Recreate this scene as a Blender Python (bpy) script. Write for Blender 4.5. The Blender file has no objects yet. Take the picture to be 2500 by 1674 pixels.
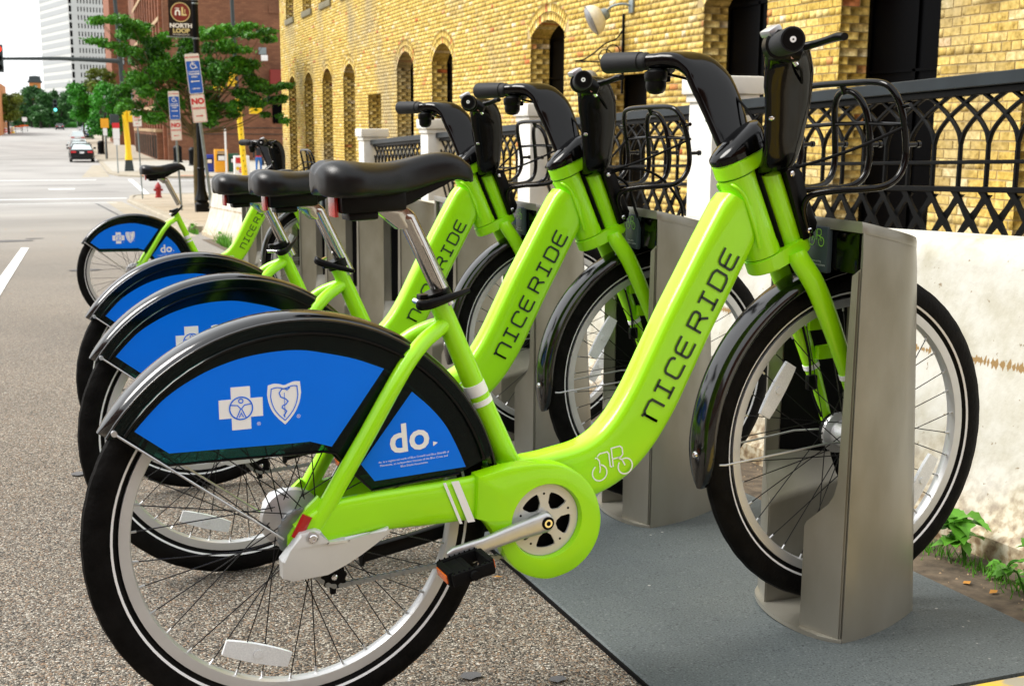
import bpy, bmesh, math, random
import numpy as np
from mathutils import Vector, Matrix
random.seed(7); np.random.seed(7)
R_ = math.radians
sc = bpy.context.scene
COL = sc.collection
# ------------------------------------------------------------------ camera, world, sun
cam_d = bpy.data.cameras.new('camera'); cam = bpy.data.objects.new('camera', cam_d); COL.objects.link(cam)
sc.camera = cam
cr = Vector((0.93971961, -0.34190098, 0.0055468)); cf = Vector((0.33746313, 0.92466007, -0.17641541)); cu = Vector((0.05518769, 0.16765286, 0.98430018))
CAM = Vector((-0.3270642, -1.87481053, 0.97294516))
cam.matrix_world = Matrix(((cr.x, cu.x, -cf.x, CAM.x), (cr.y, cu.y, -cf.y, CAM.y), (cr.z, cu.z, -cf.z, CAM.z), (0, 0, 0, 1)))
cam_d.sensor_width = 36.0; cam_d.lens = 42.21; cam_d.clip_start = 0.05; cam_d.clip_end = 3000
cam_d.dof.use_dof = True; cam_d.dof.focus_distance = 2.2; cam_d.dof.aperture_fstop = 13.0
w = bpy.data.worlds.new('World'); sc.world = w; w.use_nodes = True
nt = w.node_tree; nt.nodes.clear()
wo = nt.nodes.new('ShaderNodeOutputWorld'); bg = nt.nodes.new('ShaderNodeBackground')
sky = nt.nodes.new('ShaderNodeTexSky'); sky.sky_type = 'NISHITA'; sky.sun_disc = False
SUN_EL, SUN_AZ = R_(48), R_(-68)      # azimuth measured from +Y towards +X
sky.sun_elevation = SUN_EL; sky.sun_rotation = SUN_AZ
sky.air_density = 1.0; sky.dust_density = 4.0; sky.ozone_density = 1.0
hsv = nt.nodes.new('ShaderNodeHueSaturation'); hsv.inputs['Saturation'].default_value = 0.12
mixs = nt.nodes.new('ShaderNodeMix'); mixs.data_type = 'RGBA'; mixs.inputs[0].default_value = 0.8
mixs.inputs[7].default_value = (9.3, 9.45, 9.6, 1)    # even cloud layer over the sky
nt.links.new(sky.outputs[0], hsv.inputs['Color']); nt.links.new(hsv.outputs[0], mixs.inputs[6])
nt.links.new(mixs.outputs[2], bg.inputs[0]); bg.inputs[1].default_value = 0.14
nt.links.new(bg.outputs[0], wo.inputs[0])
sd = bpy.data.lights.new('sun', 'SUN'); sd.energy = 3.6; sd.angle = R_(30); sd.color = (1.0, 0.96, 0.9)
sun = bpy.data.objects.new('sun', sd); COL.objects.link(sun)
sdir = Vector((math.sin(SUN_AZ) * math.cos(SUN_EL), math.cos(SUN_AZ) * math.cos(SUN_EL), math.sin(SUN_EL)))
sun.rotation_euler = sdir.to_track_quat('Z', 'Y').to_euler()
vs = sc.view_settings; vs.view_transform = 'Standard'; vs.look = 'None'; vs.exposure = 0.35; vs.gamma = 1.0
vs.use_curve_mapping = False

# ------------------------------------------------------------------ materials
def nm(name):
    m = bpy.data.materials.new(name); m.use_nodes = True
    return m, m.node_tree, m.node_tree.nodes['Principled BSDF']
def pm(name, col, rough=0.5, metal=0.0, spec=0.5, coat=0.0, var=0.0, vscale=20.0, bump=0.0, bscale=60.0, emit=None):
    m, t, b = nm(name)
    b.inputs['Base Color'].default_value = (*col, 1); b.inputs['Roughness'].default_value = rough
    b.inputs['Metallic'].default_value = metal; b.inputs['Specular IOR Level'].default_value = spec
    b.inputs['Coat Weight'].default_value = coat; b.inputs['Coat Roughness'].default_value = 0.05
    if emit: b.inputs['Emission Color'].default_value = (*emit[:3], 1); b.inputs['Emission Strength'].default_value = emit[3]
    tc = t.nodes.new('ShaderNodeTexCoord')
    if var > 0:
        n = t.nodes.new('ShaderNodeTexNoise'); n.inputs['Scale'].default_value = vscale; n.inputs['Detail'].default_value = 6
        t.links.new(tc.outputs['Object'], n.inputs['Vector'])
        r = t.nodes.new('ShaderNodeMapRange'); r.inputs['From Min'].default_value = 0.3; r.inputs['From Max'].default_value = 0.7
        r.inputs['To Min'].default_value = 1 - var; r.inputs['To Max'].default_value = 1 + var
        t.links.new(n.outputs['Fac'], r.inputs['Value'])
        mm = t.nodes.new('ShaderNodeVectorMath'); mm.operation = 'SCALE'; mm.inputs[0].default_value = col
        t.links.new(r.outputs[0], mm.inputs['Scale']); t.links.new(mm.outputs[0], b.inputs['Base Color'])
    if bump > 0:
        n2 = t.nodes.new('ShaderNodeTexNoise'); n2.inputs['Scale'].default_value = bscale; n2.inputs['Detail'].default_value = 4
        t.links.new(tc.outputs['Object'], n2.inputs['Vector'])
        bp = t.nodes.new('ShaderNodeBump'); bp.inputs['Strength'].default_value = bump; bp.inputs['Distance'].default_value = 0.002
        t.links.new(n2.outputs['Fac'], bp.inputs['Height']); t.links.new(bp.outputs[0], b.inputs['Normal'])
    return m
def ramp(t, stops, fac, interp='LINEAR'):
    r = t.nodes.new('ShaderNodeValToRGB'); r.color_ramp.interpolation = interp
    e = r.color_ramp.elements
    while len(e) < len(stops): e.new(0.5)
    for i, (p_, c_) in enumerate(stops): e[i].position = p_; e[i].color = (*c_, 1)
    t.links.new(fac, r.inputs[0]); return r.outputs[0]
M = {}
M['lime'] = pm('lime_paint', (0.37, 0.86, 0.002), 0.32, spec=0.4, coat=0.45, var=0.04, vscale=9)
M['gloss'] = pm('black_gloss_plastic', (0.001, 0.001, 0.0013), 0.12, spec=0.30, coat=0.0, bump=0.05, bscale=30)
M['fender'] = pm('black_fender_plastic', (0.002, 0.0025, 0.003), 0.13, spec=0.85, bump=0.06, bscale=18)
M['satin'] = pm('black_satin', (0.0015, 0.0018, 0.002), 0.36, spec=0.18)
M['vinyl'] = pm('saddle_vinyl', (0.0012, 0.0014, 0.002), 0.34, spec=0.34, bump=0.10, bscale=900)
M['matte'] = pm('black_matte', (0.003, 0.003, 0.0035), 0.7, spec=0.12)
M['grip'] = pm('grip_rubber', (0.010, 0.011, 0.013), 0.6, spec=0.30, bump=0.3, bscale=700)
M['tyre'] = pm('tyre_rubber', (0.0045, 0.0043, 0.0042), 0.62, spec=0.10, var=0.6, vscale=30, bump=0.6, bscale=160)
M['stripe'] = pm('reflective_sidewall_stripe', (0.85, 0.86, 0.88), 0.4)
M['rim'] = pm('rim_alloy', (0.62, 0.63, 0.64), 0.38, metal=0.55, var=0.06, vscale=14)
M['spoke'] = pm('black_spoke', (0.012, 0.012, 0.013), 0.3, metal=0.6)
M['alloy'] = pm('brushed_alloy', (0.56, 0.57, 0.58), 0.36, metal=0.75, var=0.08, vscale=25)
M['silver'] = pm('silver_cover_paint', (0.62, 0.63, 0.62), 0.36, metal=0.3, var=0.05, vscale=12)
M['steel'] = pm('polished_steel', (0.50, 0.48, 0.45), 0.16, metal=1.0, bump=0.08, bscale=60)
M['bolt'] = pm('bolt_chrome', (0.8, 0.8, 0.82), 0.12, metal=1.0)
M['chain'] = pm('chain_steel', (0.28, 0.30, 0.31), 0.4, metal=0.7)
M['blue'] = pm('blue_sticker', (0.0, 0.185, 0.95), 0.28, spec=0.2, var=0.05, vscale=5)
M['white'] = pm('white_decal', (0.93, 0.94, 0.95), 0.45)
M['decal'] = pm('dark_decal', (0.012, 0.030, 0.016), 0.5)
M['red'] = pm('red_reflector', (0.42, 0.008, 0.006), 0.18, coat=0.5)
M['orange'] = pm('orange_reflector', (0.75, 0.13, 0.01), 0.2, coat=0.3)
M['slate'] = pm('slate_plastic', (0.055, 0.078, 0.092), 0.35)
M['limeprint'] = pm('lime_print', (0.42, 0.95, 0.08), 0.5)
M['iron'] = pm('black_cast_iron', (0.002, 0.0023, 0.0026), 0.42, spec=0.14, var=0.3, vscale=12, bump=0.3, bscale=80)
M['rail'] = pm('rail_top_paint', (0.012, 0.018, 0.022), 0.4, spec=0.3, var=0.35, vscale=4)
M['postwhite'] = pm('white_post_paint', (0.74, 0.74, 0.70), 0.6, var=0.10, vscale=6, bump=0.2, bscale=30)
M['galv'] = pm('galvanised_post', (0.22, 0.26, 0.27), 0.5, metal=0.3, var=0.15, vscale=30)
M['sigwhite'] = pm('sign_white', (0.80, 0.79, 0.78), 0.4)
M['sigblue'] = pm('sign_blue', (0.010, 0.115, 0.60), 0.4)
M['sigred'] = pm('sign_red', (0.62, 0.02, 0.03), 0.4)
M['yellow'] = pm('signal_yellow', (0.86, 0.55, 0.004), 0.45, var=0.05)
M['orangebox'] = pm('newsbox_orange', (0.80, 0.36, 0.01), 0.4)
M['green'] = pm('box_green', (0.006, 0.085, 0.04), 0.45)
M['navy'] = pm('box_blue', (0.01, 0.04, 0.38), 0.4)
M['hydrant'] = pm('hydrant_red', (0.30, 0.006, 0.008), 0.5, var=0.12)
M['brown'] = pm('banner_brown', (0.022, 0.012, 0.008), 0.6)
M['maroon'] = pm('banner_maroon', (0.20, 0.015, 0.01), 0.6)
M['gold'] = pm('banner_gold', (0.72, 0.62, 0.30), 0.6)
M['denim'] = pm('denim', (0.02, 0.14, 0.45), 0.8, var=0.2, vscale=12)
M['skin'] = pm('skin', (0.42, 0.22, 0.14), 0.6)
M['darkcloth'] = pm('dark_cloth', (0.015, 0.015, 0.02), 0.8, var=0.2)
M['redcloth'] = pm('red_cloth', (0.55, 0.02, 0.02), 0.8)
M['glassdark'] = pm('dark_window_glass', (0.001, 0.001, 0.0013), 0.35, spec=0.03)
M['carblack'] = pm('car_paint_black', (0.004, 0.005, 0.006), 0.2, spec=0.3, coat=0.1)
M['carwhite'] = pm('car_paint_white', (0.62, 0.66, 0.66), 0.2, coat=0.6)
M['cargrey'] = pm('car_paint_grey', (0.05, 0.06, 0.065), 0.2, coat=0.6)
M['carblue'] = pm('car_paint_blue', (0.02, 0.06, 0.13), 0.2, coat=0.6)
M['carglass'] = pm('car_glass', (0.66, 0.74, 0.74), 0.08, spec=1.0, metal=0.6)
M['taillamp'] = pm('tail_lamp', (0.6, 0.01, 0.02), 0.2, coat=0.5)
M['litred'] = pm('lit_red_lens', (0.7, 0.02, 0.01), 0.3, emit=(1.0, 0.04, 0.01, 2.2))
M['litgreen'] = pm('lit_green_lens', (0.1, 0.7, 0.6), 0.3, emit=(0.15, 1.0, 0.9, 2.0))
M['lampglass'] = pm('lamp_reflector_bowl', (0.30, 0.31, 0.32), 0.25, metal=0.4, var=0.2, vscale=8)
M['lampcream'] = pm('lamp_enamel_cream', (0.72, 0.68, 0.55), 0.4, var=0.08)
M['stone'] = pm('sill_stone', (0.17, 0.15, 0.09), 0.8, var=0.25, vscale=6, bump=0.4)
M['curb'] = pm('curb_concrete', (0.34, 0.30, 0.23), 0.85, var=0.18, vscale=3, bump=0.5, bscale=60)
M['slab'] = pm('sidewalk_slab', (0.36, 0.30, 0.22), 0.85, var=0.10, vscale=2.5, bump=0.4, bscale=70)
M['slabfar'] = pm('far_sidewalk_slab', (0.38, 0.36, 0.31), 0.85, var=0.10, vscale=1.0)
M['tactile'] = pm('tactile_paving', (0.45, 0.14, 0.05), 0.8)
M['paintline'] = pm('road_paint_white', (0.74, 0.76, 0.76), 0.6, var=0.16, vscale=18, bump=0.5, bscale=160)
M['patch'] = pm('asphalt_dark_strip', (0.10, 0.10, 0.105), 0.9, var=0.2, vscale=4)
M['bark'] = pm('bark', (0.13, 0.10, 0.045), 0.85, var=0.3, vscale=14, bump=0.6, bscale=60)
M['barkdark'] = pm('bark_dark', (0.05, 0.045, 0.035), 0.9, var=0.3, vscale=3)
M['tower'] = pm('tower_precast', (0.50, 0.51, 0.49), 0.7, var=0.03, vscale=0.05)
M['towershade'] = pm('tower_panel_band', (0.345, 0.36, 0.365), 0.7)
M['redbrickfar'] = pm('far_red_brick', (0.25, 0.095, 0.045), 0.9, var=0.18, vscale=0.6)
M['tan'] = pm('limestone_band', (0.38, 0.26, 0.14), 0.8, var=0.1)
M['palewin'] = pm('window_pale_glass', (0.45, 0.52, 0.54), 0.15, spec=0.8)
M['cap'] = pm('tower_cap_slate', (0.03, 0.04, 0.04), 0.7)
M['orangebrick'] = pm('orange_brick', (0.50, 0.19, 0.05), 0.85, var=0.1, vscale=1)
M['litter'] = pm('dry_leaf', (0.45, 0.20, 0.03), 0.8)

def foliage_mat(name, c1, c2):
    m, t, b = nm(name)
    oi = t.nodes.new('ShaderNodeTexCoord'); n = t.nodes.new('ShaderNodeTexNoise'); n.inputs['Scale'].default_value = 2.2
    t.links.new(oi.outputs['Object'], n.inputs['Vector'])
    at = t.nodes.new('ShaderNodeAttribute'); at.attribute_name = 'tint'
    ad = t.nodes.new('ShaderNodeMath'); ad.operation = 'MULTIPLY_ADD'; ad.inputs[1].default_value = 0.5
    t.links.new(n.outputs['Fac'], ad.inputs[0]); mu = t.nodes.new('ShaderNodeMath'); mu.operation = 'MULTIPLY'; mu.inputs[1].default_value = 0.6
    t.links.new(at.outputs['Fac'], mu.inputs[0]); t.links.new(mu.outputs[0], ad.inputs[2])
    c = ramp(t, [(0.15, c1), (0.75, c2)], ad.outputs[0]); t.links.new(c, b.inputs['Base Color'])
    b.inputs['Roughness'].default_value = 0.5; b.inputs['Specular IOR Level'].default_value = 0.35
    tr = t.nodes.new('ShaderNodeBsdfTranslucent'); t.links.new(c, tr.inputs['Color'])
    mx = t.nodes.new('ShaderNodeMixShader'); mx.inputs[0].default_value = 0.22
    o = t.nodes['Material Output']; t.links.new(b.outputs[0], mx.inputs[1]); t.links.new(tr.outputs[0], mx.inputs[2]); t.links.new(mx.outputs[0], o.inputs[0])
    return m
M['leaf'] = foliage_mat('street_tree_leaf', (0.004, 0.030, 0.003), (0.070, 0.27, 0.012))
M['leaffar'] = foliage_mat('far_tree_leaf', (0.012, 0.045, 0.016), (0.045, 0.15, 0.03))
M['leafyel'] = foliage_mat('olive_tree_leaf', (0.05, 0.075, 0.008), (0.16, 0.21, 0.02))
M['leafmid'] = foliage_mat('mid_tree_leaf', (0.012, 0.09, 0.008), (0.05, 0.28, 0.015))
M['weed'] = foliage_mat('weed_leaf', (0.03, 0.13, 0.008), (0.13, 0.38, 0.03))

def asphalt():
    m, t, b = nm('asphalt_exposed_aggregate')
    tc = t.nodes.new('ShaderNodeTexCoord')
    v = t.nodes.new('ShaderNodeTexVoronoi'); v.inputs['Scale'].default_value = 265; v.inputs['Randomness'].default_value = 1
    nz = t.nodes.new('ShaderNodeTexNoise'); nz.inputs['Scale'].default_value = 60; nz.inputs['Detail'].default_value = 3
    vm = t.nodes.new('ShaderNodeVectorMath'); vm.operation = 'MULTIPLY_ADD'; vm.inputs[1].default_value = (0.012, 0.012, 0.012)
    t.links.new(tc.outputs['Object'], nz.inputs['Vector']); t.links.new(nz.outputs['Color'], vm.inputs[0]); t.links.new(tc.outputs['Object'], vm.inputs[2])
    t.links.new(vm.outputs[0], v.inputs['Vector'])
    sx = t.nodes.new('ShaderNodeSeparateColor'); t.links.new(v.outputs['Color'], sx.inputs[0])
    c1 = ramp(t, [(0.0, (0.025, 0.023, 0.020)), (0.18, (0.085, 0.076, 0.064)), (0.38, (0.22, 0.19, 0.155)), (0.52, (0.35, 0.225, 0.135)), (0.62, (0.19, 0.17, 0.145)), (0.80, (0.36, 0.32, 0.26)), (0.92, (0.50, 0.45, 0.37)), (1.0, (0.70, 0.66, 0.58))], sx.outputs[0])
    # darker binder between the stones
    cr_ = t.nodes.new('ShaderNodeMapRange'); cr_.inputs['From Min'].default_value = 0.35; cr_.inputs['From Max'].default_value = 0.75
    cr_.inputs['To Min'].default_value = 1.0; cr_.inputs['To Max'].default_value = 0.35
    t.links.new(v.outputs['Distance'], cr_.inputs['Value'])
    mu = t.nodes.new('ShaderNodeVectorMath'); mu.operation = 'SCALE'; t.links.new(c1, mu.inputs[0]); t.links.new(cr_.outputs[0], mu.inputs['Scale'])
    # far off the stones are too small to see: blend to worn even grey
    big = t.nodes.new('ShaderNodeTexNoise'); big.inputs['Scale'].default_value = 0.5; big.inputs['Detail'].default_value = 8; big.inputs['Roughness'].default_value = 0.62
    t.links.new(tc.outputs['Object'], big.inputs['Vector'])
    g = ramp(t, [(0.32, (0.80, 0.80, 0.80)), (0.5, (1.0, 1.0, 1.0)), (0.7, (1.22, 1.20, 1.17))], big.outputs['Fac'])
    mm = t.nodes.new('ShaderNodeVectorMath'); mm.operation = 'MULTIPLY'; t.links.new(mu.outputs[0], mm.inputs[0]); t.links.new(g, mm.inputs[1])
    # worn lighter wearing course further down the street
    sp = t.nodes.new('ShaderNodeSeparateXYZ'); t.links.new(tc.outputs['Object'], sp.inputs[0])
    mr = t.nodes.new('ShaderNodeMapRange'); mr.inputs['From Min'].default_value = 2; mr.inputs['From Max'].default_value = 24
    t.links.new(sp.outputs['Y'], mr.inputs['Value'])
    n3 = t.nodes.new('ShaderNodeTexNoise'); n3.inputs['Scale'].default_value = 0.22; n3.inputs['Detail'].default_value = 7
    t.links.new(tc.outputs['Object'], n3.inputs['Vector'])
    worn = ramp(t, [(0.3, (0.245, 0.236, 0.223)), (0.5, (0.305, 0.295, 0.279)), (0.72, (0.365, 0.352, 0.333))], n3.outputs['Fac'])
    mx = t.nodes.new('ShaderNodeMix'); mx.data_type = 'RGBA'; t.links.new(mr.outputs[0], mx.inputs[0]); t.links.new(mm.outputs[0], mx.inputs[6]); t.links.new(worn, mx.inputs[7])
    t.links.new(mx.outputs[2], b.inputs['Base Color'])
    bp = t.nodes.new('ShaderNodeBump'); bp.inputs['Strength'].default_value = 0.9; bp.inputs['Distance'].default_value = 0.003; bp.invert = True
    t.links.new(v.outputs['Distance'], bp.inputs['Height']); t.links.new(bp.outputs[0], b.inputs['Normal'])
    b.inputs['Roughness'].default_value = 0.8; b.inputs['Specular IOR Level'].default_value = 0.3
    return m
M['asphalt'] = asphalt()
def mat_panel():
    m, t, b = nm('grey_speckled_platform')
    tc = t.nodes.new('ShaderNodeTexCoord')
    n = t.nodes.new('ShaderNodeTexNoise'); n.inputs['Scale'].default_value = 260; n.inputs['Detail'].default_value = 2
    n2 = t.nodes.new('ShaderNodeTexNoise'); n2.inputs['Scale'].default_value = 3; n2.inputs['Detail'].default_value = 6
    for q in (n, n2): t.links.new(tc.outputs['Object'], q.inputs['Vector'])
    a = ramp(t, [(0.30, (0.022, 0.027, 0.03)), (0.40, (0.068, 0.082, 0.086)), (0.62, (0.086, 0.102, 0.106)), (0.74, (0.16, 0.175, 0.175))], n.outputs['Fac'])
    g = ramp(t, [(0.3, (0.85, 0.86, 0.88)), (0.7, (1.15, 1.13, 1.10))], n2.outputs['Fac'])
    v = t.nodes.new('ShaderNodeTexVoronoi'); v.inputs['Scale'].default_value = 14
    t.links.new(tc.outputs['Object'], v.inputs['Vector'])
    sp = ramp(t, [(0.035, (1, 1, 1)), (0.055, (0, 0, 0))], v.outputs['Distance'])
    mm = t.nodes.new('ShaderNodeVectorMath'); mm.operation = 'MULTIPLY'; t.links.new(a, mm.inputs[0]); t.links.new(g, mm.inputs[1])
    mx = t.nodes.new('ShaderNodeMix'); mx.data_type = 'RGBA'; t.links.new(sp, mx.inputs[0]); t.links.new(mm.outputs[0], mx.inputs[6]); mx.inputs[7].default_value = (0.33, 0.33, 0.31, 1)
    t.links.new(mx.outputs[2], b.inputs['Base Color']); b.inputs['Roughness'].default_value = 0.7
    bp = t.nodes.new('ShaderNodeBump'); bp.inputs['Strength'].default_value = 0.4; bp.inputs['Distance'].default_value = 0.001
    t.links.new(n.outputs['Fac'], bp.inputs['Height']); t.links.new(bp.outputs[0], b.inputs['Normal'])
    return m
M['mat'] = mat_panel()
def dock_mat():
    m, t, b = nm('taupe_metal_cast')
    tc = t.nodes.new('ShaderNodeTexCoord'); n = t.nodes.new('ShaderNodeTexNoise'); n.inputs['Scale'].default_value = 4; n.inputs['Detail'].default_value = 7
    mp = t.nodes.new('ShaderNodeMapping'); mp.inputs['Scale'].default_value = (1, 1, 0.5)
    t.links.new(tc.outputs['Object'], mp.inputs[0]); t.links.new(mp.outputs[0], n.inputs['Vector'])
    c = ramp(t, [(0.28, (0.17, 0.155, 0.112)), (0.45, (0.265, 0.252, 0.21)), (0.7, (0.335, 0.325, 0.29))], n.outputs['Fac'])
    t.links.new(c, b.inputs['Base Color']); b.inputs['Metallic'].default_value = 0.45; b.inputs['Roughness'].default_value = 0.32
    n2 = t.nodes.new('ShaderNodeTexNoise'); n2.inputs['Scale'].default_value = 500
    t.links.new(tc.outputs['Object'], n2.inputs['Vector'])
    bp = t.nodes.new('ShaderNodeBump'); bp.inputs['Strength'].default_value = 0.25; bp.inputs['Distance'].default_value = 0.0006
    t.links.new(n2.outputs['Fac'], bp.inputs['Height']); t.links.new(bp.outputs[0], b.inputs['Normal'])
    return m
M['dock'] = dock_mat()
def barrier_mat():
    m, t, b = nm('cream_painted_concrete')
    tc = t.nodes.new('ShaderNodeTexCoord')
    sp = t.nodes.new('ShaderNodeSeparateXYZ'); t.links.new(tc.outputs['Object'], sp.inputs[0])
    n = t.nodes.new('ShaderNodeTexNoise'); n.inputs['Scale'].default_value = 5; n.inputs['Detail'].default_value = 9; n.inputs['Roughness'].default_value = 0.65
    t.links.new(tc.outputs['Object'], n.inputs['Vector'])
    base = ramp(t, [(0.28, (0.30, 0.275, 0.19)), (0.40, (0.43, 0.41, 0.33)), (0.54, (0.52, 0.51, 0.45)), (0.7, (0.58, 0.58, 0.54))], n.outputs['Fac'])
    # bare, dirty concrete low down
    zz = t.nodes.new('ShaderNodeMath'); zz.operation = 'MULTIPLY_ADD'; zz.inputs[1].default_value = 0.28
    t.links.new(n.outputs['Fac'], zz.inputs[0]); t.links.new(sp.outputs['Z'], zz.inputs[2])
    low = ramp(t, [(0.17, (1, 1, 1)), (0.36, (0, 0, 0))], zz.outputs[0])
    fine = t.nodes.new('ShaderNodeTexNoise'); fine.inputs['Scale'].default_value = 40; fine.inputs['Detail'].default_value = 5
    t.links.new(tc.outputs['Object'], fine.inputs['Vector'])
    lc = ramp(t, [(0.35, (0.20, 0.13, 0.07)), (0.5, (0.42, 0.33, 0.20)), (0.6, (0.60, 0.54, 0.40))], fine.outputs['Fac'])
    mx = t.nodes.new('ShaderNodeMix'); mx.data_type = 'RGBA'; t.links.new(low, mx.inputs[0]); t.links.new(base, mx.inputs[6]); t.links.new(lc, mx.inputs[7])
    # rust weeping out of the construction line
    mp = t.nodes.new('ShaderNodeMapping'); mp.inputs['Scale'].default_value = (1, 60, 6)
    t.links.new(tc.outputs['Object'], mp.inputs[0])
    rn = t.nodes.new('ShaderNodeTexNoise'); rn.inputs['Scale'].default_value = 1.6; rn.inputs['Detail'].default_value = 6; t.links.new(mp.outputs[0], rn.inputs['Vector'])
    pat = t.nodes.new('ShaderNodeTexNoise'); pat.inputs['Scale'].default_value = 2.3; t.links.new(tc.outputs['Object'], pat.inputs['Vector'])
    d = t.nodes.new('ShaderNodeMath'); d.operation = 'SUBTRACT'; d.inputs[1].default_value = 0.43; t.links.new(sp.outputs['Z'], d.inputs[0])
    ab = t.nodes.new('ShaderNodeMath'); ab.operation = 'ABSOLUTE'; t.links.new(d.outputs[0], ab.inputs[0])
    mr = t.nodes.new('ShaderNodeMapRange'); mr.inputs['From Min'].default_value = 0.0; mr.inputs['From Max'].default_value = 0.030; mr.inputs['To Min'].default_value = 0.21; mr.inputs['To Max'].default_value = -0.3
    t.links.new(ab.outputs[0], mr.inputs['Value'])
    s1 = t.nodes.new('ShaderNodeMath'); s1.operation = 'ADD'; t.links.new(mr.outputs[0], s1.inputs[0]); t.links.new(rn.outputs['Fac'], s1.inputs[1])
    s2 = t.nodes.new('ShaderNodeMath'); s2.operation = 'MULTIPLY_ADD'; s2.inputs[1].default_value = 0.35; t.links.new(pat.outputs['Fac'], s2.inputs[0]); t.links.new(s1.outputs[0], s2.inputs[2])
    msk = ramp(t, [(0.76, (0, 0, 0)), (0.80, (1, 1, 1))], s2.outputs[0])
    mx2 = t.nodes.new('ShaderNodeMix'); mx2.data_type = 'RGBA'; t.links.new(msk, mx2.inputs[0]); t.links.new(mx.outputs[2], mx2.inputs[6]); mx2.inputs[7].default_value = (0.26, 0.16, 0.055, 1)
    # pock marks
    v = t.nodes.new('ShaderNodeTexNoise'); v.inputs['Scale'].default_value = 55; v.inputs['Detail'].default_value = 3; t.links.new(tc.outputs['Object'], v.inputs['Vector'])
    pk = ramp(t, [(0.70, (0, 0, 0)), (0.73, (1, 1, 1))], v.outputs['Fac'])
    mx3 = t.nodes.new('ShaderNodeMix'); mx3.data_type = 'RGBA'; t.links.new(pk, mx3.inputs[0]); t.links.new(mx2.outputs[2], mx3.inputs[6]); mx3.inputs[7].default_value = (0.25, 0.20, 0.13, 1)
    t.links.new(mx3.outputs[2], b.inputs['Base Color']); b.inputs['Roughness'].default_value = 0.75
    bp = t.nodes.new('ShaderNodeBump'); bp.inputs['Strength'].default_value = 0.5; bp.inputs['Distance'].default_value = 0.004
    t.links.new(fine.outputs['Fac'], bp.inputs['Height']); t.links.new(bp.outputs[0], b.inputs['Normal'])
    return m
M['barrier'] = barrier_mat()
def brick_mat(name, stops, single, jit=30):
    m, t, b = nm(name)
    tc = t.nodes.new('ShaderNodeTexCoord')
    if single: a = t.nodes.new('ShaderNodeObjectInfo'); fo = a.outputs['Random']
    else: a = t.nodes.new('ShaderNodeAttribute'); a.attribute_name = 'tint'; fo = a.outputs['Fac']
    c = ramp(t, stops, fo)
    geo = t.nodes.new('ShaderNodeNewGeometry')
    n = t.nodes.new('ShaderNodeTexNoise'); n.inputs['Scale'].default_value = jit; n.inputs['Detail'].default_value = 6; t.links.new(geo.outputs['Position'], n.inputs['Vector'])
    g = ramp(t, [(0.3, (0.78, 0.76, 0.72)), (0.5, (1.0, 1.0, 1.0)), (0.68, (1.22, 1.25, 1.45))], n.outputs['Fac'])
    mm = t.nodes.new('ShaderNodeVectorMath'); mm.operation = 'MULTIPLY'; t.links.new(c, mm.inputs[0]); t.links.new(g, mm.inputs[1])
    st = t.nodes.new('ShaderNodeTexNoise'); st.inputs['Scale'].default_value = 0.55; st.inputs['Detail'].default_value = 7; t.links.new(geo.outputs['Position'], st.inputs['Vector'])
    sm = ramp(t, [(0.50, (0, 0, 0)), (0.68, (0.75, 0.75, 0.75))], st.outputs['Fac'])
    mx = t.nodes.new('ShaderNodeMix'); mx.data_type = 'RGBA'; t.links.new(sm, mx.inputs[0]); t.links.new(mm.outputs[0], mx.inputs[6]); mx.inputs[7].default_value = (0.36, 0.31, 0.20, 1)
    t.links.new(mx.outputs[2], b.inputs['Base Color']); b.inputs['Roughness'].default_value = 0.9; b.inputs['Specular IOR Level'].default_value = 0.2
    bp = t.nodes.new('ShaderNodeBump'); bp.inputs['Strength'].default_value = 0.5; bp.inputs['Distance'].default_value = 0.0022
    t.links.new(n.outputs['Fac'], bp.inputs['Height']); t.links.new(bp.outputs[0], b.inputs['Normal'])
    if jit > 10:   # mottling and pits across single bricks
        n9 = t.nodes.new('ShaderNodeTexNoise'); n9.inputs['Scale'].default_value = 16; n9.inputs['Detail'].default_value = 9; n9.inputs['Roughness'].default_value = 0.7; t.links.new(geo.outputs['Position'], n9.inputs['Vector'])
        g9 = ramp(t, [(0.34, (0.45, 0.40, 0.30)), (0.44, (0.86, 0.84, 0.78)), (0.56, (1.05, 1.05, 1.05)), (0.70, (1.22, 1.25, 1.50))], n9.outputs['Fac'])
        m9 = t.nodes.new('ShaderNodeVectorMath'); m9.operation = 'MULTIPLY'; t.links.new(mx.outputs[2], m9.inputs[0]); t.links.new(g9, m9.inputs[1]); t.links.new(m9.outputs[0], b.inputs['Base Color'])
    return m
YST = [(0.0, (0.44, 0.31, 0.08)), (0.10, (0.54, 0.38, 0.085)), (0.35, (0.61, 0.43, 0.10)), (0.60, (0.66, 0.48, 0.125)), (0.85, (0.70, 0.53, 0.17)), (0.95, (0.74, 0.60, 0.27)), (0.972, (0.78, 0.66, 0.42)), (0.982, (0.58, 0.27, 0.08)), (1.0, (0.50, 0.14, 0.04))]
M['ybrick'] = brick_mat('cream_yellow_brick', YST, False); M['ybrick1'] = brick_mat('cream_yellow_brick_single', YST, True)
M['ywall'] = pm('unseen_upper_storeys', (0.46, 0.32, 0.075), 0.95, var=0.2, vscale=2)
M['mortar'] = pm('brick_mortar', (0.40, 0.31, 0.15), 0.95, var=0.3, vscale=3, bump=0.6, bscale=50)
RST = [(0.0, (0.10, 0.040, 0.022)), (0.5, (0.17, 0.068, 0.034)), (1.0, (0.23, 0.10, 0.05))]
M['rbrick'] = brick_mat('brown_red_brick', RST, False, 4)
M['rmortar'] = pm('brown_brick_field', (0.185, 0.078, 0.040), 0.95, var=0.13, vscale=0.9)
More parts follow.
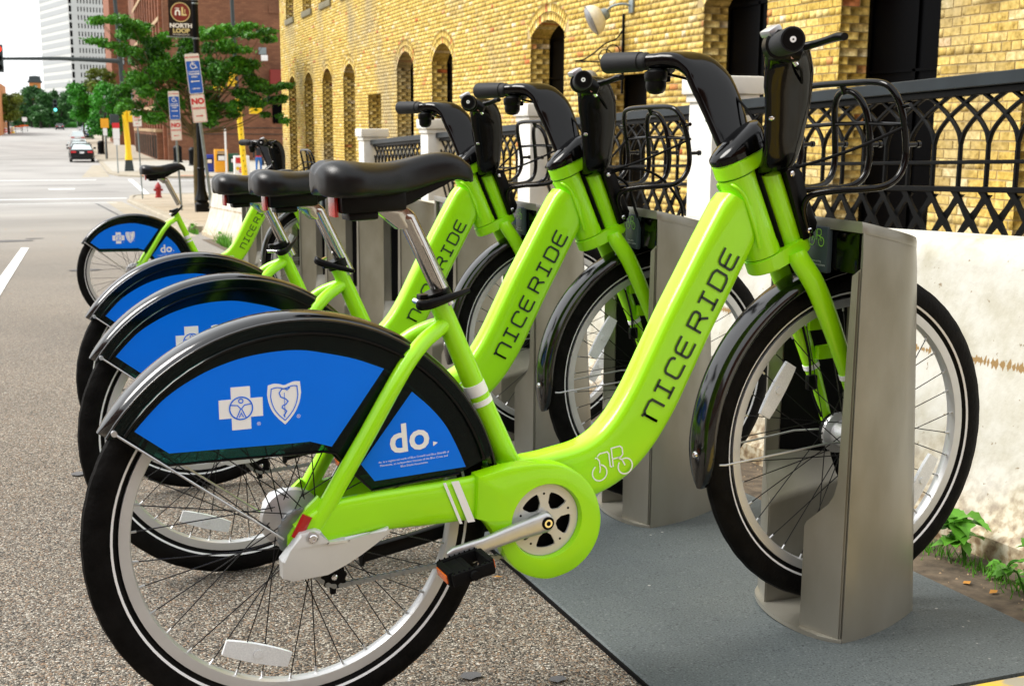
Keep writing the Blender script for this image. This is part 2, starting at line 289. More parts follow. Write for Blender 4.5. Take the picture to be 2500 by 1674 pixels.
def farbrick(name, c1, c2, mort, sc_, var):
    m, t, b = nm(name); tc = t.nodes.new('ShaderNodeTexCoord'); geo = t.nodes.new('ShaderNodeNewGeometry')
    sp = t.nodes.new('ShaderNodeSeparateXYZ'); t.links.new(geo.outputs['Position'], sp.inputs[0]); ad = t.nodes.new('ShaderNodeMath'); ad.operation = 'ADD'; t.links.new(sp.outputs['X'], ad.inputs[0]); t.links.new(sp.outputs['Y'], ad.inputs[1])
    cb = t.nodes.new('ShaderNodeCombineXYZ'); t.links.new(ad.outputs[0], cb.inputs[0]); t.links.new(sp.outputs['Z'], cb.inputs[1])
    br = t.nodes.new('ShaderNodeTexBrick'); br.inputs['Scale'].default_value = 1.0; br.inputs['Brick Width'].default_value = 0.42 * sc_; br.inputs['Row Height'].default_value = 0.15 * sc_; br.inputs['Mortar Size'].default_value = 0.012 * sc_
    br.inputs['Color1'].default_value = (*c1, 1); br.inputs['Color2'].default_value = (*c2, 1); br.inputs['Mortar'].default_value = (*mort, 1); t.links.new(cb.outputs[0], br.inputs['Vector'])
    n = t.nodes.new('ShaderNodeTexNoise'); n.inputs['Scale'].default_value = 0.35; n.inputs['Detail'].default_value = 8; t.links.new(geo.outputs['Position'], n.inputs['Vector'])
    g = ramp(t, [(0.32, (1 - var,) * 3), (0.5, (1, 1, 1)), (0.7, (1 + var,) * 3)], n.outputs['Fac']); mm = t.nodes.new('ShaderNodeVectorMath'); mm.operation = 'MULTIPLY'; t.links.new(br.outputs['Color'], mm.inputs[0]); t.links.new(g, mm.inputs[1])
    t.links.new(mm.outputs[0], b.inputs['Base Color']); b.inputs['Roughness'].default_value = 0.9; return m
M['rmortar'] = farbrick('brown_brick_field', (0.21, 0.090, 0.045), (0.15, 0.060, 0.030), (0.12, 0.055, 0.03), 1.0, 0.28)
M['redbrickfar'] = farbrick('far_red_brick', (0.29, 0.105, 0.050), (0.21, 0.075, 0.035), (0.16, 0.07, 0.04), 1.3, 0.2)
def smoked():
    m, t, b = nm('smoked_clear_plastic')
    b.inputs['Base Color'].default_value = (0.004, 0.010, 0.010, 1); b.inputs['Roughness'].default_value = 0.08
    tr = t.nodes.new('ShaderNodeBsdfTransparent'); tr.inputs[0].default_value = (0.16, 0.46, 0.42, 1)
    mx = t.nodes.new('ShaderNodeMixShader'); mx.inputs[0].default_value = 0.62
    t.links.new(b.outputs[0], mx.inputs[1]); t.links.new(tr.outputs[0], mx.inputs[2]); t.links.new(mx.outputs[0], t.nodes['Material Output'].inputs[0])
    return m
M['smoked'] = smoked()
def clearrefl():
    m, t, b = nm('clear_wheel_reflector')
    tc = t.nodes.new('ShaderNodeTexCoord'); v = t.nodes.new('ShaderNodeTexVoronoi'); v.inputs['Scale'].default_value = 420; t.links.new(tc.outputs['Object'], v.inputs['Vector'])
    c = ramp(t, [(0.0, (0.70, 0.73, 0.75)), (1.0, (0.86, 0.89, 0.90))], v.outputs['Distance']); t.links.new(c, b.inputs['Base Color'])
    b.inputs['Roughness'].default_value = 0.15; b.inputs['Coat Weight'].default_value = 0.5
    return m
M['clear'] = clearrefl()

# ------------------------------------------------------------------ helpers
def tag(o, label=None, cat=None, group=None, kind=None):
    if label: o['label'] = label
    if cat: o['category'] = cat
    if group: o['group'] = group
    if kind: o['kind'] = kind
    return o
def link(name, me, parent=None, smooth=None):
    o = bpy.data.objects.new(name, me); COL.objects.link(o)
    if parent: o.parent = parent
    if smooth is not None: shade(me, smooth)
    return o
def shade(me, ang):
    me.polygons.foreach_set('use_smooth', [True] * len(me.polygons))
    me.set_sharp_from_angle(angle=R_(ang))
def ob(name, bm, mat, parent=None, smooth=40):
    me = bpy.data.meshes.new(name); bmesh.ops.recalc_face_normals(bm, faces=bm.faces); bm.to_mesh(me); bm.free()
    for m_ in (mat if isinstance(mat, (list, tuple)) else [mat]): me.materials.append(M[m_] if isinstance(m_, str) else m_)
    return link(name, me, parent, smooth)
def empty(name, loc=(0, 0, 0), rot=(0, 0, 0), **k):
    o = bpy.data.objects.new(name, None); COL.objects.link(o); o.location = loc; o.rotation_euler = rot; o.empty_display_size = 0.1
    tag(o, **k); return o
def box(bm, x0, x1, y0, y1, z0, z1, bev=0.0, mi=0):
    vs_ = [bm.verts.new((x, y, z)) for z in (z0, z1) for y in (y0, y1) for x in (x0, x1)]
    fs = [bm.faces.new([vs_[i] for i in f]) for f in ((0, 2, 3, 1), (4, 5, 7, 6), (0, 1, 5, 4), (2, 6, 7, 3), (0, 4, 6, 2), (1, 3, 7, 5))]
    for f in fs: f.material_index = mi
    if bev > 0:
        es = list({e for f in fs for e in f.edges}); bmesh.ops.bevel(bm, geom=es, offset=bev, segments=2, affect='EDGES', profile=0.6)
    return vs_
def frames(pts):
    pts = [Vector(p_) for p_ in pts]; T = []
    for i in range(len(pts)):
        a = pts[max(i - 1, 0)]; b = pts[min(i + 1, len(pts) - 1)]; T.append((b - a).normalized())
    return pts, T
def crom(pts, n=6):
    pts = [Vector(p_) for p_ in pts]; out = []
    P_ = [2 * pts[0] - pts[1]] + pts + [2 * pts[-1] - pts[-2]]
    for i in range(1, len(P_) - 2):
        p0, p1, p2, p3 = P_[i - 1:i + 3]
        for j in range(n):
            t = j / n
            out.append(0.5 * ((2 * p1) + (-p0 + p2) * t + (2 * p0 - 5 * p1 + 4 * p2 - p3) * t * t + (-p0 + 3 * p1 - 3 * p2 + p3) * t ** 3))
    out.append(pts[-1]); return out
def lerpl(vals, n):  # resample a list of values to n samples
    m = len(vals) - 1
    return [vals[min(int(i / (n - 1) * m), m - 1)] * (1 - (i / (n - 1) * m - min(int(i / (n - 1) * m), m - 1))) + vals[min(int(i / (n - 1) * m), m - 1) + 1] * (i / (n - 1) * m - min(int(i / (n - 1) * m), m - 1)) for i in range(n)]
def sweep(bm, pts, ra, rb=None, seg=12, side=(0, 1, 0), ex=2.0, caps=True, closed=False, mi=0):
    """tube along pts: ra = half size in the plane normal to `side`, rb = half size along `side`, ex = superellipse exponent"""
    pts, T = frames(pts); n = len(pts)
    if closed:
        for i in range(n): T[i] = (pts[(i + 1) % n] - pts[i - 1]).normalized()
    ra = ra if isinstance(ra, (list, tuple)) else [ra] * n
    if len(ra) != n: ra = lerpl(ra, n)
    rb = ra if rb is None else (rb if isinstance(rb, (list, tuple)) else [rb] * n)
    if len(rb) != n: rb = lerpl(rb, n)
    S = Vector(side); rings = []
    for i in range(n):
        s_ = S - T[i] * S.dot(T[i])
        if s_.length < 0.2:
            S2 = Vector((1, 0, 0)) if abs(T[i].x) < 0.7 else Vector((0, 0, 1)); s_ = S2 - T[i] * S2.dot(T[i])
        s_.normalize(); u_ = T[i].cross(s_).normalized(); r = []
        for k in range(seg):
            a = 2 * math.pi * (k + 0.5) / seg; c, s = math.cos(a), math.sin(a)
            cx = math.copysign(abs(c) ** (2 / ex), c); sx = math.copysign(abs(s) ** (2 / ex), s)
            r.append(bm.verts.new(pts[i] + s_ * cx * rb[i] + u_ * sx * ra[i]))
        rings.append(r)
    m = n if closed else n - 1
    for i in range(m):
        a, b = rings[i], rings[(i + 1) % n]
        for k in range(seg):
            f = bm.faces.new((a[k], a[(k + 1) % seg], b[(k + 1) % seg], b[k])); f.material_index = mi
    if caps and not closed:
        for r in (rings[0], rings[-1]):
            f = bm.faces.new(r); f.material_index = mi
    return rings
def tube(bm, p0, p1, r0, r1=None, seg=12, mi=0):
    return sweep(bm, [p0, p1], [r0, r0 if r1 is None else r1], seg=seg, side=(0.123, 0.9, 0.3), mi=mi)
def lathe(bm, prof, origin=(0, 0, 0), axis='Z', seg=20, mi=0, mat=None):
    """prof = [(r, h)...] turned round axis"""
    o = Vector(origin); rings = []
    for r, h in prof:
        rg = []
        for k in range(seg):
            a = 2 * math.pi * k / seg; c, s = r * math.cos(a), r * math.sin(a)
            v = {'Z': Vector((c, s, h)), 'Y': Vector((c, h, s)), 'X': Vector((h, c, s))}[axis]
            if mat: v = mat @ v
            rg.append(bm.verts.new(o + v))
        rings.append(rg)
    for a, b in zip(rings, rings[1:]):
        for k in range(seg): f = bm.faces.new((a[k], a[(k + 1) % seg], b[(k + 1) % seg], b[k])); f.material_index = mi
    for r in (rings[0], rings[-1]):
        if (r[0].co - r[seg // 2].co).length > 1e-6: f = bm.faces.new(r); f.material_index = mi
    return rings
def plate(bm, pts2, y0, y1, bev=0.0, mi=0, plane='XZ', holes=None):
    """extrude an outline given in a plane between y0 and y1"""
    mk = {'XZ': lambda a, b, c: (a, c, b), 'XY': lambda a, b, c: (a, b, c), 'YZ': lambda a, b, c: (c, a, b)}[plane]
    A = [bm.verts.new(mk(a, b, y0)) for a, b in pts2]; B = [bm.verts.new(mk(a, b, y1)) for a, b in pts2]
    fs = [bm.faces.new(A), bm.faces.new(B[::-1])]
    n = len(A)
    sides = [bm.faces.new((A[i], A[(i + 1) % n], B[(i + 1) % n], B[i])) for i in range(n)]
    for f in fs + sides: f.material_index = mi
    if bev > 0:
        es = [e for e in fs[0].edges] + [e for e in fs[1].edges]
        bmesh.ops.bevel(bm, geom=es, offset=bev, segments=2, affect='EDGES', profile=0.7)
def annulus(bm, c, r0, r1, y0, y1, seg=48, a0=0.0, a1=2 * math.pi, mi=0):
    full = abs(a1 - a0 - 2 * math.pi) < 1e-6; n = seg if full else seg + 1; V = []
    for k in range(n):
        a = a0 + (a1 - a0) * k / seg
        V.append([bm.verts.new((c[0] + r * math.cos(a), y, c[1] + r * math.sin(a))) for r, y in ((r0, y0), (r1, y0), (r1, y1), (r0, y1))])
    for k in range(n if full else n - 1):
        a, b = V[k], V[(k + 1) % n]
        for j in range(4): f = bm.faces.new((a[j], a[(j + 1) % 4], b[(j + 1) % 4], b[j])); f.material_index = mi
def ribbon(bm, pts, wd, y, closed=False, mi=0, thick=0.0006):
    """flat stroke of width wd in XZ plane at y (raised by thick towards -y)"""
    pts = [Vector((a, b)) for a, b in pts]; n = len(pts)
    L, Rr = [], []
    for i in range(n):
        if closed: a, b = pts[i - 1], pts[(i + 1) % n]
        else: a, b = pts[max(i - 1, 0)], pts[min(i + 1, n - 1)]
        d0 = (pts[i] - a); d1 = (b - pts[i])
        if d0.length < 1e-9: d0 = d1
        if d1.length < 1e-9: d1 = d0
        d0.normalize(); d1.normalize(); t = (d0 + d1)
        t = t.normalized() if t.length > 1e-6 else d0
        nn = Vector((-t.y, t.x)); sc_ = 1 / max(0.6, nn.dot(Vector((-d1.y, d1.x))))
        L.append(pts[i] + nn * wd / 2 * sc_); Rr.append(pts[i] - nn * wd / 2 * sc_)
    s_ = -1 if y < 0 else 1
    VL = [bm.verts.new((p_.x, y + s_ * thick, p_.y)) for p_ in L]; VR = [bm.verts.new((p_.x, y + s_ * thick, p_.y)) for p_ in Rr]
    for i in range(n if closed else n - 1):
        j = (i + 1) % n; f = bm.faces.new((VL[i], VL[j], VR[j], VR[i])); f.material_index = mi
def arcp(c, r, a0, a1, n=10):
    return [(c[0] + r * math.cos(R_(a0 + (a1 - a0) * i / n)), c[1] + r * math.sin(R_(a0 + (a1 - a0) * i / n))) for i in range(n + 1)]
def text_me(s, size, align='CENTER', bold=0.0, ext=0.0):
    cu_ = bpy.data.curves.new('lettering', 'FONT'); cu_.body = s; cu_.size = size; cu_.align_x = align; cu_.align_y = 'CENTER'
    cu_.offset = bold; cu_.extrude = ext; cu_.resolution_u = 3
    o = bpy.data.objects.new('lettering', cu_); COL.objects.link(o)
    dg = bpy.context.evaluated_depsgraph_get(); me = bpy.data.meshes.new_from_object(o.evaluated_get(dg))
    bpy.data.objects.remove(o); bpy.data.curves.remove(cu_); return me
def text(name, s, size, mat, parent, M4, **k):
    me = text_me(s, size, **k); me.materials.clear(); me.materials.append(M[mat]); me.transform(M4)
    return link(name, me, parent)
def frame_m(o, ex, ey):
    ex = Vector(ex).normalized(); ey = Vector(ey); ey = (ey - ex * ey.dot(ex)).normalized(); ez = ex.cross(ey)
    return Matrix(((ex.x, ey.x, ez.x, o[0]), (ex.y, ey.y, ez.y, o[1]), (ex.z, ey.z, ez.z, o[2]), (0, 0, 0, 1)))
def copy_tree(o, parent=None, skip=()):
    c = o.copy(); COL.objects.link(c)
    if parent: c.parent = parent
    for ch in [q for q in CHILD.get(o.name, [])]: copy_tree(ch, c)
    return c
CHILD = {}
def index_children(root):
    CHILD[root.name] = [c for c in COL.objects if c.parent == root]
    for c in CHILD[root.name]: index_children(c)
def pydata(name, V, Fc, mat, parent=None, tint=None, smooth=None):
    me = bpy.data.meshes.new(name); V = np.asarray(V, np.float32).reshape(-1, 3); Fc = np.asarray(Fc, np.int32)
    k = Fc.shape[1]; me.vertices.add(len(V)); me.vertices.foreach_set('co', V.ravel())
    me.loops.add(Fc.size); me.loops.foreach_set('vertex_index', Fc.ravel())
    me.polygons.add(len(Fc)); me.polygons.foreach_set('loop_start', np.arange(0, Fc.size, k, dtype=np.int32))
    me.update(calc_edges=True); me.validate()
    if tint is not None:
        a = me.attributes.new('tint', 'FLOAT', 'FACE'); a.data.foreach_set('value', np.asarray(tint, np.float32))
    me.materials.append(M[mat]); return link(name, me, parent, smooth)
SL = 0.0407                                   # the street falls away from the camera ...
def gz(y):                                    # ... levels at the crossing and climbs gently beyond it
    return -SL * y if y < 45.5 else (-1.852 if y < 130 else -1.852 + 0.0112 * (y - 130))
# ================================================================== BICYCLE (x forward, y left, z up, origin under the rear axle)
HUBZ = 0.335; WB = 1.11
def wheel(name, cx, parent, front):
    c = (cx, HUBZ)
    bm = bmesh.new()
    prof = [(0.2600, 0.0), (0.2604, 0.006), (0.2625, 0.0115), (0.2700, 0.0125), (0.2790, 0.0125), (0.2790, -0.0125), (0.2700, -0.0125), (0.2625, -0.0115), (0.2604, -0.006)]
    seg = 96; rings = []
    for k in range(seg):
        a = 2 * math.pi * k / seg; rings.append([bm.verts.new((cx + r * math.cos(a), y, HUBZ + r * math.sin(a))) for r, y in prof])
    for k in range(seg):
        a, b = rings[k], rings[(k + 1) % seg]
        for j in range(len(prof)): bm.faces.new((a[j], a[(j + 1) % len(prof)], b[(j + 1) % len(prof)], b[j]))
    wh = ob(name, bm, 'rim', parent, 35)
    bm = bmesh.new(); seg = 132; ns = 14; rings = []
    for k in range(seg):
        a = 2 * math.pi * k / seg; r = []
        for j in range(ns):
            b = 2 * math.pi * j / ns; rr = 0.3058 + 0.0277 * math.cos(b); yy = 0.0180 * math.copysign(abs(math.sin(b)) ** 0.9, math.sin(b))
            if math.cos(b) > 0.75 and (k % 3 == 0): rr -= 0.0006
            r.append(bm.verts.new((cx + rr * math.cos(a), yy, HUBZ + rr * math.sin(a))))
        rings.append(r)
    for k in range(seg):
        a, b = rings[k], rings[(k + 1) % seg]
        for j in range(ns): bm.faces.new((a[j], a[(j + 1) % ns], b[(j + 1) % ns], b[j]))
    ob('tyre', bm, 'tyre', wh, 30)
    bm = bmesh.new()
    for sy in (-1, 1):
        n = 96; V = []
        for k in range(n):
            a = 2 * math.pi * k / n
            V.append([bm.verts.new((cx + r * math.cos(a), sy * y, HUBZ + r * math.sin(a))) for r, y in ((0.2876, 0.0150), (0.2896, 0.0162), (0.2915, 0.0171))])
        for k in range(n):
            for j in (0, 1): bm.faces.new((V[k][j], V[(k + 1) % n][j], V[(k + 1) % n][j + 1], V[k][j + 1]))
    ob('sidewall_stripe', bm, 'stripe', wh, 30)
    bm = bmesh.new()
    fr, fy = (0.036, 0.030) if front else (0.028, 0.030)
    for i in range(36):
        s = 1 if i % 2 else -1; a = 2 * math.pi * (i + 0.35) / 36; off = (1 if (i // 2) % 2 else -1) * R_(62 if not front else 50)
        p0 = Vector((cx + fr * math.cos(a + off), s * fy, HUBZ + fr * math.sin(a + off)))
        p1 = Vector((cx + 0.2612 * math.cos(a), s * 0.003, HUBZ + 0.2612 * math.sin(a)))
        sweep(bm, [p0, p1], 0.00105, seg=5, side=(0.1, 1, 0.2))
    tag(ob('spokes', bm, 'spoke', wh), kind='stuff')
    bm = bmesh.new()
    for i in range(36):
        s = 1 if i % 2 else -1; a = 2 * math.pi * (i + 0.35) / 36; off = (1 if (i // 2) % 2 else -1) * R_(62 if not front else 50)
        p0 = Vector((cx + fr * math.cos(a + off), s * fy, HUBZ + fr * math.sin(a + off))); p1 = Vector((cx + 0.2612 * math.cos(a), s * 0.003, HUBZ + 0.2612 * math.sin(a)))
        d = (p0 - p1).normalized(); sweep(bm, [p1, p1 + d * 0.010], 0.0022, seg=6, side=(0.1, 1, 0.2))
    tag(ob('spoke_nipples', bm, 'alloy', wh), kind='stuff')
    bm = bmesh.new()
    if front: lathe(bm, [(0.006, -0.055), (0.012, -0.050), (0.012, -0.040), (0.040, -0.034), (0.042, -0.029), (0.040, -0.026), (0.027, -0.024), (0.027, 0.024), (0.040, 0.026), (0.042, 0.031), (0.020, 0.036), (0.010, 0.055)], (cx, 0, HUBZ), 'Y', 28)
    else: lathe(bm, [(0.006, -0.062), (0.010, -0.058), (0.012, -0.036), (0.033, -0.033), (0.033, -0.028), (0.020, -0.025), (0.020, 0.022), (0.036, 0.026), (0.050, 0.032), (0.052, 0.044), (0.020, 0.050), (0.008, 0.062)], (cx, 0, HUBZ), 'Y', 28)
    ob('hub', bm, 'alloy', wh, 30)
    spots = [(147, 0.212), (-33, 0.212)] if front else [(-112, 0.217)]
    for deg, rr in spots:
        a = R_(deg); cc = Vector((cx + rr * math.cos(a), -0.010, HUBZ + rr * math.sin(a))); t_ = Vector((-math.sin(a), 0, math.cos(a))); n_ = Vector((math.cos(a), 0, math.sin(a)))
        bm = bmesh.new(); o2 = []
        for q in range(20):
            u_ = -1 + 2 * q / 19; o2.append((u_ * 0.056, 0.0155 * (1 - 0.22 * u_ * u_)))
        o2 = o2 + [(a_, -b_) for a_, b_ in o2[::-1]]
        plate(bm, o2, -0.004, 0.004, bev=0.0012)
        lathe(bm, [(0.007, -0.0065), (0.007, 0.004)], (0, 0, 0), 'Y', 14)
        Mx = Matrix(((t_.x, 0, n_.x, cc.x), (0, 1, 0, cc.y), (t_.z, 0, n_.z, cc.z), (0, 0, 0, 1))); bmesh.ops.transform(bm, matrix=Mx, verts=bm.verts)
        ob('wheel_reflector', bm, 'clear', wh, 30)
    return wh

BY = -0.0325
def letters(parent):
    """NICERIDE in square monoline capitals running up the main beam"""
    G = {
        'n': [[(0, 0), (0, .62), (0, .80)], [(-.10, 1), (0, .98), (0, .86), (0, 0)], [(0, .86), (.12, 1), (.50, 1), (.62, .88), (.62, 0)]],
        'I': [[(.31, 0), (.31, 1)], [(.06, 0), (.56, 0)], [(.06, 1), (.56, 1)]],
        'C': [[(.60, .0), (.16, .0), (.05, .05), (0, .16), (0, .84), (.05, .95), (.16, 1), (.46, 1), (.57, .95), (.62, .84), (.62, .70)]],
        'E': [[(.62, .0), (.16, .0), (.05, .05), (0, .16), (0, .84), (.05, .95), (.16, 1), (.62, 1)], [(0, .52), (.54, .52)]],
        'R': [[(0, 0), (0, 1), (.44, 1), (.55, .95), (.60, .86), (.60, .62), (.55, .53), (.44, .48), (0, .48)], [(.34, .48), (.46, .40), (.62, 0)]],
        'D': [[(0, 0), (0, 1), (.40, 1), (.52, .95), (.60, .84), (.60, .16), (.52, .05), (.40, 0), (0, 0)]]}
    o = Vector((0.6555, 0.4305)); e = Vector((0.8345, 0.7230)); ux = (e - o).normalized(); uy = Vector((-ux.y, ux.x)); H = 0.0335
    word = 'nICERIDE'; total = (e - o).length; adv = total / 8.17; x = 0
    for i, ch in enumerate(word):
        if i == 4: x += adv * 0.24
        bm = bmesh.new(); wv = adv * 0.72 / 0.62
        for st in G[ch]:
            pts = [o + ux * (x + a * wv) + uy * (b * H) for a, b in st]
            ribbon(bm, [(q.x, q.y) for q in pts], 0.0049, BY - 0.0012)
        ob('letter', bm, 'decal', parent); x += adv
def bikelogo(bm, o, s, y, wd, tilt=0.0):
    ca, sa = math.cos(tilt), math.sin(tilt)
    f = lambda P_: [(o[0] + s * (a * ca - b * sa), o[1] + s * (a * sa + b * ca)) for a, b in P_]
    ribbon(bm, f(arcp((0.21, 0.22), 0.20, 118, 440, 30)), wd, y); ribbon(bm, f(arcp((0.93, 0.22), 0.20, 140, 470, 30)), wd, y)
    ribbon(bm, f([(0.13, 0.62), (0.19, 0.60), (0.24, 0.52), (0.24, 0.30), (0.21, 0.22)]), wd, y)
    ribbon(bm, f([(0.19, 0.64), (0.27, 0.70), (0.48, 0.70), (0.52, 0.64), (0.52, 0.32), (0.56, 0.28)]), wd, y)
    ribbon(bm, f([(0.60, 0.28), (0.60, 0.76), (0.84, 0.76), (0.90, 0.70), (0.90, 0.54), (0.84, 0.48), (0.62, 0.48)]), wd, y)
    ribbon(bm, f([(0.76, 0.48), (0.86, 0.40), (0.93, 0.24)]), wd, y)

BLUE1 = [(-0.243, 0.534), (-0.220, 0.557), (-0.192, 0.581), (-0.155, 0.602), (-0.118, 0.617), (-0.073, 0.628), (-0.025, 0.632), (0.015, 0.630), (0.050, 0.622), (0.100, 0.607), (0.147, 0.586), (0.100, 0.527), (0.054, 0.470), (0.020, 0.483), (-0.009, 0.484), (-0.10, 0.489), (-0.196, 0.494)]
_b = crom([(a, b, 0) for a, b in BLUE1[:11]], 4); BLUE1 = [(v.x, v.y) for v in _b] + BLUE1[11:]
BLUE2 = [(0.192, 0.543), (0.220, 0.515), (0.245, 0.483), (0.263, 0.447), (0.280, 0.404), (0.200, 0.4035), (0.121, 0.403), (0.100, 0.434)]
_b = crom([(a, b, 0) for a, b in BLUE2[:5]], 4); BLUE2 = [(v.x, v.y) for v in _b] + BLUE2[5:]
def skirt(parent, sy):
    y = sy * 0.0445
    bm = bmesh.new(); out = []
    for d in range(146, 9, -6): out.append((0.340 * math.cos(R_(d)), HUBZ + 0.340 * math.sin(R_(d))))
    low = [(0.267, 0.394), (0.19, 0.392), (0.116, 0.389), (0.088, 0.420), (0.060, 0.458), (0.040, 0.464), (0.013, 0.465), (-0.09, 0.471), (-0.201, 0.476), (-0.262, 0.528)]
    out = [q for q in out] + low
    plate(bm, out, y - 0.0012, y + 0.0012)
    g = ob('skirt_guard', bm, 'smoked', parent, 30)
    bm = bmesh.new(); rim = [(x, y - sy * -0.002, z) for x, z in low[::-1]]
    sweep(bm, [(x, y + sy * 0.003, z) for x, z in low], 0.0022, seg=6)
    sweep(bm, [(0.322 * math.cos(R_(d)), y + sy * 0.004, HUBZ + 0.322 * math.sin(R_(d))) for d in range(144, 13, -5)], 0.0035, seg=6)
    ob('guard_ridge', bm, 'gloss', g, 40)
    for poly in (BLUE1, BLUE2):
        bm = bmesh.new(); plate(bm, poly, y + sy * 0.0016, y + sy * 0.0024)
        ob('blue_sticker', bm, 'blue', g)
    if sy < 0:
        ys = y - 0.0024
        # white cross with a figure in a ring
        o = Vector((-0.084, 0.550)); tl = R_(-2); s = 0.0335
        rt = lambda a, b: (o.x + (a * math.cos(tl) - b * math.sin(tl)) * s, o.y + (a * math.sin(tl) + b * math.cos(tl)) * s)
        a_ = 0.44
        bm = bmesh.new(); plate(bm, [rt(*q) for q in [(-a_, 1), (a_, 1), (a_, a_), (1, a_), (1, -a_), (a_, -a_), (a_, -1), (-a_, -1), (-a_, -a_), (-1, -a_), (-1, a_), (-a_, a_)]], ys - 0.0004, ys)
        ob('cross_emblem', bm, 'white', g)
        bm = bmesh.new(); yy = ys - 0.0005
        ribbon(bm, [rt(.52 * math.cos(q * math.pi / 16), .52 * math.sin(q * math.pi / 16)) for q in range(32)], 0.0021, yy, closed=True)
        for st in ([(-.50, .18), (-.16, .14), (-.02, -.02), (-.22, -.46)], [(.50, .18), (.16, .14), (.02, -.02), (.22, -.46)], [(-.10, -.42), (0, -.22), (.10, -.42)]): ribbon(bm, [rt(*q) for q in st], 0.0016, yy)
        ribbon(bm, [rt(.10 * math.cos(q * math.pi / 5), .34 + .10 * math.sin(q * math.pi / 5)) for q in range(10)], 0.0016, yy, closed=True)
        ob('figure_emblem', bm, 'blue', g)
        # shield with a serpent
        o = Vector((-0.0165, 0.551)); s = 0.034
        sh = [(-.74, .84), (-.45, .90), (-.2, .86), (0, .80), (.2, .86), (.45, .94), (.74, .92), (.78, .4), (.70, 0), (.52, -.42), (.28, -.75), (0, -1.04), (-.30, -.75), (-.55, -.42), (-.72, 0), (-.79, .4)]
        sh = [(v.x, v.y) for v in crom([(a, b, 0) for a, b in sh[:7]], 4)] + [(v.x, v.y) for v in crom([(a, b, 0) for a, b in sh[7:12]], 4)] + [(v.x, v.y) for v in crom([(a, b, 0) for a, b in sh[12:]], 4)]
        bm = bmesh.new(); plate(bm, [rt(*q) for q in sh], ys - 0.0004, ys); ob('shield_emblem', bm, 'white', g)
        bm = bmesh.new(); ribbon(bm, [rt(a * .80, b * .80 - .005) for a, b in sh], 0.0015, yy, closed=True)
        ribbon(bm, [rt(a * .62, b * .95 + .06) for a, b in [(.42, .66), (.2, .54), (.05, .62), (-.18, .60), (-.38, .42), (-.28, .22), (.1, .1), (.26, -.02), (.1, -.16), (-.16, -.22), (-.2, -.32), (.0, -.40), (.14, -.5), (.04, -.6), (-.08, -.68), (0, -.80)]], 0.0017, yy)
        ribbon(bm, [rt(*q) for q in [(0, .45), (0, -.6)]], 0.0009, yy); ob('serpent_emblem', bm, 'blue', g)
        def tx(s_, x, z, size, mat_='white', bold=0.0, tl_=0.0):
            return text('lettering', s_, size, mat_, g, frame_m((x, ys - 0.0006, z), (math.cos(tl_), 0, math.sin(tl_)), (-math.sin(tl_), 0, math.cos(tl_))), bold=bold)
        tx('®', -0.0585, 0.522, 0.008); tx('®', 0.004, 0.526, 0.008)
        tx('do', 0.1835, 0.466, 0.066, bold=0.022 * 0.066, tl_=R_(1.5))
        bm = bmesh.new(); plate(bm, [(0.224, 0.4475), (0.224, 0.4555), (0.232, 0.4525)], ys - 0.0006, ys - 0.0001); ob('arrow_mark', bm, 'white', g)
        for i, s_ in enumerate(('do. is a registered mark of Blue Cross® and Blue Shield® of', 'Minnesota, an independent licensee of the Blue Cross and', 'Blue Shield Association.')):
            tx(s_, 0.190, 0.4335 - i * 0.0060, 0.0050, tl_=R_(0.6))
    return g

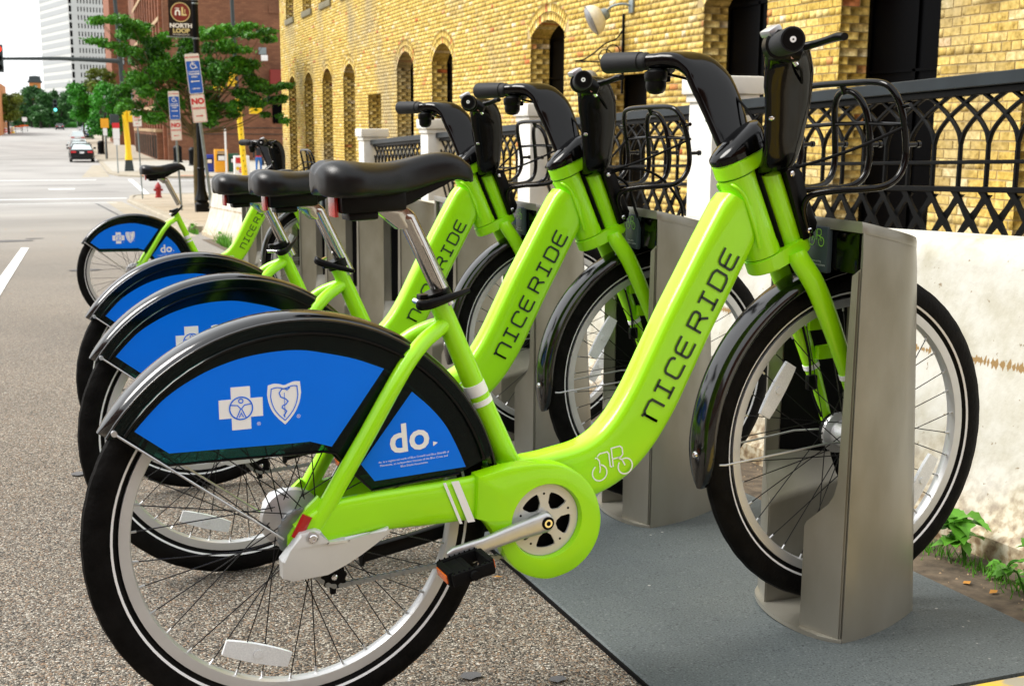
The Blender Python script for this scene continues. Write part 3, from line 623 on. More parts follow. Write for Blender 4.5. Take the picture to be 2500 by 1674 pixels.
def build_bike():
    B = empty('bicycle')
    # ---- frame
    bm = bmesh.new()
    cl = crom([(0.8560, 0, 0.806), (0.8430, 0, 0.785), (0.8075, 0, 0.728), (0.7680, 0, 0.663), (0.7270, 0, 0.596), (0.6860, 0, 0.524), (0.6520, 0, 0.466), (0.6130, 0, 0.414), (0.5720, 0, 0.378), (0.5250, 0, 0.357), (0.4700, 0, 0.349), (0.4100, 0, 0.346), (0.3200, 0, 0.350)], 5)
    sweep(bm, cl, [0.046, 0.051, 0.052, 0.0525, 0.053, 0.053, 0.053, 0.0525, 0.052, 0.051, 0.050, 0.048, 0.040], 0.0325, seg=28, ex=4.5)
    fr = ob('frame', bm, 'lime', B, 40)
    bm = bmesh.new()   # head tube
    ax = Vector((-0.3665, 0, 0.9304))
    hb = Vector((0.9035, 0, 0.7125)); ht = hb + ax * 0.158
    sweep(bm, [hb, hb + ax * 0.012, hb + ax * 0.02, ht - ax * 0.02, ht - ax * 0.01, ht], [0.0345, 0.0345, 0.0335, 0.0335, 0.0345, 0.0345], seg=28)
    ob('head_tube', bm, 'lime', fr, 35)
    bm = bmesh.new()   # weld bead where the beam meets the head tube
    for sy in (-1, 1):
        sweep(bm, crom([(0.8225, sy * 0.006, 0.846), (0.826, sy * 0.028, 0.841), (0.842, sy * 0.0335, 0.822), (0.8535, sy * 0.0345, 0.792), (0.866, sy * 0.0345, 0.757), (0.876, sy * 0.031, 0.727)], 5), 0.0034, seg=8)
    ob('weld_bead', bm, 'lime', fr, 60)
    bm = bmesh.new()   # seat tube
    sweep(bm, [(0.2595, 0, 0.684), (0.2680, 0, 0.662), (0.3030, 0, 0.572), (0.3400, 0, 0.476), (0.3770, 0, 0.382)], [0.0180, 0.0172, 0.0182, 0.0196, 0.0215], [0.0180, 0.0172, 0.0182, 0.020, 0.025], seg=22)
    st = ob('seat_tube', bm, 'lime', fr, 40)
    for t0, t1, rb_ in ((0.0, 0.021, 0.0194), (0.030, 0.040, 0.0200)):
        bm = bmesh.new(); a = Vector((0.3170, 0, 0.5350)); d = Vector((0.3640, 0, -0.9314))
        sweep(bm, [a + d * t0, a + d * t1], rb_ - 0.0002, rb_ + 0.0004, seg=26); ob('white_band', bm, 'white', fr, 40)
    for sy in (-1, 1):
        bm = bmesh.new()
        P_ = crom([(0.268, sy * 0.004, 0.640), (0.248, sy * 0.018, 0.633), (0.220, sy * 0.032, 0.619), (0.188, sy * 0.046, 0.592), (0.156, sy * 0.056, 0.553), (0.112, sy * 0.060, 0.489), (0.064, sy * 0.061, 0.420), (0.036, sy * 0.061, 0.378), (0.010, sy * 0.061, 0.340)], 5)
        sweep(bm, P_, [0.013, 0.0135, 0.0138, 0.0138, 0.0138, 0.0140, 0.0145, 0.0150, 0.014], seg=16)
        ob('seat_stay', bm, 'lime', fr, 45)
        bm = bmesh.new()
        sweep(bm, crom([(-0.008, sy * 0.060, 0.330), (0.040, sy * 0.060, 0.350), (0.090, sy * 0.060, 0.356), (0.150, sy * 0.060, 0.356), (0.230, sy * 0.058, 0.353), (0.300, sy * 0.052, 0.352), (0.335, sy * 0.040, 0.352)], 4), [0.028, 0.034, 0.032, 0.0325, 0.035, 0.0375, 0.038], 0.0125, seg=20, ex=4)
        ob('chain_stay', bm, 'lime', fr, 40)
        bm = bmesh.new(); plate(bm, [(-0.028, 0.338), (-0.030, 0.318), (-0.020, 0.304), (0.008, 0.300), (0.034, 0.316), (0.050, 0.36), (0.024, 0.396), (0.004, 0.380)], sy * 0.056 - 0.006, sy * 0.056 + 0.006, bev=0.003)
        ob('dropout', bm, 'lime', fr, 35)
        bm = bmesh.new(); ys_ = sy * 0.0735; sweep(bm, [(0.0015, ys_, 0.372), (-0.0185, ys_, 0.338)], 0.0085, 0.0045, seg=12, ex=3)
        ob('red_reflector', bm, 'red', fr, 35)
    for x0, x1 in ((0.2295, 0.2345), (0.2440, 0.2570)):   # two slanted white stripes on the chain stay
        bm = bmesh.new(); pts = [(x0, 0.3895), (x1, 0.3895), (x1 + 0.026, 0.3155), (x0 + 0.026, 0.3155)]
        plate(bm, pts, -0.0722, -0.0712); ob('white_stripe', bm, 'white', fr)
    letters(fr)
    bm = bmesh.new(); bikelogo(bm, (0.5240, 0.3345), 0.072, BY - 0.0008, 0.0025, R_(6)); ob('bike_emblem', bm, 'white', fr)
    bm = bmesh.new()   # bottom bracket shell
    lathe(bm, [(0.030, -0.045), (0.030, 0.045)], (0.411, 0, 0.300), 'Y', 22); ob('bottom_bracket', bm, 'lime', fr, 40)
    # ---- chain cover
    cen = (0.4130, 0.2950); bm = bmesh.new()
    out = [(0.290, 0.392), (0.341, 0.399), (0.382, 0.400), (0.414, 0.3975), (0.442, 0.391), (0.468, 0.378), (0.491, 0.358), (0.507, 0.333), (0.516, 0.305), (0.518, 0.276), (0.511, 0.247), (0.494, 0.221), (0.468, 0.201), (0.440, 0.192), (0.412, 0.190), (0.384, 0.198), (0.358, 0.214), (0.338, 0.238), (0.328, 0.262), (0.312, 0.294), (0.298, 0.312), (0.284, 0.318)]
    out = [(v.x, v.y) for v in crom([(a, b, 0) for a, b in out], 4)]; n = 132; ia = []; oa = []
    def rayhit(a):
        d = Vector((math.cos(a), math.sin(a))); best = 9
        for i in range(len(out)):
            p_ = Vector(out[i]) - Vector(cen); q = Vector(out[(i + 1) % len(out)]) - Vector(cen); e = q - p_
            den = d.x * e.y - d.y * e.x
            if abs(den) < 1e-9: continue
            t = (p_.x * e.y - p_.y * e.x) / den; s = (p_.x * d.y - p_.y * d.x) / den
            if t > 0 and -1e-6 <= s <= 1 + 1e-6: best = min(best, t)
        return best
    R0 = [rayhit(2 * math.pi * k / n) for k in range(n)]
    rows = []
    for (fac, y, inner) in ((None, -0.0725, 0.0640), (None, -0.0765, 0.0665), (0.93, -0.0765, None), (0.985, -0.0735, None), (1.0, -0.067, None), (1.0, -0.044, None)):
        rows.append([bm.verts.new((cen[0] + (inner or R0[k] * fac) * math.cos(2 * math.pi * k / n), y, cen[1] + (inner or R0[k] * fac) * math.sin(2 * math.pi * k / n))) for k in range(n)])
    for a, b in zip(rows, rows[1:]):
        for k in range(n): bm.faces.new((a[k], a[(k + 1) % n], b[(k + 1) % n], b[k]))
    back = [bm.verts.new((cen[0] + 0.064 * math.cos(2 * math.pi * k / n), -0.05, cen[1] + 0.064 * math.sin(2 * math.pi * k / n))) for k in range(n)]
    for k in range(n): bm.faces.new((back[k], back[(k + 1) % n], rows[0][(k + 1) % n], rows[0][k]))
    ob('chain_cover', bm, 'lime', B, 40)
    bm = bmesh.new(); lathe(bm, [(0.0655, -0.048), (0.0655, -0.046)], (cen[0], 0, cen[1]), 'Y', 40); ob('inner_disc', bm, 'matte', B)
    # ---- chainring, crank, pedals
    bm = bmesh.new(); annulus(bm, cen, 0.0490, 0.0632, -0.0660, -0.0625, 60)
    lathe(bm, [(0.0225, -0.067), (0.0225, -0.0625)], (cen[0], 0, cen[1]), 'Y', 30)
    for k in range(5):
        a = R_(18 + 72 * k + 0); u1 = Vector((math.cos(a), math.sin(a))); nn = Vector((-u1.y, u1.x)); c_ = Vector(cen)
        P_ = [c_ + u1 * 0.016 + nn * 0.012, c_ + u1 * 0.030 + nn * 0.0075, c_ + u1 * 0.044 + nn * 0.0105, c_ + u1 * 0.052 + nn * 0.018, c_ + u1 * 0.052 - nn * 0.018, c_ + u1 * 0.044 - nn * 0.0105, c_ + u1 * 0.030 - nn * 0.0075, c_ + u1 * 0.016 - nn * 0.012]
        plate(bm, [(q.x, q.y) for q in P_], -0.0665, -0.0625)
    cr_ = ob('chainring', bm, 'silver', B, 25)
    for k in range(5):
        bm = bmesh.new(); a = R_(18 + 72 * k); lathe(bm, [(0.0022, -0.0668), (0.0022, -0.066)], (cen[0] + 0.047 * math.cos(a), 0, cen[1] + 0.047 * math.sin(a)), 'Y', 8)
        ob('rivet_hole', bm, 'matte', cr_)
    axz = Vector((0.4085, 0, 0.2965))
    for sy, name in ((-1, 'crank'), (1, 'crank')):
        d = Vector((-0.1755, 0, -0.0215)) * (1 if sy < 0 else -1)
        bm = bmesh.new(); yb = sy * 0.078; ye = sy * 0.096
        sweep(bm, [axz + Vector((0, yb, 0)) - d * 0.075, axz + Vector((0, yb, 0)) - d * 0.04, axz + Vector((0, yb, 0)), axz + d * 0.3 + Vector((0, yb + sy * 0.006, 0)), axz + d * 0.7 + Vector((0, ye, 0)), axz + d + Vector((0, ye, 0)), axz + d * 1.06 + Vector((0, ye, 0))],
              [0.008, 0.0165, 0.0185, 0.0150, 0.0120, 0.0115, 0.006], [0.006, 0.010, 0.011, 0.009, 0.007, 0.0065, 0.004], seg=18, ex=3)
        ck = ob('crank', bm, 'alloy', B, 40)
        bm = bmesh.new(); yo = sy * 0.0892
        lathe(bm, [(0.0112, yo), (0.0112, yo + sy * 0.0012)], (axz.x, 0, axz.z), 'Y', 22); ob('axle_ring', bm, 'matte', ck)
        bm = bmesh.new(); lathe(bm, [(0.0072, yo + sy * 0.001), (0.0072, yo + sy * 0.003), (0.0040, yo + sy * 0.003), (0.0038, yo)], (axz.x, 0, axz.z), 'Y', 18); ob('axle_bolt', bm, 'bolt', ck, 30)
        # pedal
        pc = axz + d + Vector((0.004 if sy < 0 else 0, sy * 0.142, -0.008 if sy < 0 else 0)); tl = R_(-9) if sy < 0 else R_(8)
        bm = bmesh.new()
        box(bm, -0.036, 0.036, -0.038, -0.029, -0.0105, 0.0105, 0.003); box(bm, -0.036, 0.036, 0.029, 0.038, -0.0105, 0.0105, 0.003)
        box(bm, -0.040, -0.029, -0.0285, 0.0285, -0.012, 0.012, 0.003); box(bm, 0.029, 0.040, -0.0285, 0.0285, -0.012, 0.012, 0.003)
        box(bm, -0.029, -0.006, -0.0285, 0.0285, -0.008, 0.008, 0.002)
        for q in range(8):
            for e_ in (-0.0335, 0.0335): lathe(bm, [(0.0022, 0.0105), (0.0014, 0.013)], (-0.031 + q * 0.0088, e_, 0), 'Z', 6)
        sweep(bm, [(0, -0.045, 0), (0, 0.045, 0)], 0.0075, seg=12, side=(1, 0, 0))
        Mx = Matrix.Translation(pc) @ Matrix.Rotation(tl, 4, 'Y'); bmesh.ops.transform(bm, matrix=Mx, verts=bm.verts)
        pd = ob('pedal', bm, 'matte', B, 30)
        for e_ in (-1, 1): bm = bmesh.new(); box(bm, e_ * 0.0410 - 0.0012, e_ * 0.0410 + 0.0012, -0.023, 0.023, -0.0070, 0.0070, 0.0008); bmesh.ops.transform(bm, matrix=Mx, verts=bm.verts); ob('pedal_reflector', bm, 'orange', pd)
    # ---- rear cog, chain, tensioner, kickstand, axle cover
    bm = bmesh.new(); annulus(bm, (0, HUBZ), 0.020, 0.0385, -0.052, -0.049, 40)
    for k in range(18):
        a = 2 * math.pi * k / 18; tube(bm, (0.037 * math.cos(a), -0.0505, HUBZ + 0.037 * math.sin(a)), (0.0425 * math.cos(a), -0.0505, HUBZ + 0.0425 * math.sin(a)), 0.0022, 0.001, 6)
    ob('rear_cog', bm, 'chain', B)
    def chainpts():
        P_ = [(0.040 * math.cos(R_(d)), HUBZ + 0.040 * math.sin(R_(d))) for d in range(92, 236, 8)]
        P_ += [(-0.006, 0.289), (0.004, 0.2775), (0.014, 0.262), (0.026, 0.2475), (0.040, 0.2405), (0.056, 0.2395), (0.080, 0.2405), (0.13, 0.2415), (0.18, 0.2425), (0.24, 0.2425), (0.30, 0.2400), (0.345, 0.2370), (0.38, 0.2365)]
        return P_
    raw = chainpts(); dense = []
    for i in range(len(raw) - 1):
        a, b = Vector(raw[i]), Vector(raw[i + 1]); m_ = max(1, int((b - a).length / 0.001))
        dense += [a.lerp(b, q / m_) for q in range(m_)]
    pitch = 0.0109; cur = dense[0]; nodes = [cur]
    for q in dense:
        if (q - nodes[-1]).length >= pitch: nodes.append(q)
    bm = bmesh.new()
    for i in range(len(nodes) - 1):
        a, b = nodes[i], nodes[i + 1]; d = (b - a).normalized(); nn = Vector((-d.y, d.x)); off = 0.0022 if i % 2 else 0.0034
        for sy in (-1, 1):
            P_ = []
            for q in range(7): th = math.pi / 2 + math.pi * q / 6; P_.append(a + d * 0.0042 * math.cos(th) + nn * 0.0042 * math.sin(th))
            P_.append((a + b) / 2 - nn * 0.0026)
            for q in range(7): th = -math.pi / 2 + math.pi * q / 6; P_.append(b + d * 0.0042 * math.cos(th) + nn * 0.0042 * math.sin(th))
            P_.append((a + b) / 2 + nn * 0.0026)
            y0 = -0.0505 + sy * off; plate(bm, [(v.x, v.y) for v in P_], y0 - 0.0006, y0 + 0.0006)
        lathe(bm, [(0.0020, -0.0552), (0.0020, -0.0458)], (a.x, 0, a.y), 'Y', 7)
    tag(ob('chain', bm, 'chain', B, 30), kind='stuff')
    bm = bmesh.new(); jc = (0.043, 0.2560)
    P_ = []
    for k in range(40):
        a = 2 * math.pi * k / 40; r = 0.0215 if (k % 4 < 2) else 0.0190; P_.append((jc[0] + r * math.cos(a), jc[1] + r * math.sin(a)))
    plate(bm, P_, -0.0535, -0.0475); box(bm, jc[0] - 0.006, jc[0] + 0.004, -0.047, -0.040, jc[1] - 0.032, jc[1] + 0.05, 0.002)
    jk = ob('tensioner_wheel', bm, 'matte', B, 30)
    bm = bmesh.new(); lathe(bm, [(0.0052, -0.0540), (0.0052, -0.057), (0.003, -0.0590), (0.001, -0.0592)], (jc[0], 0, jc[1]), 'Y', 14); ob('tensioner_bolt', bm, 'bolt', jk, 30)
    bm = bmesh.new(); out2 = [(-0.015, 0.349), (0.012, 0.3505), (0.019, 0.347), (0.026, 0.326), (0.060, 0.3215), (0.100, 0.3275), (0.131, 0.3335), (0.1335, 0.3230), (0.110, 0.3100), (0.083, 0.2960), (0.055, 0.2870), (0.023, 0.2775), (-0.033, 0.2770), (-0.0485, 0.2840), (-0.0480, 0.3120), (-0.033, 0.3270)]
    plate(bm, out2, -0.098, -0.071, bev=0.0045)
    for v in bm.verts:
        if v.co.y < -0.085 and v.co.x > 0.03: v.co.y += min(0.018, (v.co.x - 0.03) * 0.30)
        if v.co.y < -0.085 and v.co.z > 0.32: v.co.y += (v.co.z - 0.32) * 0.35
    cv_ = ob('axle_cover', bm, 'silver', B, 25)
    bm = bmesh.new(); lathe(bm, [(0.0105, -0.0925), (0.0105, -0.0895)], (0.0035, 0, 0.3395), 'Y', 20); ob('cover_washer', bm, 'alloy', cv_, 30)
    bm = bmesh.new(); lathe(bm, [(0.0072, -0.0890), (0.0072, -0.0955), (0.0058, -0.0965), (0.0030, -0.0965), (0.0028, -0.094)], (0.0035, 0, 0.3395), 'Y', 16); ob('cover_bolt', bm, 'bolt', cv_, 30)
    bm = bmesh.new(); out3 = [(x * 0.82, 0.335 + (z - 0.335) * 0.8) for x, z in [(-0.045, 0.36), (-0.03, 0.378), (0.0, 0.385), (0.02, 0.37), (0.03, 0.34), (0.09, 0.33), (0.09, 0.31), (0.02, 0.285), (-0.04, 0.30), (-0.052, 0.33)]]
    plate(bm, out3, 0.072, 0.092, bev=0.005); ob('axle_cover', bm, 'silver', B, 30)
    bm = bmesh.new(); sweep(bm, [(0.290, 0.052, 0.268), (0.20, 0.060, 0.252), (0.125, 0.066, 0.241)], [0.013, 0.013, 0.014], 0.010, seg=12, ex=3.5)
    sweep(bm, [(0.126, 0.066, 0.240), (0.122, 0.067, 0.222)], [0.010, 0.004], 0.008, seg=10); box(bm, 0.275, 0.35, 0.03, 0.062, 0.255, 0.300, 0.004)
    ob('kickstand', bm, 'satin', B, 35)
    # ---- wheels
    wheel('rear_wheel', 0.0, B, False); wheel('front_wheel', WB, B, True)
    # ---- fenders
    def fender(name, cx, r, d0, d1, ends):
        bm = bmesh.new(); sec = [(-0.0375, -0.019), (-0.0365, -0.010), (-0.0300, -0.0035), (-0.016, -0.0005), (0, 0.0), (0.016, -0.0005), (0.0300, -0.0035), (0.0365, -0.010), (0.0375, -0.019)]
        n_ = 60; top, bot = [], []
        for k in range(n_ + 1):
            t = k / n_; a = R_(d0 + (d1 - d0) * t); k1 = min(1, t * 16 / ends[0]) if ends[0] else 1; k2 = min(1, (1 - t) * 16 / ends[1]) if ends[1] else 1
            wv = math.sin(min(k1, k2) * math.pi / 2) ** 0.6 * 0.75 + 0.25
            wf = wv if min(k1, k2) < 1 else 1.0
            top.append([bm.verts.new((cx + (r + dz * (0.5 + .5 * wf)) * math.cos(a), y * wf, HUBZ + (r + dz * (0.5 + .5 * wf)) * math.sin(a))) for y, dz in sec])
            bot.append([bm.verts.new((cx + (r - 0.0022 + dz * (0.5 + .5 * wf)) * math.cos(a), y * wf * 0.95, HUBZ + (r - 0.0022 + dz * (0.5 + .5 * wf)) * math.sin(a))) for y, dz in sec])
        m_ = len(sec)
        for k in range(n_):
            for j in range(m_ - 1):
                bm.faces.new((top[k][j], top[k][j + 1], top[k + 1][j + 1], top[k + 1][j])); bm.faces.new((bot[k][j], bot[k + 1][j], bot[k + 1][j + 1], bot[k][j + 1]))
            for j, (A_, B_) in ((0, (top, bot)), (m_ - 1, (top, bot))): bm.faces.new((A_[k][j], A_[k + 1][j], B_[k + 1][j], B_[k][j]))
        for k in (0, n_):
            for j in range(m_ - 1): bm.faces.new((top[k][j], top[k][j + 1], bot[k][j + 1], bot[k][j]))
        return ob(name, bm, 'fender', B, 50)
    rf = fender('rear_fender', 0.0, 0.3520, 146.5, 8, (1, 0))
    bm = bmesh.new()
    for sy in (-1, 1):
        sweep(bm, [(0.3415 * math.cos(R_(d)), sy * 0.0405, HUBZ + 0.3415 * math.sin(R_(d))) for d in range(146, 8, -4)], 0.0026, seg=6)
    ob('fender_edge', bm, 'fender', rf, 60)
    for sy in (-1, 1):
        bm = bmesh.new(); sweep(bm, [(-0.270, sy * 0.050, 0.5335), (-0.266, sy * 0.053, 0.530), (-0.036, sy * 0.0645, 0.3365)], 0.0018, seg=8, side=(0, 0, 1)); lathe(bm, [(0.0045, sy * 0.044), (0.0045, sy * 0.053)], (-0.272, 0, 0.535), 'Y', 10)
        ob('fender_stay', bm, 'alloy', rf, 40)
    skirt(B, -1); skirt(B, 1)
    ff = fender('front_fender', WB, 0.3540, 189, 76, (2.2, 1))
    for sy in (-1, 1):
        bm = bmesh.new(); sweep(bm, [(0.779, sy * 0.046, 0.3335), (0.790, sy * 0.048, 0.3325), (1.02, sy * 0.056, 0.345), (1.098, sy * 0.056, 0.338)], 0.0020, seg=8, side=(0, 0, 1)); ob('fender_stay', bm, 'alloy', ff, 40)
    bm = bmesh.new(); lathe(bm, [(0.0, 0.006), (0.005, 0.0055), (0.0065, 0.003), (0.007, 0)], (0, 0, 0), 'Z', 12, mat=Matrix(((0, 0, -1), (0, 1, 0), (1, 0, 0)))); bmesh.ops.transform(bm, matrix=Matrix.Translation((0.7575, 0, 0.346)), verts=bm.verts); ob('fender_rivet', bm, 'bolt', ff, 30)
    # ---- fork
    bm = bmesh.new(); fa = Vector((0.932, 0, 0.7935))
    pr = Vector((0.9304, 0, 0.3665))          # across the steering axis
    def capsule(o, l0, l1, r0, r1, t0, t1):
        pts = []
        for q in range(13): a = math.pi / 2 + math.pi * q / 12; pts.append((l0 + r0 * math.cos(a), r0 * math.sin(a)))
        for q in range(13): a = -math.pi / 2 + math.pi * q / 12; pts.append((l1 + r1 * math.cos(a), r1 * math.sin(a)))
        A = [bm.verts.new(o + pr * a + Vector((0, b, 0)) + ax * t0) for a, b in pts]; B_ = [bm.verts.new(o + pr * a + Vector((0, b, 0)) + ax * t1) for a, b in pts]
        fs = [bm.faces.new(A), bm.faces.new(B_[::-1])]
        for i in range(len(A)): bm.faces.new((A[i], A[(i + 1) % len(A)], B_[(i + 1) % len(A)], B_[i]))
        bmesh.ops.bevel(bm, geom=list(fs[0].edges) + list(fs[1].edges), offset=0.0025, segments=2, affect='EDGES')
    capsule(hb, 0.0, 0.064, 0.0365, 0.034, -0.030, -0.002)
    fk = ob('fork', bm, 'lime', B, 35)
    bm = bmesh.new(); capsule(ht, 0.0, 0.058, 0.0365, 0.026, 0.002, 0.030); ob('upper_crown', bm, 'lime', fk, 35)
    bm = bmesh.new(); c0 = hb + pr * 0.062; sweep(bm, [c0 - ax * 0.004, c0 + ax * 0.162], 0.0225, 0.026, seg=22, ex=2.4); ob('steering_column', bm, 'lime', fk, 40)
    bm = bmesh.new(); g0 = hb + pr * 0.0365; sweep(bm, [g0 - ax * 0.001, g0 + ax * 0.160], 0.0075, 0.020, seg=12); ob('cable_channel', bm, 'matte', fk, 40)
    for sy in (-1, 1):
        bm = bmesh.new()
        P_ = crom([(0.957, sy * 0.034, 0.712), (0.962, sy * 0.040, 0.695), (0.985, sy * 0.049, 0.655), (1.012, sy * 0.053, 0.596), (1.042, sy * 0.055, 0.522), (1.070, sy * 0.056, 0.446), (1.104, sy * 0.056, 0.345)], 5)
        sweep(bm, P_, [0.019, 0.020, 0.0205, 0.020, 0.0178, 0.015, 0.0115], [0.017, 0.017, 0.0165, 0.0155, 0.0145, 0.013, 0.008], seg=18)
        fl = ob('fork_leg', bm, 'lime', fk, 45)
        bm = bmesh.new(); dirv = (P_[24] - P_[23]).normalized(); sweep(bm, [P_[23], P_[23] + dirv * 0.010], 0.01755, 0.01485, seg=18); ob('white_band', bm, 'white', fk, 40)
    bm = bmesh.new()     # roller brake arm and cable on the far leg
    bm.free()
    for z0, x0 in ((0.560, 1.040), (0.500, 1.062)): bm = bmesh.new(); box(bm, x0 - 0.004, x0 + 0.040, 0.030, 0.044, z0 - 0.012, z0 + 0.016, 0.004); ob('brake_mount', bm, 'lime', fk, 35)
    bm = bmesh.new(); sweep(bm, crom([(0.985, 0.042, 0.700), (1.020, 0.040, 0.580), (1.040, 0.036, 0.500), (1.045, 0.034, 0.430), (1.070, 0.034, 0.372)], 5), 0.0026, seg=7); box(bm, 1.033, 1.055, 0.026, 0.040, 0.43, 0.46, 0.004)
    lathe(bm, [(0.038, 0.034), (0.038, 0.046), (0.02, 0.050)], (WB, 0, HUBZ), 'Y', 20); ob('front_brake', bm, 'satin', B, 35)
    bm = bmesh.new(); lathe(bm, [(0.0062, 0.010), (0.0062, -0.0755), (0.004, -0.0785)], (WB, 0, HUBZ), 'Y', 12); lathe(bm, [(0.0062, 0.0755), (0.0062, 0.05)], (WB, 0, HUBZ), 'Y', 12); ob('front_axle', bm, 'bolt', B, 30)
    # ---- front plate (carries the rack) and rack
    bm = bmesh.new(); p0 = hb + pr * 0.086
    plate(bm, [(0.930, 0.866), (0.940, 0.878), (0.958, 0.876), (0.966, 0.860), (0.980, 0.815), (1.003, 0.766), (1.000, 0.752), (0.984, 0.737), (0.973, 0.734)], -0.034, 0.034, bev=0.004)
    bk = ob('rack_bracket', bm, 'satin', B, 35)
    for x, z in ((0.9435, 0.8585), (0.9835, 0.7525)):
        for sy in (-1, 1): bm = bmesh.new(); lathe(bm, [(0.0052, sy * 0.034), (0.0052, sy * 0.0375), (0.003, sy * 0.039), (0.0008, sy * 0.039)], (x, 0, z), 'Y', 12); ob('bracket_bolt', bm, 'bolt', bk, 30)
    def rk(name, pts, closed=False, r=0.0062): 
        bm = bmesh.new(); sweep(bm, crom(pts, 6) if not closed else pts, r, seg=10, side=(0.2, 0.3, 1)); return ob(name, bm, 'gloss', B, 50)
    lft = [(0.990, -0.030, 0.742), (0.975, -0.034, 0.775), (0.968, -0.040, 0.800), (0.975, -0.052, 0.818), (1.000, -0.085, 0.826), (1.035, -0.125, 0.829), (1.065, -0.146, 0.834), (1.090, -0.152, 0.852), (1.103, -0.152, 0.884), (1.101, -0.152, 0.925), (1.094, -0.150, 0.965), (1.086, -0.138, 0.998), (1.080, -0.105, 1.016)]
    rk('rack_hoop', lft + [(1.080, 0.0, 1.019)] + [(x, -y, z) for x, y, z in lft[::-1]])
    inn = [(0.985, -0.018, 0.826), (1.030, -0.030, 0.826), (1.075, -0.042, 0.831), (1.098, -0.048, 0.848), (1.107, -0.050, 0.880), (1.106, -0.050, 0.930), (1.100, -0.044, 0.972), (1.094, -0.026, 0.997)]
    rk('rack_inner_hoop', inn + [(1.091, 0, 1.005)] + [(x, -y, z) for x, y, z in inn[::-1]])
    bm = bmesh.new(); tube(bm, (1.090, 0, 1.000), (1.080, 0, 1.020), 0.006)
    sweep(bm, [(1.102, -0.150, 0.940), (1.105, -0.05, 0.944), (1.105, 0.05, 0.944), (1.102, 0.150, 0.940)], 0.0042, seg=8); 
    for y in (-0.152, -0.050, 0.050, 0.152):
        tube(bm, (1.103, y, 0.905), (1.128, y, 0.905), 0.0042); lathe(bm, [(0.0062, 0), (0.0062, 0.006)], (1.128, y, 0.905), 'X', 8)
    tube(bm, (1.094, -0.150, 0.972), (1.094, -0.172, 0.974), 0.0045); tube(bm, (1.094, 0.150, 0.972), (1.094, 0.172, 0.974), 0.0045)
    ob('rack_hooks', bm, 'gloss', B, 40)
    bm = bmesh.new()
    bm.free()
    for sy in (-1, 1): bm = bmesh.new(); sweep(bm, crom([(0.950, sy * 0.028, 0.868), (0.985, sy * 0.060, 0.880), (1.040, sy * 0.110, 0.905), (1.105, sy * 0.158, 0.940)], 4), 0.0030, seg=7); ob('rack_strap', bm, 'matte', B, 50)
    # ---- handlebar: moulded stem cover, two flat arms, grips
    bm = bmesh.new()
    base = ht + ax * 0.031; rs = []
    for (l0, l1, wv, h, tilt) in ((-0.036, 0.075, 0.0355, 0.0, 0.0), (-0.037, 0.076, 0.0365, 0.006, 0.0), (-0.0365, 0.078, 0.0365, 0.010, 0.022), (-0.030, 0.074, 0.030, 0.015, 0.030), (-0.006, 0.060, 0.016, 0.020, 0.030)):
        r = []
        for q in range(28):
            a = 2 * math.pi * q / 28; m_ = (l0 + l1) / 2 + (l1 - l0) / 2 * math.copysign(abs(math.cos(a)) ** 0.8, math.cos(a)); yy = wv * math.copysign(abs(math.sin(a)) ** 0.8, math.sin(a))
            r.append(bm.verts.new(base + pr * m_ + Vector((0, yy, 0)) + ax * (h + tilt * (m_ + 0.036) / 0.11)))
        rs.append(r)
    for a, b in zip(rs, rs[1:]):
        for q in range(28): bm.faces.new((a[q], a[(q + 1) % 28], b[(q + 1) % 28], b[q]))
    bm.faces.new(rs[0]); bm.faces.new(rs[-1])
    hbz = ob('handlebar', bm, 'gloss', B, 50)
    for sy in (-1, 1):
        bm = bmesh.new()
        P_ = crom([(0.905, sy * 0.018, 0.868), (0.903, sy * 0.046, 0.878), (0.896, sy * 0.070, 0.905), (0.890, sy * 0.088, 0.945), (0.884, sy * 0.104, 0.985), (0.873, sy * 0.120, 1.025), (0.856, sy * 0.138, 1.056), (0.832, sy * 0.156, 1.071), (0.808, sy * 0.176, 1.0745), (0.795, sy * 0.196, 1.0745), (0.785, sy * 0.214, 1.0750)], 6)
        sweep(bm, P_, [0.018, 0.030, 0.036, 0.040, 0.044, 0.046, 0.040, 0.030, 0.0175, 0.0150, 0.0145], [0.014, 0.017, 0.0155, 0.0145, 0.0145, 0.0150, 0.0160, 0.0175, 0.0160, 0.0150, 0.0145], seg=20, side=(0.0, 0.8, -0.6 * sy * 0 + 0.0001), ex=2.6) if False else None
        # flat arm: wide fore-and-aft, thin across
        S_ = Vector((1, 0, 0)); rings = []
        ra = lerpl([0.026, 0.033, 0.038, 0.042, 0.046, 0.048, 0.042, 0.031, 0.0185, 0.0150, 0.0145], len(P_)); rb = lerpl([0.014, 0.016, 0.0150, 0.0140, 0.0140, 0.0150, 0.0160, 0.0170, 0.0160, 0.0150, 0.0145], len(P_))
        pts_, T_ = frames(P_)
        for i in range(len(P_)):
            s_ = (S_ - T_[i] * S_.dot(T_[i])).normalized(); u_ = T_[i].cross(s_).normalized(); r = []
            for k in range(22):
                a = 2 * math.pi * k / 22; c, s = math.cos(a), math.sin(a)
                r.append(bm.verts.new(pts_[i] + s_ * math.copysign(abs(c) ** 0.85, c) * ra[i] + u_ * math.copysign(abs(s) ** 0.85, s) * rb[i]))
            rings.append(r)
        for a, b in zip(rings, rings[1:]):
            for k in range(22): bm.faces.new((a[k], a[(k + 1) % 22], b[(k + 1) % 22], b[k]))
        bm.faces.new(rings[0]); bm.faces.new(rings[-1])
        ob('handlebar_arm', bm, 'gloss', B, 60)
        g0 = Vector((0.787, sy * 0.208, 1.0750)); g1 = Vector((0.745, sy * 0.305, 1.0770)); d = (g1 - g0).normalized()
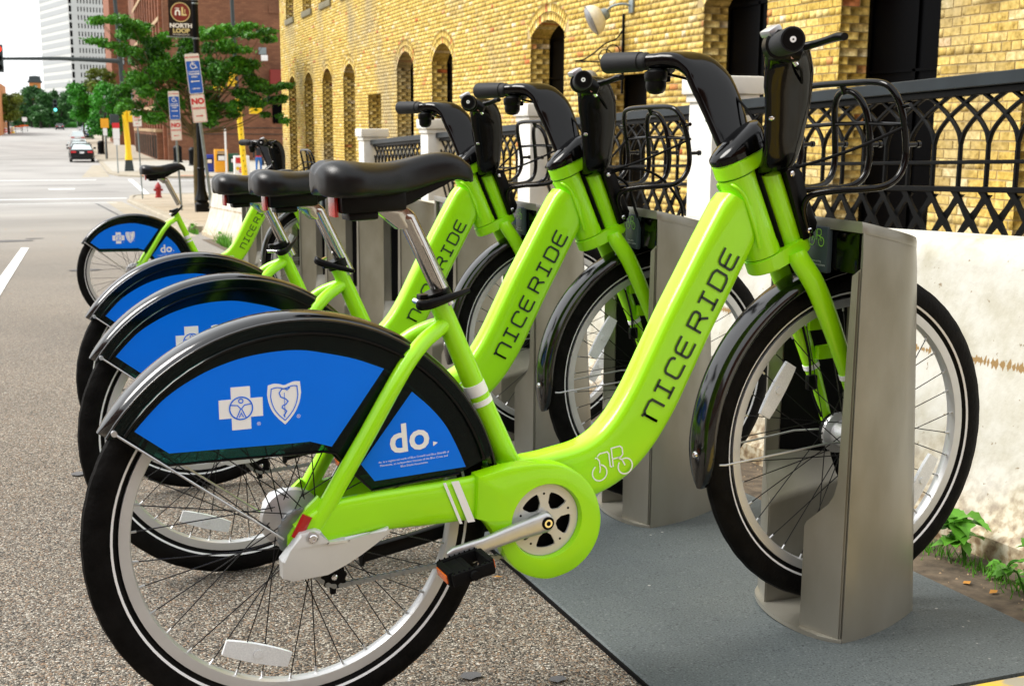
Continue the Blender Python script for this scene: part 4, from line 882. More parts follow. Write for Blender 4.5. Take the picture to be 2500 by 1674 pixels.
        bm = bmesh.new(); sweep(bm, [g0, g0 + d * 0.004, g0 + d * 0.006, g0 + d * 0.018, g0 + d * 0.019, g1 - d * 0.004, g1], [0.0150, 0.0172, 0.0172, 0.0172, 0.0192, 0.0205, 0.0190], seg=22, side=(0, 0, 1)); gr = ob('grip', bm, 'grip', B, 30)
        bm = bmesh.new(); sweep(bm, [g1 - d * 0.001, g1 + d * 0.0012], 0.0165, seg=22, side=(0, 0, 1)); ob('grip_end', bm, 'satin', gr, 30)
        bm = bmesh.new(); sweep(bm, [g1 + d * 0.001, g1 + d * 0.003], 0.0048, seg=16, side=(0, 0, 1)); ob('end_screw', bm, 'white', gr, 30)
        bm = bmesh.new(); sweep(bm, [g1 + d * 0.0031, g1 + d * 0.0034], 0.0016, seg=6, side=(0, 0, 1)); ob('screw_socket', bm, 'matte', gr)
        # brake lever
        bm = bmesh.new(); c = Vector((0.792, sy * 0.200, 1.072)); lv0 = c + Vector((0.030, 0.004 * sy, -0.004))
        sweep(bm, crom([c + Vector((0.004, 0, -0.004)), c + Vector((0.026, 0.002 * sy, -0.006)), c + Vector((0.040, 0.010 * sy, -0.012))], 3), [0.017, 0.020, 0.012], 0.015, seg=12)
        sweep(bm, crom([c + Vector((0.034, 0.004 * sy, -0.002)), c + Vector((0.050, 0.030 * sy, 0.003)), c + Vector((0.048, 0.062 * sy, 0.006)), c + Vector((0.042, 0.100 * sy, 0.009)), c + Vector((0.040, 0.118 * sy, 0.008))], 5), [0.0075, 0.0062, 0.0060, 0.0070, 0.0060], [0.008, 0.009, 0.0095, 0.0105, 0.007], seg=12, side=(1, 0, 0))
        ob('brake_lever', bm, 'satin', B, 45)
        bm = bmesh.new(); tube(bm, c + Vector((0.030, 0.0, -0.018)), c + Vector((0.038, 0.0, -0.028)), 0.004); lathe(bm, [(0.0035, 0), (0.003, 0.002)], c + Vector((0.02, -0.013, -0.016)), 'Y', 8)
        ob('lever_screw', bm, 'bolt', B, 30)
    for sy in (-1, 1):
        bm = bmesh.new(); q = Vector((0.852, sy * 0.1005, 0.960)); lathe(bm, [(0.0, 0.0062), (0.004, 0.005), (0.0052, 0.002), (0.0052, -0.002)], (0, 0, 0), 'Z', 12, mat=Matrix(((0, 0, -1), (0, 1, 0), (1, 0, 0)))); bmesh.ops.transform(bm, matrix=Matrix.Translation(q), verts=bm.verts); ob('arm_bolt', bm, 'bolt', B, 30)
    # gear twist ring with silver window, right side
    bm = bmesh.new(); g0 = Vector((0.787, -0.208, 1.0750)); d = (Vector((0.745, -0.305, 1.0770)) - g0).normalized()
    sweep(bm, [g0 - d * 0.016, g0 - d * 0.014, g0 + d * 0.016, g0 + d * 0.018], [0.018, 0.0235, 0.0235, 0.020], seg=22, side=(0, 0, 1)); sh = ob('gear_shifter', bm, 'satin', B, 35)
    bm = bmesh.new(); box(bm, -0.013, 0.013, -0.016, 0.012, 0.0, 0.012, 0.004); bmesh.ops.transform(bm, matrix=Matrix.Translation(g0 + Vector((-0.010, 0.003, 0.017))) @ Matrix.Rotation(R_(-28), 4, 'Y'), verts=bm.verts); ob('gear_window', bm, 'alloy', sh, 35)
    bm = bmesh.new(); sweep(bm, crom([(0.802, -0.19, 1.060), (0.850, -0.17, 1.048), (0.905, -0.10, 1.02), (0.925, -0.05, 0.95), (0.940, -0.03, 0.89)], 5), 0.0026, seg=6); sweep(bm, crom([(0.822, -0.198, 1.050), (0.862, -0.17, 1.035), (0.912, -0.10, 1.00), (0.93, -0.05, 0.94), (0.942, -0.03, 0.89)], 5), 0.0026, seg=6)
    sweep(bm, crom([(0.822, 0.198, 1.050), (0.862, 0.17, 1.035), (0.912, 0.10, 1.00), (0.93, 0.05, 0.94), (0.942, 0.03, 0.89)], 5), 0.0026, seg=6)
    ob('brake_cables', bm, 'matte', B, 50)
    bm = bmesh.new(); bc = Vector((0.789, 0.186, 1.030))
    lathe(bm, [(0.010, 0.030), (0.0215, 0.024), (0.0225, 0.016), (0.0215, 0.008), (0.0195, 0.006), (0.0200, -0.002), (0.0185, -0.010), (0.013, -0.0165), (0.005, -0.0185), (0.001, -0.0188)], bc, 'Z', 24); box(bm, bc.x + 0.012, bc.x + 0.030, bc.y - 0.006, bc.y + 0.006, bc.z + 0.004, bc.z + 0.016, 0.003)
    ob('bell', bm, 'satin', B, 40)
    # ---- seat assembly
    seat_parts = []
    bm = bmesh.new()
    ST = [(0.0545, 0.020, 0.900, 0.872, .6), (0.0575, 0.046, 0.910, 0.862, .7), (0.066, 0.065, 0.917, 0.859, .8), (0.080, 0.076, 0.921, 0.857, .85), (0.098, 0.080, 0.920, 0.856, .85), (0.118, 0.077, 0.917, 0.856, .85), (0.141, 0.066, 0.914, 0.856, .85), (0.165, 0.055, 0.913, 0.856, .85), (0.190, 0.041, 0.915, 0.858, .85), (0.215, 0.034, 0.919, 0.862, .85), (0.240, 0.030, 0.923, 0.868, .85), (0.265, 0.028, 0.9235, 0.874, .85), (0.288, 0.025, 0.919, 0.876, .8), (0.306, 0.019, 0.908, 0.874, .75), (0.318, 0.010, 0.893, 0.872, .6)]
    rings = []
    for x, wv, zt, zb, e in ST:
        r = []; hh = zt - zb
        for q in range(30):
            a = 2 * math.pi * q / 30; c, s = math.cos(a), math.sin(a)
            yy = wv * math.copysign(abs(c) ** 0.8, c)
            if s >= 0:
                z = zb + hh * 0.42 + hh * 0.58 * abs(s) ** 0.75
                if x > 0.05 and x < 0.25: z -= 0.006 * max(0, 1 - (yy / (wv * 0.45)) ** 2) * (1 if x < 0.2 else 0.5)
            else:
                z = zb + hh * 0.42 * (1 - abs(s) ** 0.6); 
                z += 0.010 * max(0, 1 - (yy / (wv * 0.7)) ** 2)
            r.append(bm.verts.new((x, yy, z)))
        rings.append(r)
    for a, b in zip(rings, rings[1:]):
        for q in range(30): bm.faces.new((a[q], a[(q + 1) % 30], b[(q + 1) % 30], b[q]))
    bm.faces.new(rings[0]); bm.faces.new(rings[-1])
    bmesh.ops.recalc_face_normals(bm, faces=bm.faces); bmesh.ops.subdivide_edges(bm, edges=bm.edges, cuts=1, smooth=0.9, use_grid_fill=True)
    sad = ob('saddle', bm, 'vinyl', B, 80); seat_parts.append(sad)
    bm = bmesh.new(); box(bm, 0.086, 0.195, -0.034, 0.034, 0.834, 0.872, 0.008); box(bm, 0.100, 0.150, -0.024, 0.024, 0.822, 0.838, 0.006)
    plate(bm, [(0.150, 0.842), (0.190, 0.838), (0.212, 0.846), (0.232, 0.862), (0.262, 0.874), (0.292, 0.880), (0.285, 0.895), (0.150, 0.895)], -0.021, 0.021, bev=0.004)
    ob('saddle_underside', bm, 'satin', sad, 40)
    bm = bmesh.new(); box(bm, 0.0785, 0.0855, -0.020, 0.020, 0.829, 0.866, 0.003); ob('rear_light', bm, 'red', sad, 30)
    bm = bmesh.new(); sa = Vector((0.2620, 0, 0.690)); sb = Vector((0.2140, 0, 0.8020))
    sweep(bm, crom([sa + (sa - sb) * 0.15, sa, sb, (0.2055, 0, 0.8200), (0.196, 0, 0.8300)], 5), [0.0153, 0.0153, 0.0153, 0.0153, 0.0110], seg=24)
    plate(bm, [(0.150, 0.8360), (0.204, 0.8370), (0.2130, 0.826), (0.203, 0.803), (0.1870, 0.8035), (0.166, 0.8230)], -0.0130, 0.0130, bev=0.004)
    ob('seat_post', bm, 'steel', B, 45)
    bm = bmesh.new(); sweep(bm, [(0.2140 + 0.0098 * (0.802 - z) * 43, -0.0152, z) for z in (0.775, 0.70)], 0.0006, seg=5); ob('post_scale', bm, 'matte', B)
    bm = bmesh.new(); c = Vector((0.2600, 0, 0.6890)); sweep(bm, [c - Vector((-0.003, 0, 0.009)), c + Vector((-0.003, 0, 0.009))], [0.0235, 0.0235], seg=24)
    box(bm, c.x - 0.034, c.x - 0.018, -0.010, 0.010, c.z - 0.009, c.z + 0.005, 0.003)
    cl_ = ob('seat_clamp', bm, 'satin', B, 35)
    bm = bmesh.new(); sweep(bm, crom([(0.2240, -0.014, 0.6790), (0.2180, -0.030, 0.6800), (0.2350, -0.040, 0.6820), (0.2800, -0.036, 0.6920), (0.3060, -0.028, 0.6975)], 5), [0.006, 0.009, 0.0085, 0.006, 0.0045], [0.006, 0.005, 0.004, 0.004, 0.003], seg=12)
    ob('clamp_lever', bm, 'satin', B, 45)
    bm = bmesh.new(); tube(bm, (0.227, -0.020, 0.681), (0.227, 0.022, 0.681), 0.0045); ob('clamp_bolt', bm, 'bolt', B, 30)
    return B
MB = Matrix(((0.99755595, -0.05904986, -0.0373529, 0), (0.05952675, 0.99815713, 0.01178567, 0), (0.03658812, -0.01398037, 0.99923264, 0), (0, 0, 0, 1)))
BIKE_LABELS = {0: 'nearest lime green share bicycle, complete with both blue rear wheel guard panels showing',
               1: 'second lime green bicycle from the front, with a black cable looped beside its head tube',
               2: 'third lime green bicycle, the last of the close overlapping three',
               7: 'far lime green bicycle standing apart beyond the empty docks with a raised saddle'}
bike0 = build_bike(); bpy.context.view_layer.update()
index_children(bike0)
bikes = {}
for k in (0, 1, 2, 7):
    b = bike0 if k == 0 else copy_tree(bike0)
    bikes[k] = b
for k, b in bikes.items():
    dx = {7: 0.018}.get(k, 0.0); extra = {0: 0, 1: 0, 2: 0, 7: 0}[k]
    b.matrix_world = Matrix.Translation((dx, 0.8058 * k, -0.0328 * k)) @ MB
    tag(b, BIKE_LABELS[k], 'bicycle', 'share bicycles parked in the docks')
    sh = {0: (0.010, 0), 1: (0.022, -0.010), 2: (0.028, -0.017), 7: (0.022, 0.050)}[k]
    for c in b.children:
        base = c.name.split('.')[0]
        if base in ('saddle', 'seat_post', 'post_scale'): c.location = (sh[0] if base == 'saddle' else sh[0] * 0.75, 0, sh[1])
        if base in ('clamp_lever', 'clamp_bolt') and k:
            cc = Vector((0.26, 0, 0.689)); an = {1: R_(-28), 2: R_(40), 7: R_(15)}[k]; tl = {1: R_(30), 2: R_(-12), 7: R_(-25)}[k]
            c.matrix_local = Matrix.Translation(cc) @ Matrix.Rotation(an, 4, 'Z') @ Matrix.Rotation(tl, 4, 'Y') @ Matrix.Translation(-cc)
# loose cable hoop on the second bicycle
bm = bmesh.new(); P_ = [(0.952, -0.03, 0.862), (0.985, -0.05, 0.872), (1.040, -0.05, 0.866), (1.095, -0.05, 0.835), (1.140, -0.05, 0.775), (1.140, -0.05, 0.722), (1.105, -0.05, 0.683), (1.062, -0.05, 0.690), (1.030, -0.05, 0.722), (1.012, -0.045, 0.77), (0.995, -0.04, 0.83), (0.965, -0.03, 0.855)]
sweep(bm, crom(P_, 6), 0.0034, seg=8); lp = ob('cable_loop', bm, 'matte', bikes[1], 60); lp['label'] = 'black cable hanging in a loose loop'

# ================================================================== DOCKS
def build_dock():
    D = empty('bike_dock')
    XO, YO, ZO = 1.1, 0.066, 0.0                # local origin on the platform
    YC = 0.0
    def prof(t):     # t 0 (floor) .. 1 (top) : outline of one side, from the front corner to the tail, y half-widths
        b = [(-0.105, 0.149), (-0.059, 0.141), (0.009, 0.120), (0.074, 0.088), (0.131, 0.054)]
        a = [(-0.107, 0.149), (-0.070, 0.142), (-0.005, 0.121), (0.045, 0.092), (0.083, 0.056)]
        return [(p_[0] * (1 - t) + q[0] * t, p_[1] * (1 - t) + q[1] * t) for p_, q in zip(b, a)]
    def topz(x): return 0.800 - 0.012 - (x + 0.107) * 0.21
    for sy in (-1, 1):
        bm = bmesh.new(); rows = []
        N = 16
        for i in range(N + 1):
            t = i / N; pr_ = crom([(x, y, 0) for x, y in prof(t)], 4); rows.append([(v.x, v.y) for v in pr_])
        A, B_ = [], []
        for i in range(N + 1):
            t = i / N
            zf = lambda x: (0.0 + t * topz(x))
            shr = 0.0 if t < 0.96 else 0.004
            A.append([bm.verts.new((x, sy * (y - shr), zf(x))) for x, y in rows[i]]); B_.append([bm.verts.new((x + 0.004, sy * (y - 0.012), zf(x))) for x, y in rows[i]])
        m_ = len(rows[0])
        for i in range(N):
            for j in range(m_ - 1):
                bm.faces.new((A[i][j], A[i][j + 1], A[i + 1][j + 1], A[i + 1][j])); bm.faces.new((B_[i][j], B_[i + 1][j], B_[i + 1][j + 1], B_[i][j + 1]))
            for j in (0, m_ - 1): bm.faces.new((A[i][j], A[i + 1][j], B_[i + 1][j], B_[i][j]))
        for i in (0, N):
            for j in range(m_ - 1): bm.faces.new((A[i][j], A[i][j + 1], B_[i][j + 1], B_[i][j]))
        ob('side_shell', bm, 'dock', D, 50)
        # front face: foot block below, narrow strip above, one moulding seen from the front
        bm = bmesh.new()
        yo, yi = 0.1455, 0.061; xf = lambda y: -0.108 - (0.149 - y) * 0.42
        F_ = [(yo, 0.006), (yi, 0.006), (yi, 0.212), (yi + 0.004, 0.222), (0.072, 0.228), (0.110, 0.268), (0.122, 0.285), (0.128, 0.31), (0.1285, 0.70), (yo, 0.715)]
        fr_ = [bm.verts.new((xf(y), sy * y, z)) for y, z in F_]
        bkz = [0, 0, 0.036, 0.036, 0.036, 0.030, 0.02, 0, 0, 0]
        bk_ = [bm.verts.new((0.02 if y < 0.125 and z < 0.3 else -0.085, sy * ((min(y, 0.096) if z < 0.3 else y) if y < 0.125 else min(y, 0.134)), z + dz)) for (y, z), dz in zip(F_, bkz)]
        n_ = len(F_); bm.faces.new(fr_)
        for i in range(n_): bm.faces.new((fr_[i], fr_[(i + 1) % n_], bk_[(i + 1) % n_], bk_[i]))
        bmesh.ops.bevel(bm, geom=[e for e in bm.faces[0].edges] if False else [e for e in bm.edges if e.verts[0] in fr_ and e.verts[1] in fr_], offset=0.003, segments=2, affect='EDGES')
        ob('front_foot', bm, 'dock', D, 30)
        bm = bmesh.new()   # black sheet inside the cheek, put in so the hollow looks dark
        pl0 = crom([(x, y, 0) for x, y in prof(0.5)], 4); A = [bm.verts.new((v.x + 0.006, sy * (v.y - 0.016), 0.02)) for v in pl0[2:-6]]; B_ = [bm.verts.new((v.x + 0.006, sy * (v.y - 0.016), 0.735)) for v in pl0[2:-6]]
        for q in range(len(A) - 1): bm.faces.new((A[q], A[q + 1], B_[q + 1], B_[q]))
        ob('inner_dark_sheet', bm, 'matte', D)
    bm = bmesh.new(); P_ = []
    for q in range(17):
        y = -0.149 + 0.298 * q / 16; P_.append((-0.108 - 0.052 * (1 - (y / 0.149) ** 2) ** 0.75, y))
    P_ += [(0.009, 0.118), (0.131, 0.05), (0.131, -0.05), (0.009, -0.118)]
    plate(bm, P_, 0.001, 0.010, bev=0.003, plane='XY'); ob('base_plate', bm, 'dock', D, 30)
    bm = bmesh.new(); a = prof(1.0); up_ = crom([(x, y, 0) for x, y in a], 4); out = [(v.x, v.y - 0.002) for v in up_]; out = [(-0.109, -0.145)] + [(x, -y) for x, y in out[1:]] + [(x, y) for x, y in out[:0:-1]] + [(-0.109, 0.145)]
    T0 = [bm.verts.new((x, y, topz(x) + 0.002)) for x, y in out]; T1 = [bm.verts.new((x * 0.985, y * 0.97, topz(x) + 0.010)) for x, y in out]; B0 = [bm.verts.new((x, y, topz(x) - 0.010)) for x, y in out]
    n_ = len(out); bm.faces.new(T1); bm.faces.new(B0[::-1])
    for a_, b_ in ((B0, T0), (T0, T1)):
        for i in range(n_): bm.faces.new((a_[i], a_[(i + 1) % n_], b_[(i + 1) % n_], b_[i]))
    ob('top_cap', bm, 'dock', D, 50)
    bm = bmesh.new(); box(bm, -0.100, -0.04, -0.125, 0.125, 0.700, 0.778, 0.008); ob('lock_box', bm, 'gloss', D, 30)
    bm = bmesh.new(); box(bm, -0.113, -0.1005, -0.047, 0.021, 0.695, 0.782, 0.005); lp_ = ob('lock_panel', bm, 'slate', D, 30)
    bm = bmesh.new(); bikelogo(bm, (0, 0), 0.042, -0.0001, 0.0017)
    bmesh.ops.transform(bm, matrix=frame_m((-0.1132, 0.011, 0.744), (0, -1, 0), (0, 0, 1)) @ Matrix(((1, 0, 0, 0), (0, 0, 1, 0), (0, -1, 0, 0), (0, 0, 0, 1))), verts=bm.verts); ob('bike_emblem', bm, 'limeprint', lp_)
    for i, s_ in enumerate(('Patents pending', 'www.niceridemn.org/patents')): text('lettering', s_, 0.0052, 'white', lp_, frame_m((-0.1136, -0.013, 0.7165 - i * 0.0065), (0, -1, 0), (0, 0, 1)))
    return D
dock0 = build_dock(); bpy.context.view_layer.update(); index_children(dock0)
def dlabel(k):
    if k == 0: return 'nearest taupe metal dock, standing in the right foreground and holding the front bicycle'
    if k == 1: return 'second taupe metal dock, behind the front bicycle\'s lettered beam and holding the second bicycle'
    if k == 2: return 'third taupe metal dock, holding the third bicycle behind the second bicycle\'s beam'
    if k == 7: return 'taupe metal dock of the far bicycle, its wheel between the cheeks'
    if k in (3, 4, 5, 6): return {3: 'empty dock directly behind the third bicycle\'s front wheel', 4: 'second empty dock beyond the third bicycle', 5: 'third empty dock beyond the third bicycle, middle of the gap', 6: 'empty dock just on the near side of the far bicycle'}[k]
    return {8: 'empty dock just past the far bicycle', 9: 'last but one dock at the far end of the row', 10: 'last dock at the far end of the row beside the barrier end'}[k]
docks = {}
for k in range(0, 11): docks[k] = dock0 if k == 0 else copy_tree(dock0)
for k, d in docks.items():
    d.location = (1.1, 0.066 + 0.8058 * k, 0.0155 - 0.0328 * k - 0.0027); tag(d, dlabel(k), 'bike dock', 'metal bicycle docks along the barrier')

# ================================================================== GROUND, ROADS, PAVEMENTS
def quadsheet(name, xs, ys, zf, mat, kind='structure'):
    bm = bmesh.new(); G = [[bm.verts.new((x, y, zf(x, y))) for x in xs] for y in ys]
    for i in range(len(ys) - 1):
        for j in range(len(xs) - 1): bm.faces.new((G[i][j], G[i][j + 1], G[i + 1][j + 1], G[i + 1][j]))
    o = ob(name, bm, mat, None, None); o['kind'] = kind; return o
YS = [-60, -10, 0, 8, 16, 24, 32, 40, 45.5, 60, 90, 130, 200, 340, 800, 2500]
quadsheet('road', [-700, -40, -8, 0, 8, 40, 700], YS, lambda x, y: gz(y) if y < 345 else gz(345), 'asphalt')
def strip(name, x0, x1, y0, y1, h, mat, n=6, kind='structure'):
    ys = sorted(set([y0 + (y1 - y0) * i / n for i in range(n + 1)] + [q for q in (45.5, 130) if y0 < q < y1]))
    return quadsheet(name, [x0, x1], ys, lambda x, y: gz(y) + h, mat, kind)
gut = strip('gutter', 0.88, 1.44, 17.0, 46.0, 0.004, 'curb', 10)
# near pavement: base, kerb and slabs
bm = bmesh.new()
def pave(name, outline, hh, mat, kerbless=False):
    """solid pavement following the slope; outline as xy points, cut at the change of slope"""
    bm = bmesh.new(); T = [bm.verts.new((x, y, gz(y) + hh)) for x, y in outline]; B_ = [bm.verts.new((x, y, gz(y) - 0.2)) for x, y in outline]
    bm.faces.new(T)
    for i in range(len(T)): bm.faces.new((T[i], T[(i + 1) % len(T)], B_[(i + 1) % len(T)], B_[i]))
    bmesh.ops.triangulate(bm, faces=[f for f in bm.faces if len(f.verts) > 4])
    o = ob(name, bm, mat, None, None); o['kind'] = 'structure'; return o
side1 = pave('pavement', [(2.12, -30), (9, -30), (9, 45.4), (2.12, 45.4)], 0.10, 'curb')
side2 = pave('pavement', [(1.56, 18.4), (2.12, 18.4), (2.12, 45.4), (1.72, 45.4)], 0.10, 'curb')
corner = [(1.72, 45.42), (9, 45.42), (9, 49.0)] + [(3.6 - 1.6 * math.sin(R_(a)) , 47.6 + 1.4 * math.cos(R_(a)) ) for a in range(0, 91, 15)]
side3 = pave('pavement', corner, 0.10, 'curb')
def slabs(parent, x0, x1, nx, y0, y1, ny, h, mat, gap=0.012, jit=0.012):
    r = random.Random(int(x0 * 100 + y0)); 
    for j in range(ny):
        for i in range(nx):
            a0 = x0 + (x1 - x0) * i / nx + gap / 2; a1 = x0 + (x1 - x0) * (i + 1) / nx - gap / 2; b0 = y0 + (y1 - y0) * j / ny + gap / 2; b1 = y0 + (y1 - y0) * (j + 1) / ny - gap / 2
            bm = bmesh.new(); e = 0.006; dz = r.uniform(-jit, jit) * 0.3
            Bt = [bm.verts.new((x, y, gz(y) + h - 0.02)) for x, y in ((a0, b0), (a1, b0), (a1, b1), (a0, b1))]
            T = [bm.verts.new((x, y, gz(y) + h + 0.012 + dz)) for x, y in ((a0 + e, b0 + e), (a1 - e, b0 + e), (a1 - e, b1 - e), (a0 + e, b1 - e))]
            bm.faces.new(T); 
            for q in range(4): bm.faces.new((Bt[q], Bt[(q + 1) % 4], T[(q + 1) % 4], T[q]))
            ob('paving_slab', bm, mat, parent, None)
slabs(side2, 1.72, 3.3, 1, 18.6, 45.2, 14, 0.10, 'slab'); slabs(side1, 3.32, 6.2, 2, 14, 45.2, 12, 0.10, 'slab'); slabs(side3, 2.2, 6.4, 3, 45.45, 48.0, 2, 0.10, 'slab')
slabs(side1, 3.3, 6.2, 2, -2, 13.9, 8, 0.10, 'slab')
# kerb stones
ky = 18.4; i = 0
while ky < 45:
    y1 = min(ky + 1.9, 45.3); xk = lambda y: 1.56 + (y - 18.4) / 27 * 0.16
    bm = bmesh.new(); V = []
    for y in (ky + 0.006, y1 - 0.006):
        V.append([bm.verts.new((xk(y) + a, y, gz(y) + b)) for a, b in ((-0.145, -0.05), (-0.135, 0.085), (-0.11, 0.112), (0.0, 0.116), (0.01, 0.05))])
    for q in range(4): bm.faces.new((V[0][q], V[0][q + 1], V[1][q + 1], V[1][q]))
    bm.faces.new(V[0]); bm.faces.new(V[1][::-1]); ob('kerb_stone', bm, 'curb', side2, None); ky = y1; i += 1
bm = bmesh.new(); P_ = [(3.6 - 1.75 * math.sin(R_(a)), 47.6 + 1.55 * math.cos(R_(a)), gz(48) + 0.03) for a in range(0, 91, 10)]; P_ = [(9, 49.15, gz(49) + 0.03)] + P_ + [(1.75, 45.4, gz(45.4) + 0.03)]
sweep(bm, P_, 0.085, 0.09, seg=8, ex=4, side=(0, 0, 1)); ob('kerb_stone', bm, 'curb', side3, 30)
# far pavement beyond the crossing
bm = bmesh.new()
far_out = [(30, 66.3), (5.5, 66.3), (3.6, 67.2), (2.2, 69.5), (1.75, 73.0), (1.75, 129.9), (1.75, 230), (7.2, 230), (7.2, 129.9), (30, 129.9)]
T = [bm.verts.new((x, y, gz(y) + 0.11)) for x, y in far_out]; bm.faces.new(T); B_ = [bm.verts.new((x, y, gz(y) - 0.2)) for x, y in far_out]
for i in range(len(T)): bm.faces.new((T[i], T[(i + 1) % len(T)], B_[(i + 1) % len(T)], B_[i]))
bmesh.ops.triangulate(bm, faces=[f for f in bm.faces if len(f.verts) > 4])
farp = ob('far_pavement', bm, 'curb', None, None); farp['kind'] = 'structure'
slabs(farp, 2.0, 6.8, 3, 74, 96, 7, 0.11, 'slabfar', gap=0.05); slabs(farp, 6.85, 12.9, 3, 68.4, 96, 9, 0.11, 'slabfar', gap=0.05)
bm = bmesh.new(); box(bm, 3.3, 4.6, 67.5, 68.1, gz(68) + 0.112, gz(68) + 0.128); ob('tactile_paving', bm, 'tactile', farp)
bm = bmesh.new(); box(bm, 5.2, 6.9, 66.7, 67.2, gz(68) + 0.112, gz(68) + 0.128); ob('tactile_paving', bm, 'tactile', farp)
bm = bmesh.new(); V = [bm.verts.new(q) for q in ((0.2, 68.5, gz(70) + .005), (1.7, 69, gz(70) + .005), (1.7, 90, gz(70) + .005), (1.15, 90, gz(70) + .005))]; bm.faces.new(V); o = ob('far_gutter', bm, 'curb', None, None); o['kind'] = 'structure'
# left side of the street, far away
o = pave('left_pavement', [(-60, 150), (-10.8, 150), (-12.5, 230), (-15, 340), (-60, 340)], 0.12, 'slabfar')
# painted markings
def mark(name, pts, label=None, mat='paintline'):
    bm = bmesh.new(); V = [bm.verts.new((x, y, gz(y) + 0.005)) for x, y in pts]; bm.faces.new(V); o = ob(name, bm, mat, None, None); o['kind'] = 'structure'; return o
mark('lane_marking', [(-0.998, 6.2), (-0.895, 6.2), (-0.895, 15.0), (-0.990, 15.05)])
mark('stop_line', [(-30, 44.5), (1.2, 44.5), (1.2, 45.05), (-30, 45.05)]); mark('crossing_line', [(-30, 47.9), (1.7, 47.9), (1.7, 48.25), (-30, 48.25)])
mark('crossing_line', [(-30, 65.0), (0.9, 65.0), (0.9, 65.5), (-30, 65.5)]); mark('crossing_line', [(2.50, 49.4), (2.72, 49.4), (2.72, 65.5), (2.50, 65.5)])
mark('crossing_line', [(4.6, 63.2), (9.5, 63.2), (9.5, 63.5), (4.6, 63.5)]); mark('lane_marking', [(-1.3, 55.6), (-0.2, 55.6), (-0.2, 56.3), (-1.3, 56.3)])
mark('tar_seam', [(0.42, 44.2), (0.50, 44.2), (0.90, 19), (0.84, 19)], mat='patch'); mark('tar_seam', [(-9, 58.6), (1.2, 59.5), (1.2, 59.7), (-9, 58.75)], mat='patch')
mark('tar_seam', [(-0.5, 53.0), (1.6, 53.4), (1.6, 53.5), (-0.5, 53.15)], mat='patch')
for (x, y, r) in ((-1.2, 17.0, .32), (-0.9, 17.6, .14), (-0.25, 10.6, .16)): mark('oil_stain', [(x + r * math.cos(a / 10 * 2 * math.pi), y + 0.9 * r * (1 + .2 * math.sin(a * 3)) * math.sin(a / 10 * 2 * math.pi)) for a in range(10)], mat='patch')
for (x, y, r) in ((0.30, 0.05, .020), (0.44, -0.02, .016), (-0.35, 1.9, .03)): mark('oil_stain', [(x + r * math.cos(a / 10 * 2 * math.pi), y + 0.8 * r * (1 + .25 * math.sin(a * 3)) * math.sin(a / 10 * 2 * math.pi)) for a in range(10)], mat='patch')
# dirt and grit along the foot of the barrier
r = random.Random(3); V, Fc, tn = [], [], []
for i in range(3200):
    y = r.uniform(-1.5, 4) if i < 2200 else r.uniform(4, 16); x = 1.60 - abs(r.gauss(0, 0.075)); s = r.uniform(0.0015, 0.006); z = gz(y) + s * 0.4
    n0 = len(V)
    for dx, dy, dz in ((-1, -1, 0), (1, -1, 0), (1, 1, 0), (-1, 1, 0)): V.append((x + dx * s * r.uniform(.5, 1), y + dy * s * r.uniform(.5, 1), z - s * 0.4))
    V.append((x, y, z + s)); 
    for q in range(4): Fc.append((n0 + q, n0 + (q + 1) % 4, n0 + 4)); tn.append(r.random())
M['grit'] = pm('grit', (0.24, 0.17, 0.10), 0.9, var=0.7, vscale=90)
o = pydata('grit', V, Fc, 'grit'); o['kind'] = 'stuff'
M['dirt'] = pm('damp_dirt', (0.10, 0.075, 0.05), 0.95, var=0.5, vscale=26, bump=1.0, bscale=120)
o = strip('dirt_strip', 1.40, 1.66, -6, 16, 0.004, 'dirt', 8)
# ================================================================== DOCK PLATFORM PLATES
for i, (y0, y1) in enumerate(((-0.31, 2.85), (2.855, 6.02), (6.025, 9.15))):
    p_ = empty('dock_platform', (0.985, (y0 + y1) / 2, gz((y0 + y1) / 2)), label=['grey speckled platform plate under the three nearest docks and bicycles', 'grey speckled platform plate under the empty docks, between two other plates', 'grey speckled platform plate at the far end of the dock row'][i], cat='dock platform', group='base plates under the docks')
    bm = bmesh.new(); L = (y1 - y0) / 2 - 0.002; V = []
    for y in (-L, L):
        V.append([bm.verts.new((x, y, -SL * y + z)) for x, z in ((-0.410, -0.02), (-0.410, 0.0095), (-0.4065, 0.0128), (0.4065, 0.0128), (0.410, 0.0095), (0.410, -0.02))])
    for q in range(5): bm.faces.new((V[0][q], V[0][q + 1], V[1][q + 1], V[1][q]))
    bm.faces.new(V[0]); bm.faces.new(V[1][::-1]); ob('plate', bm, 'mat', p_, None)
    bm = bmesh.new(); V = []
    for y in (-L, L): V.append([bm.verts.new((x, y, -SL * y + z)) for x, z in ((-0.4135, -0.02), (-0.4135, 0.0085), (-0.4101, 0.0088), (-0.4101, -0.02))])
    for q in range(3): bm.faces.new((V[0][q], V[0][q + 1], V[1][q + 1], V[1][q]))
    ob('edge_strip', bm, 'matte', p_, None)
p_ = empty('platform_end_plate', (1.2, -0.75, gz(-0.75)), label='worn yellow painted plate at the bottom right corner, next to the grey platform', cat='plate')
bm = bmesh.new(); V = []
for y in (-0.43, 0.43): V.append([bm.verts.new((x, y, -SL * y + z)) for x, z in ((-0.62, -0.02), (-0.62, 0.0122), (0.195, 0.0122), (0.195, -0.02))])
for q in range(3): bm.faces.new((V[0][q], V[0][q + 1], V[1][q + 1], V[1][q]))
bm.faces.new(V[1][::-1]); M['wornyellow'] = None
m, t, b = nm('worn_yellow_paint'); tc = t.nodes.new('ShaderNodeTexCoord'); n = t.nodes.new('ShaderNodeTexNoise'); n.inputs['Scale'].default_value = 14; n.inputs['Detail'].default_value = 8
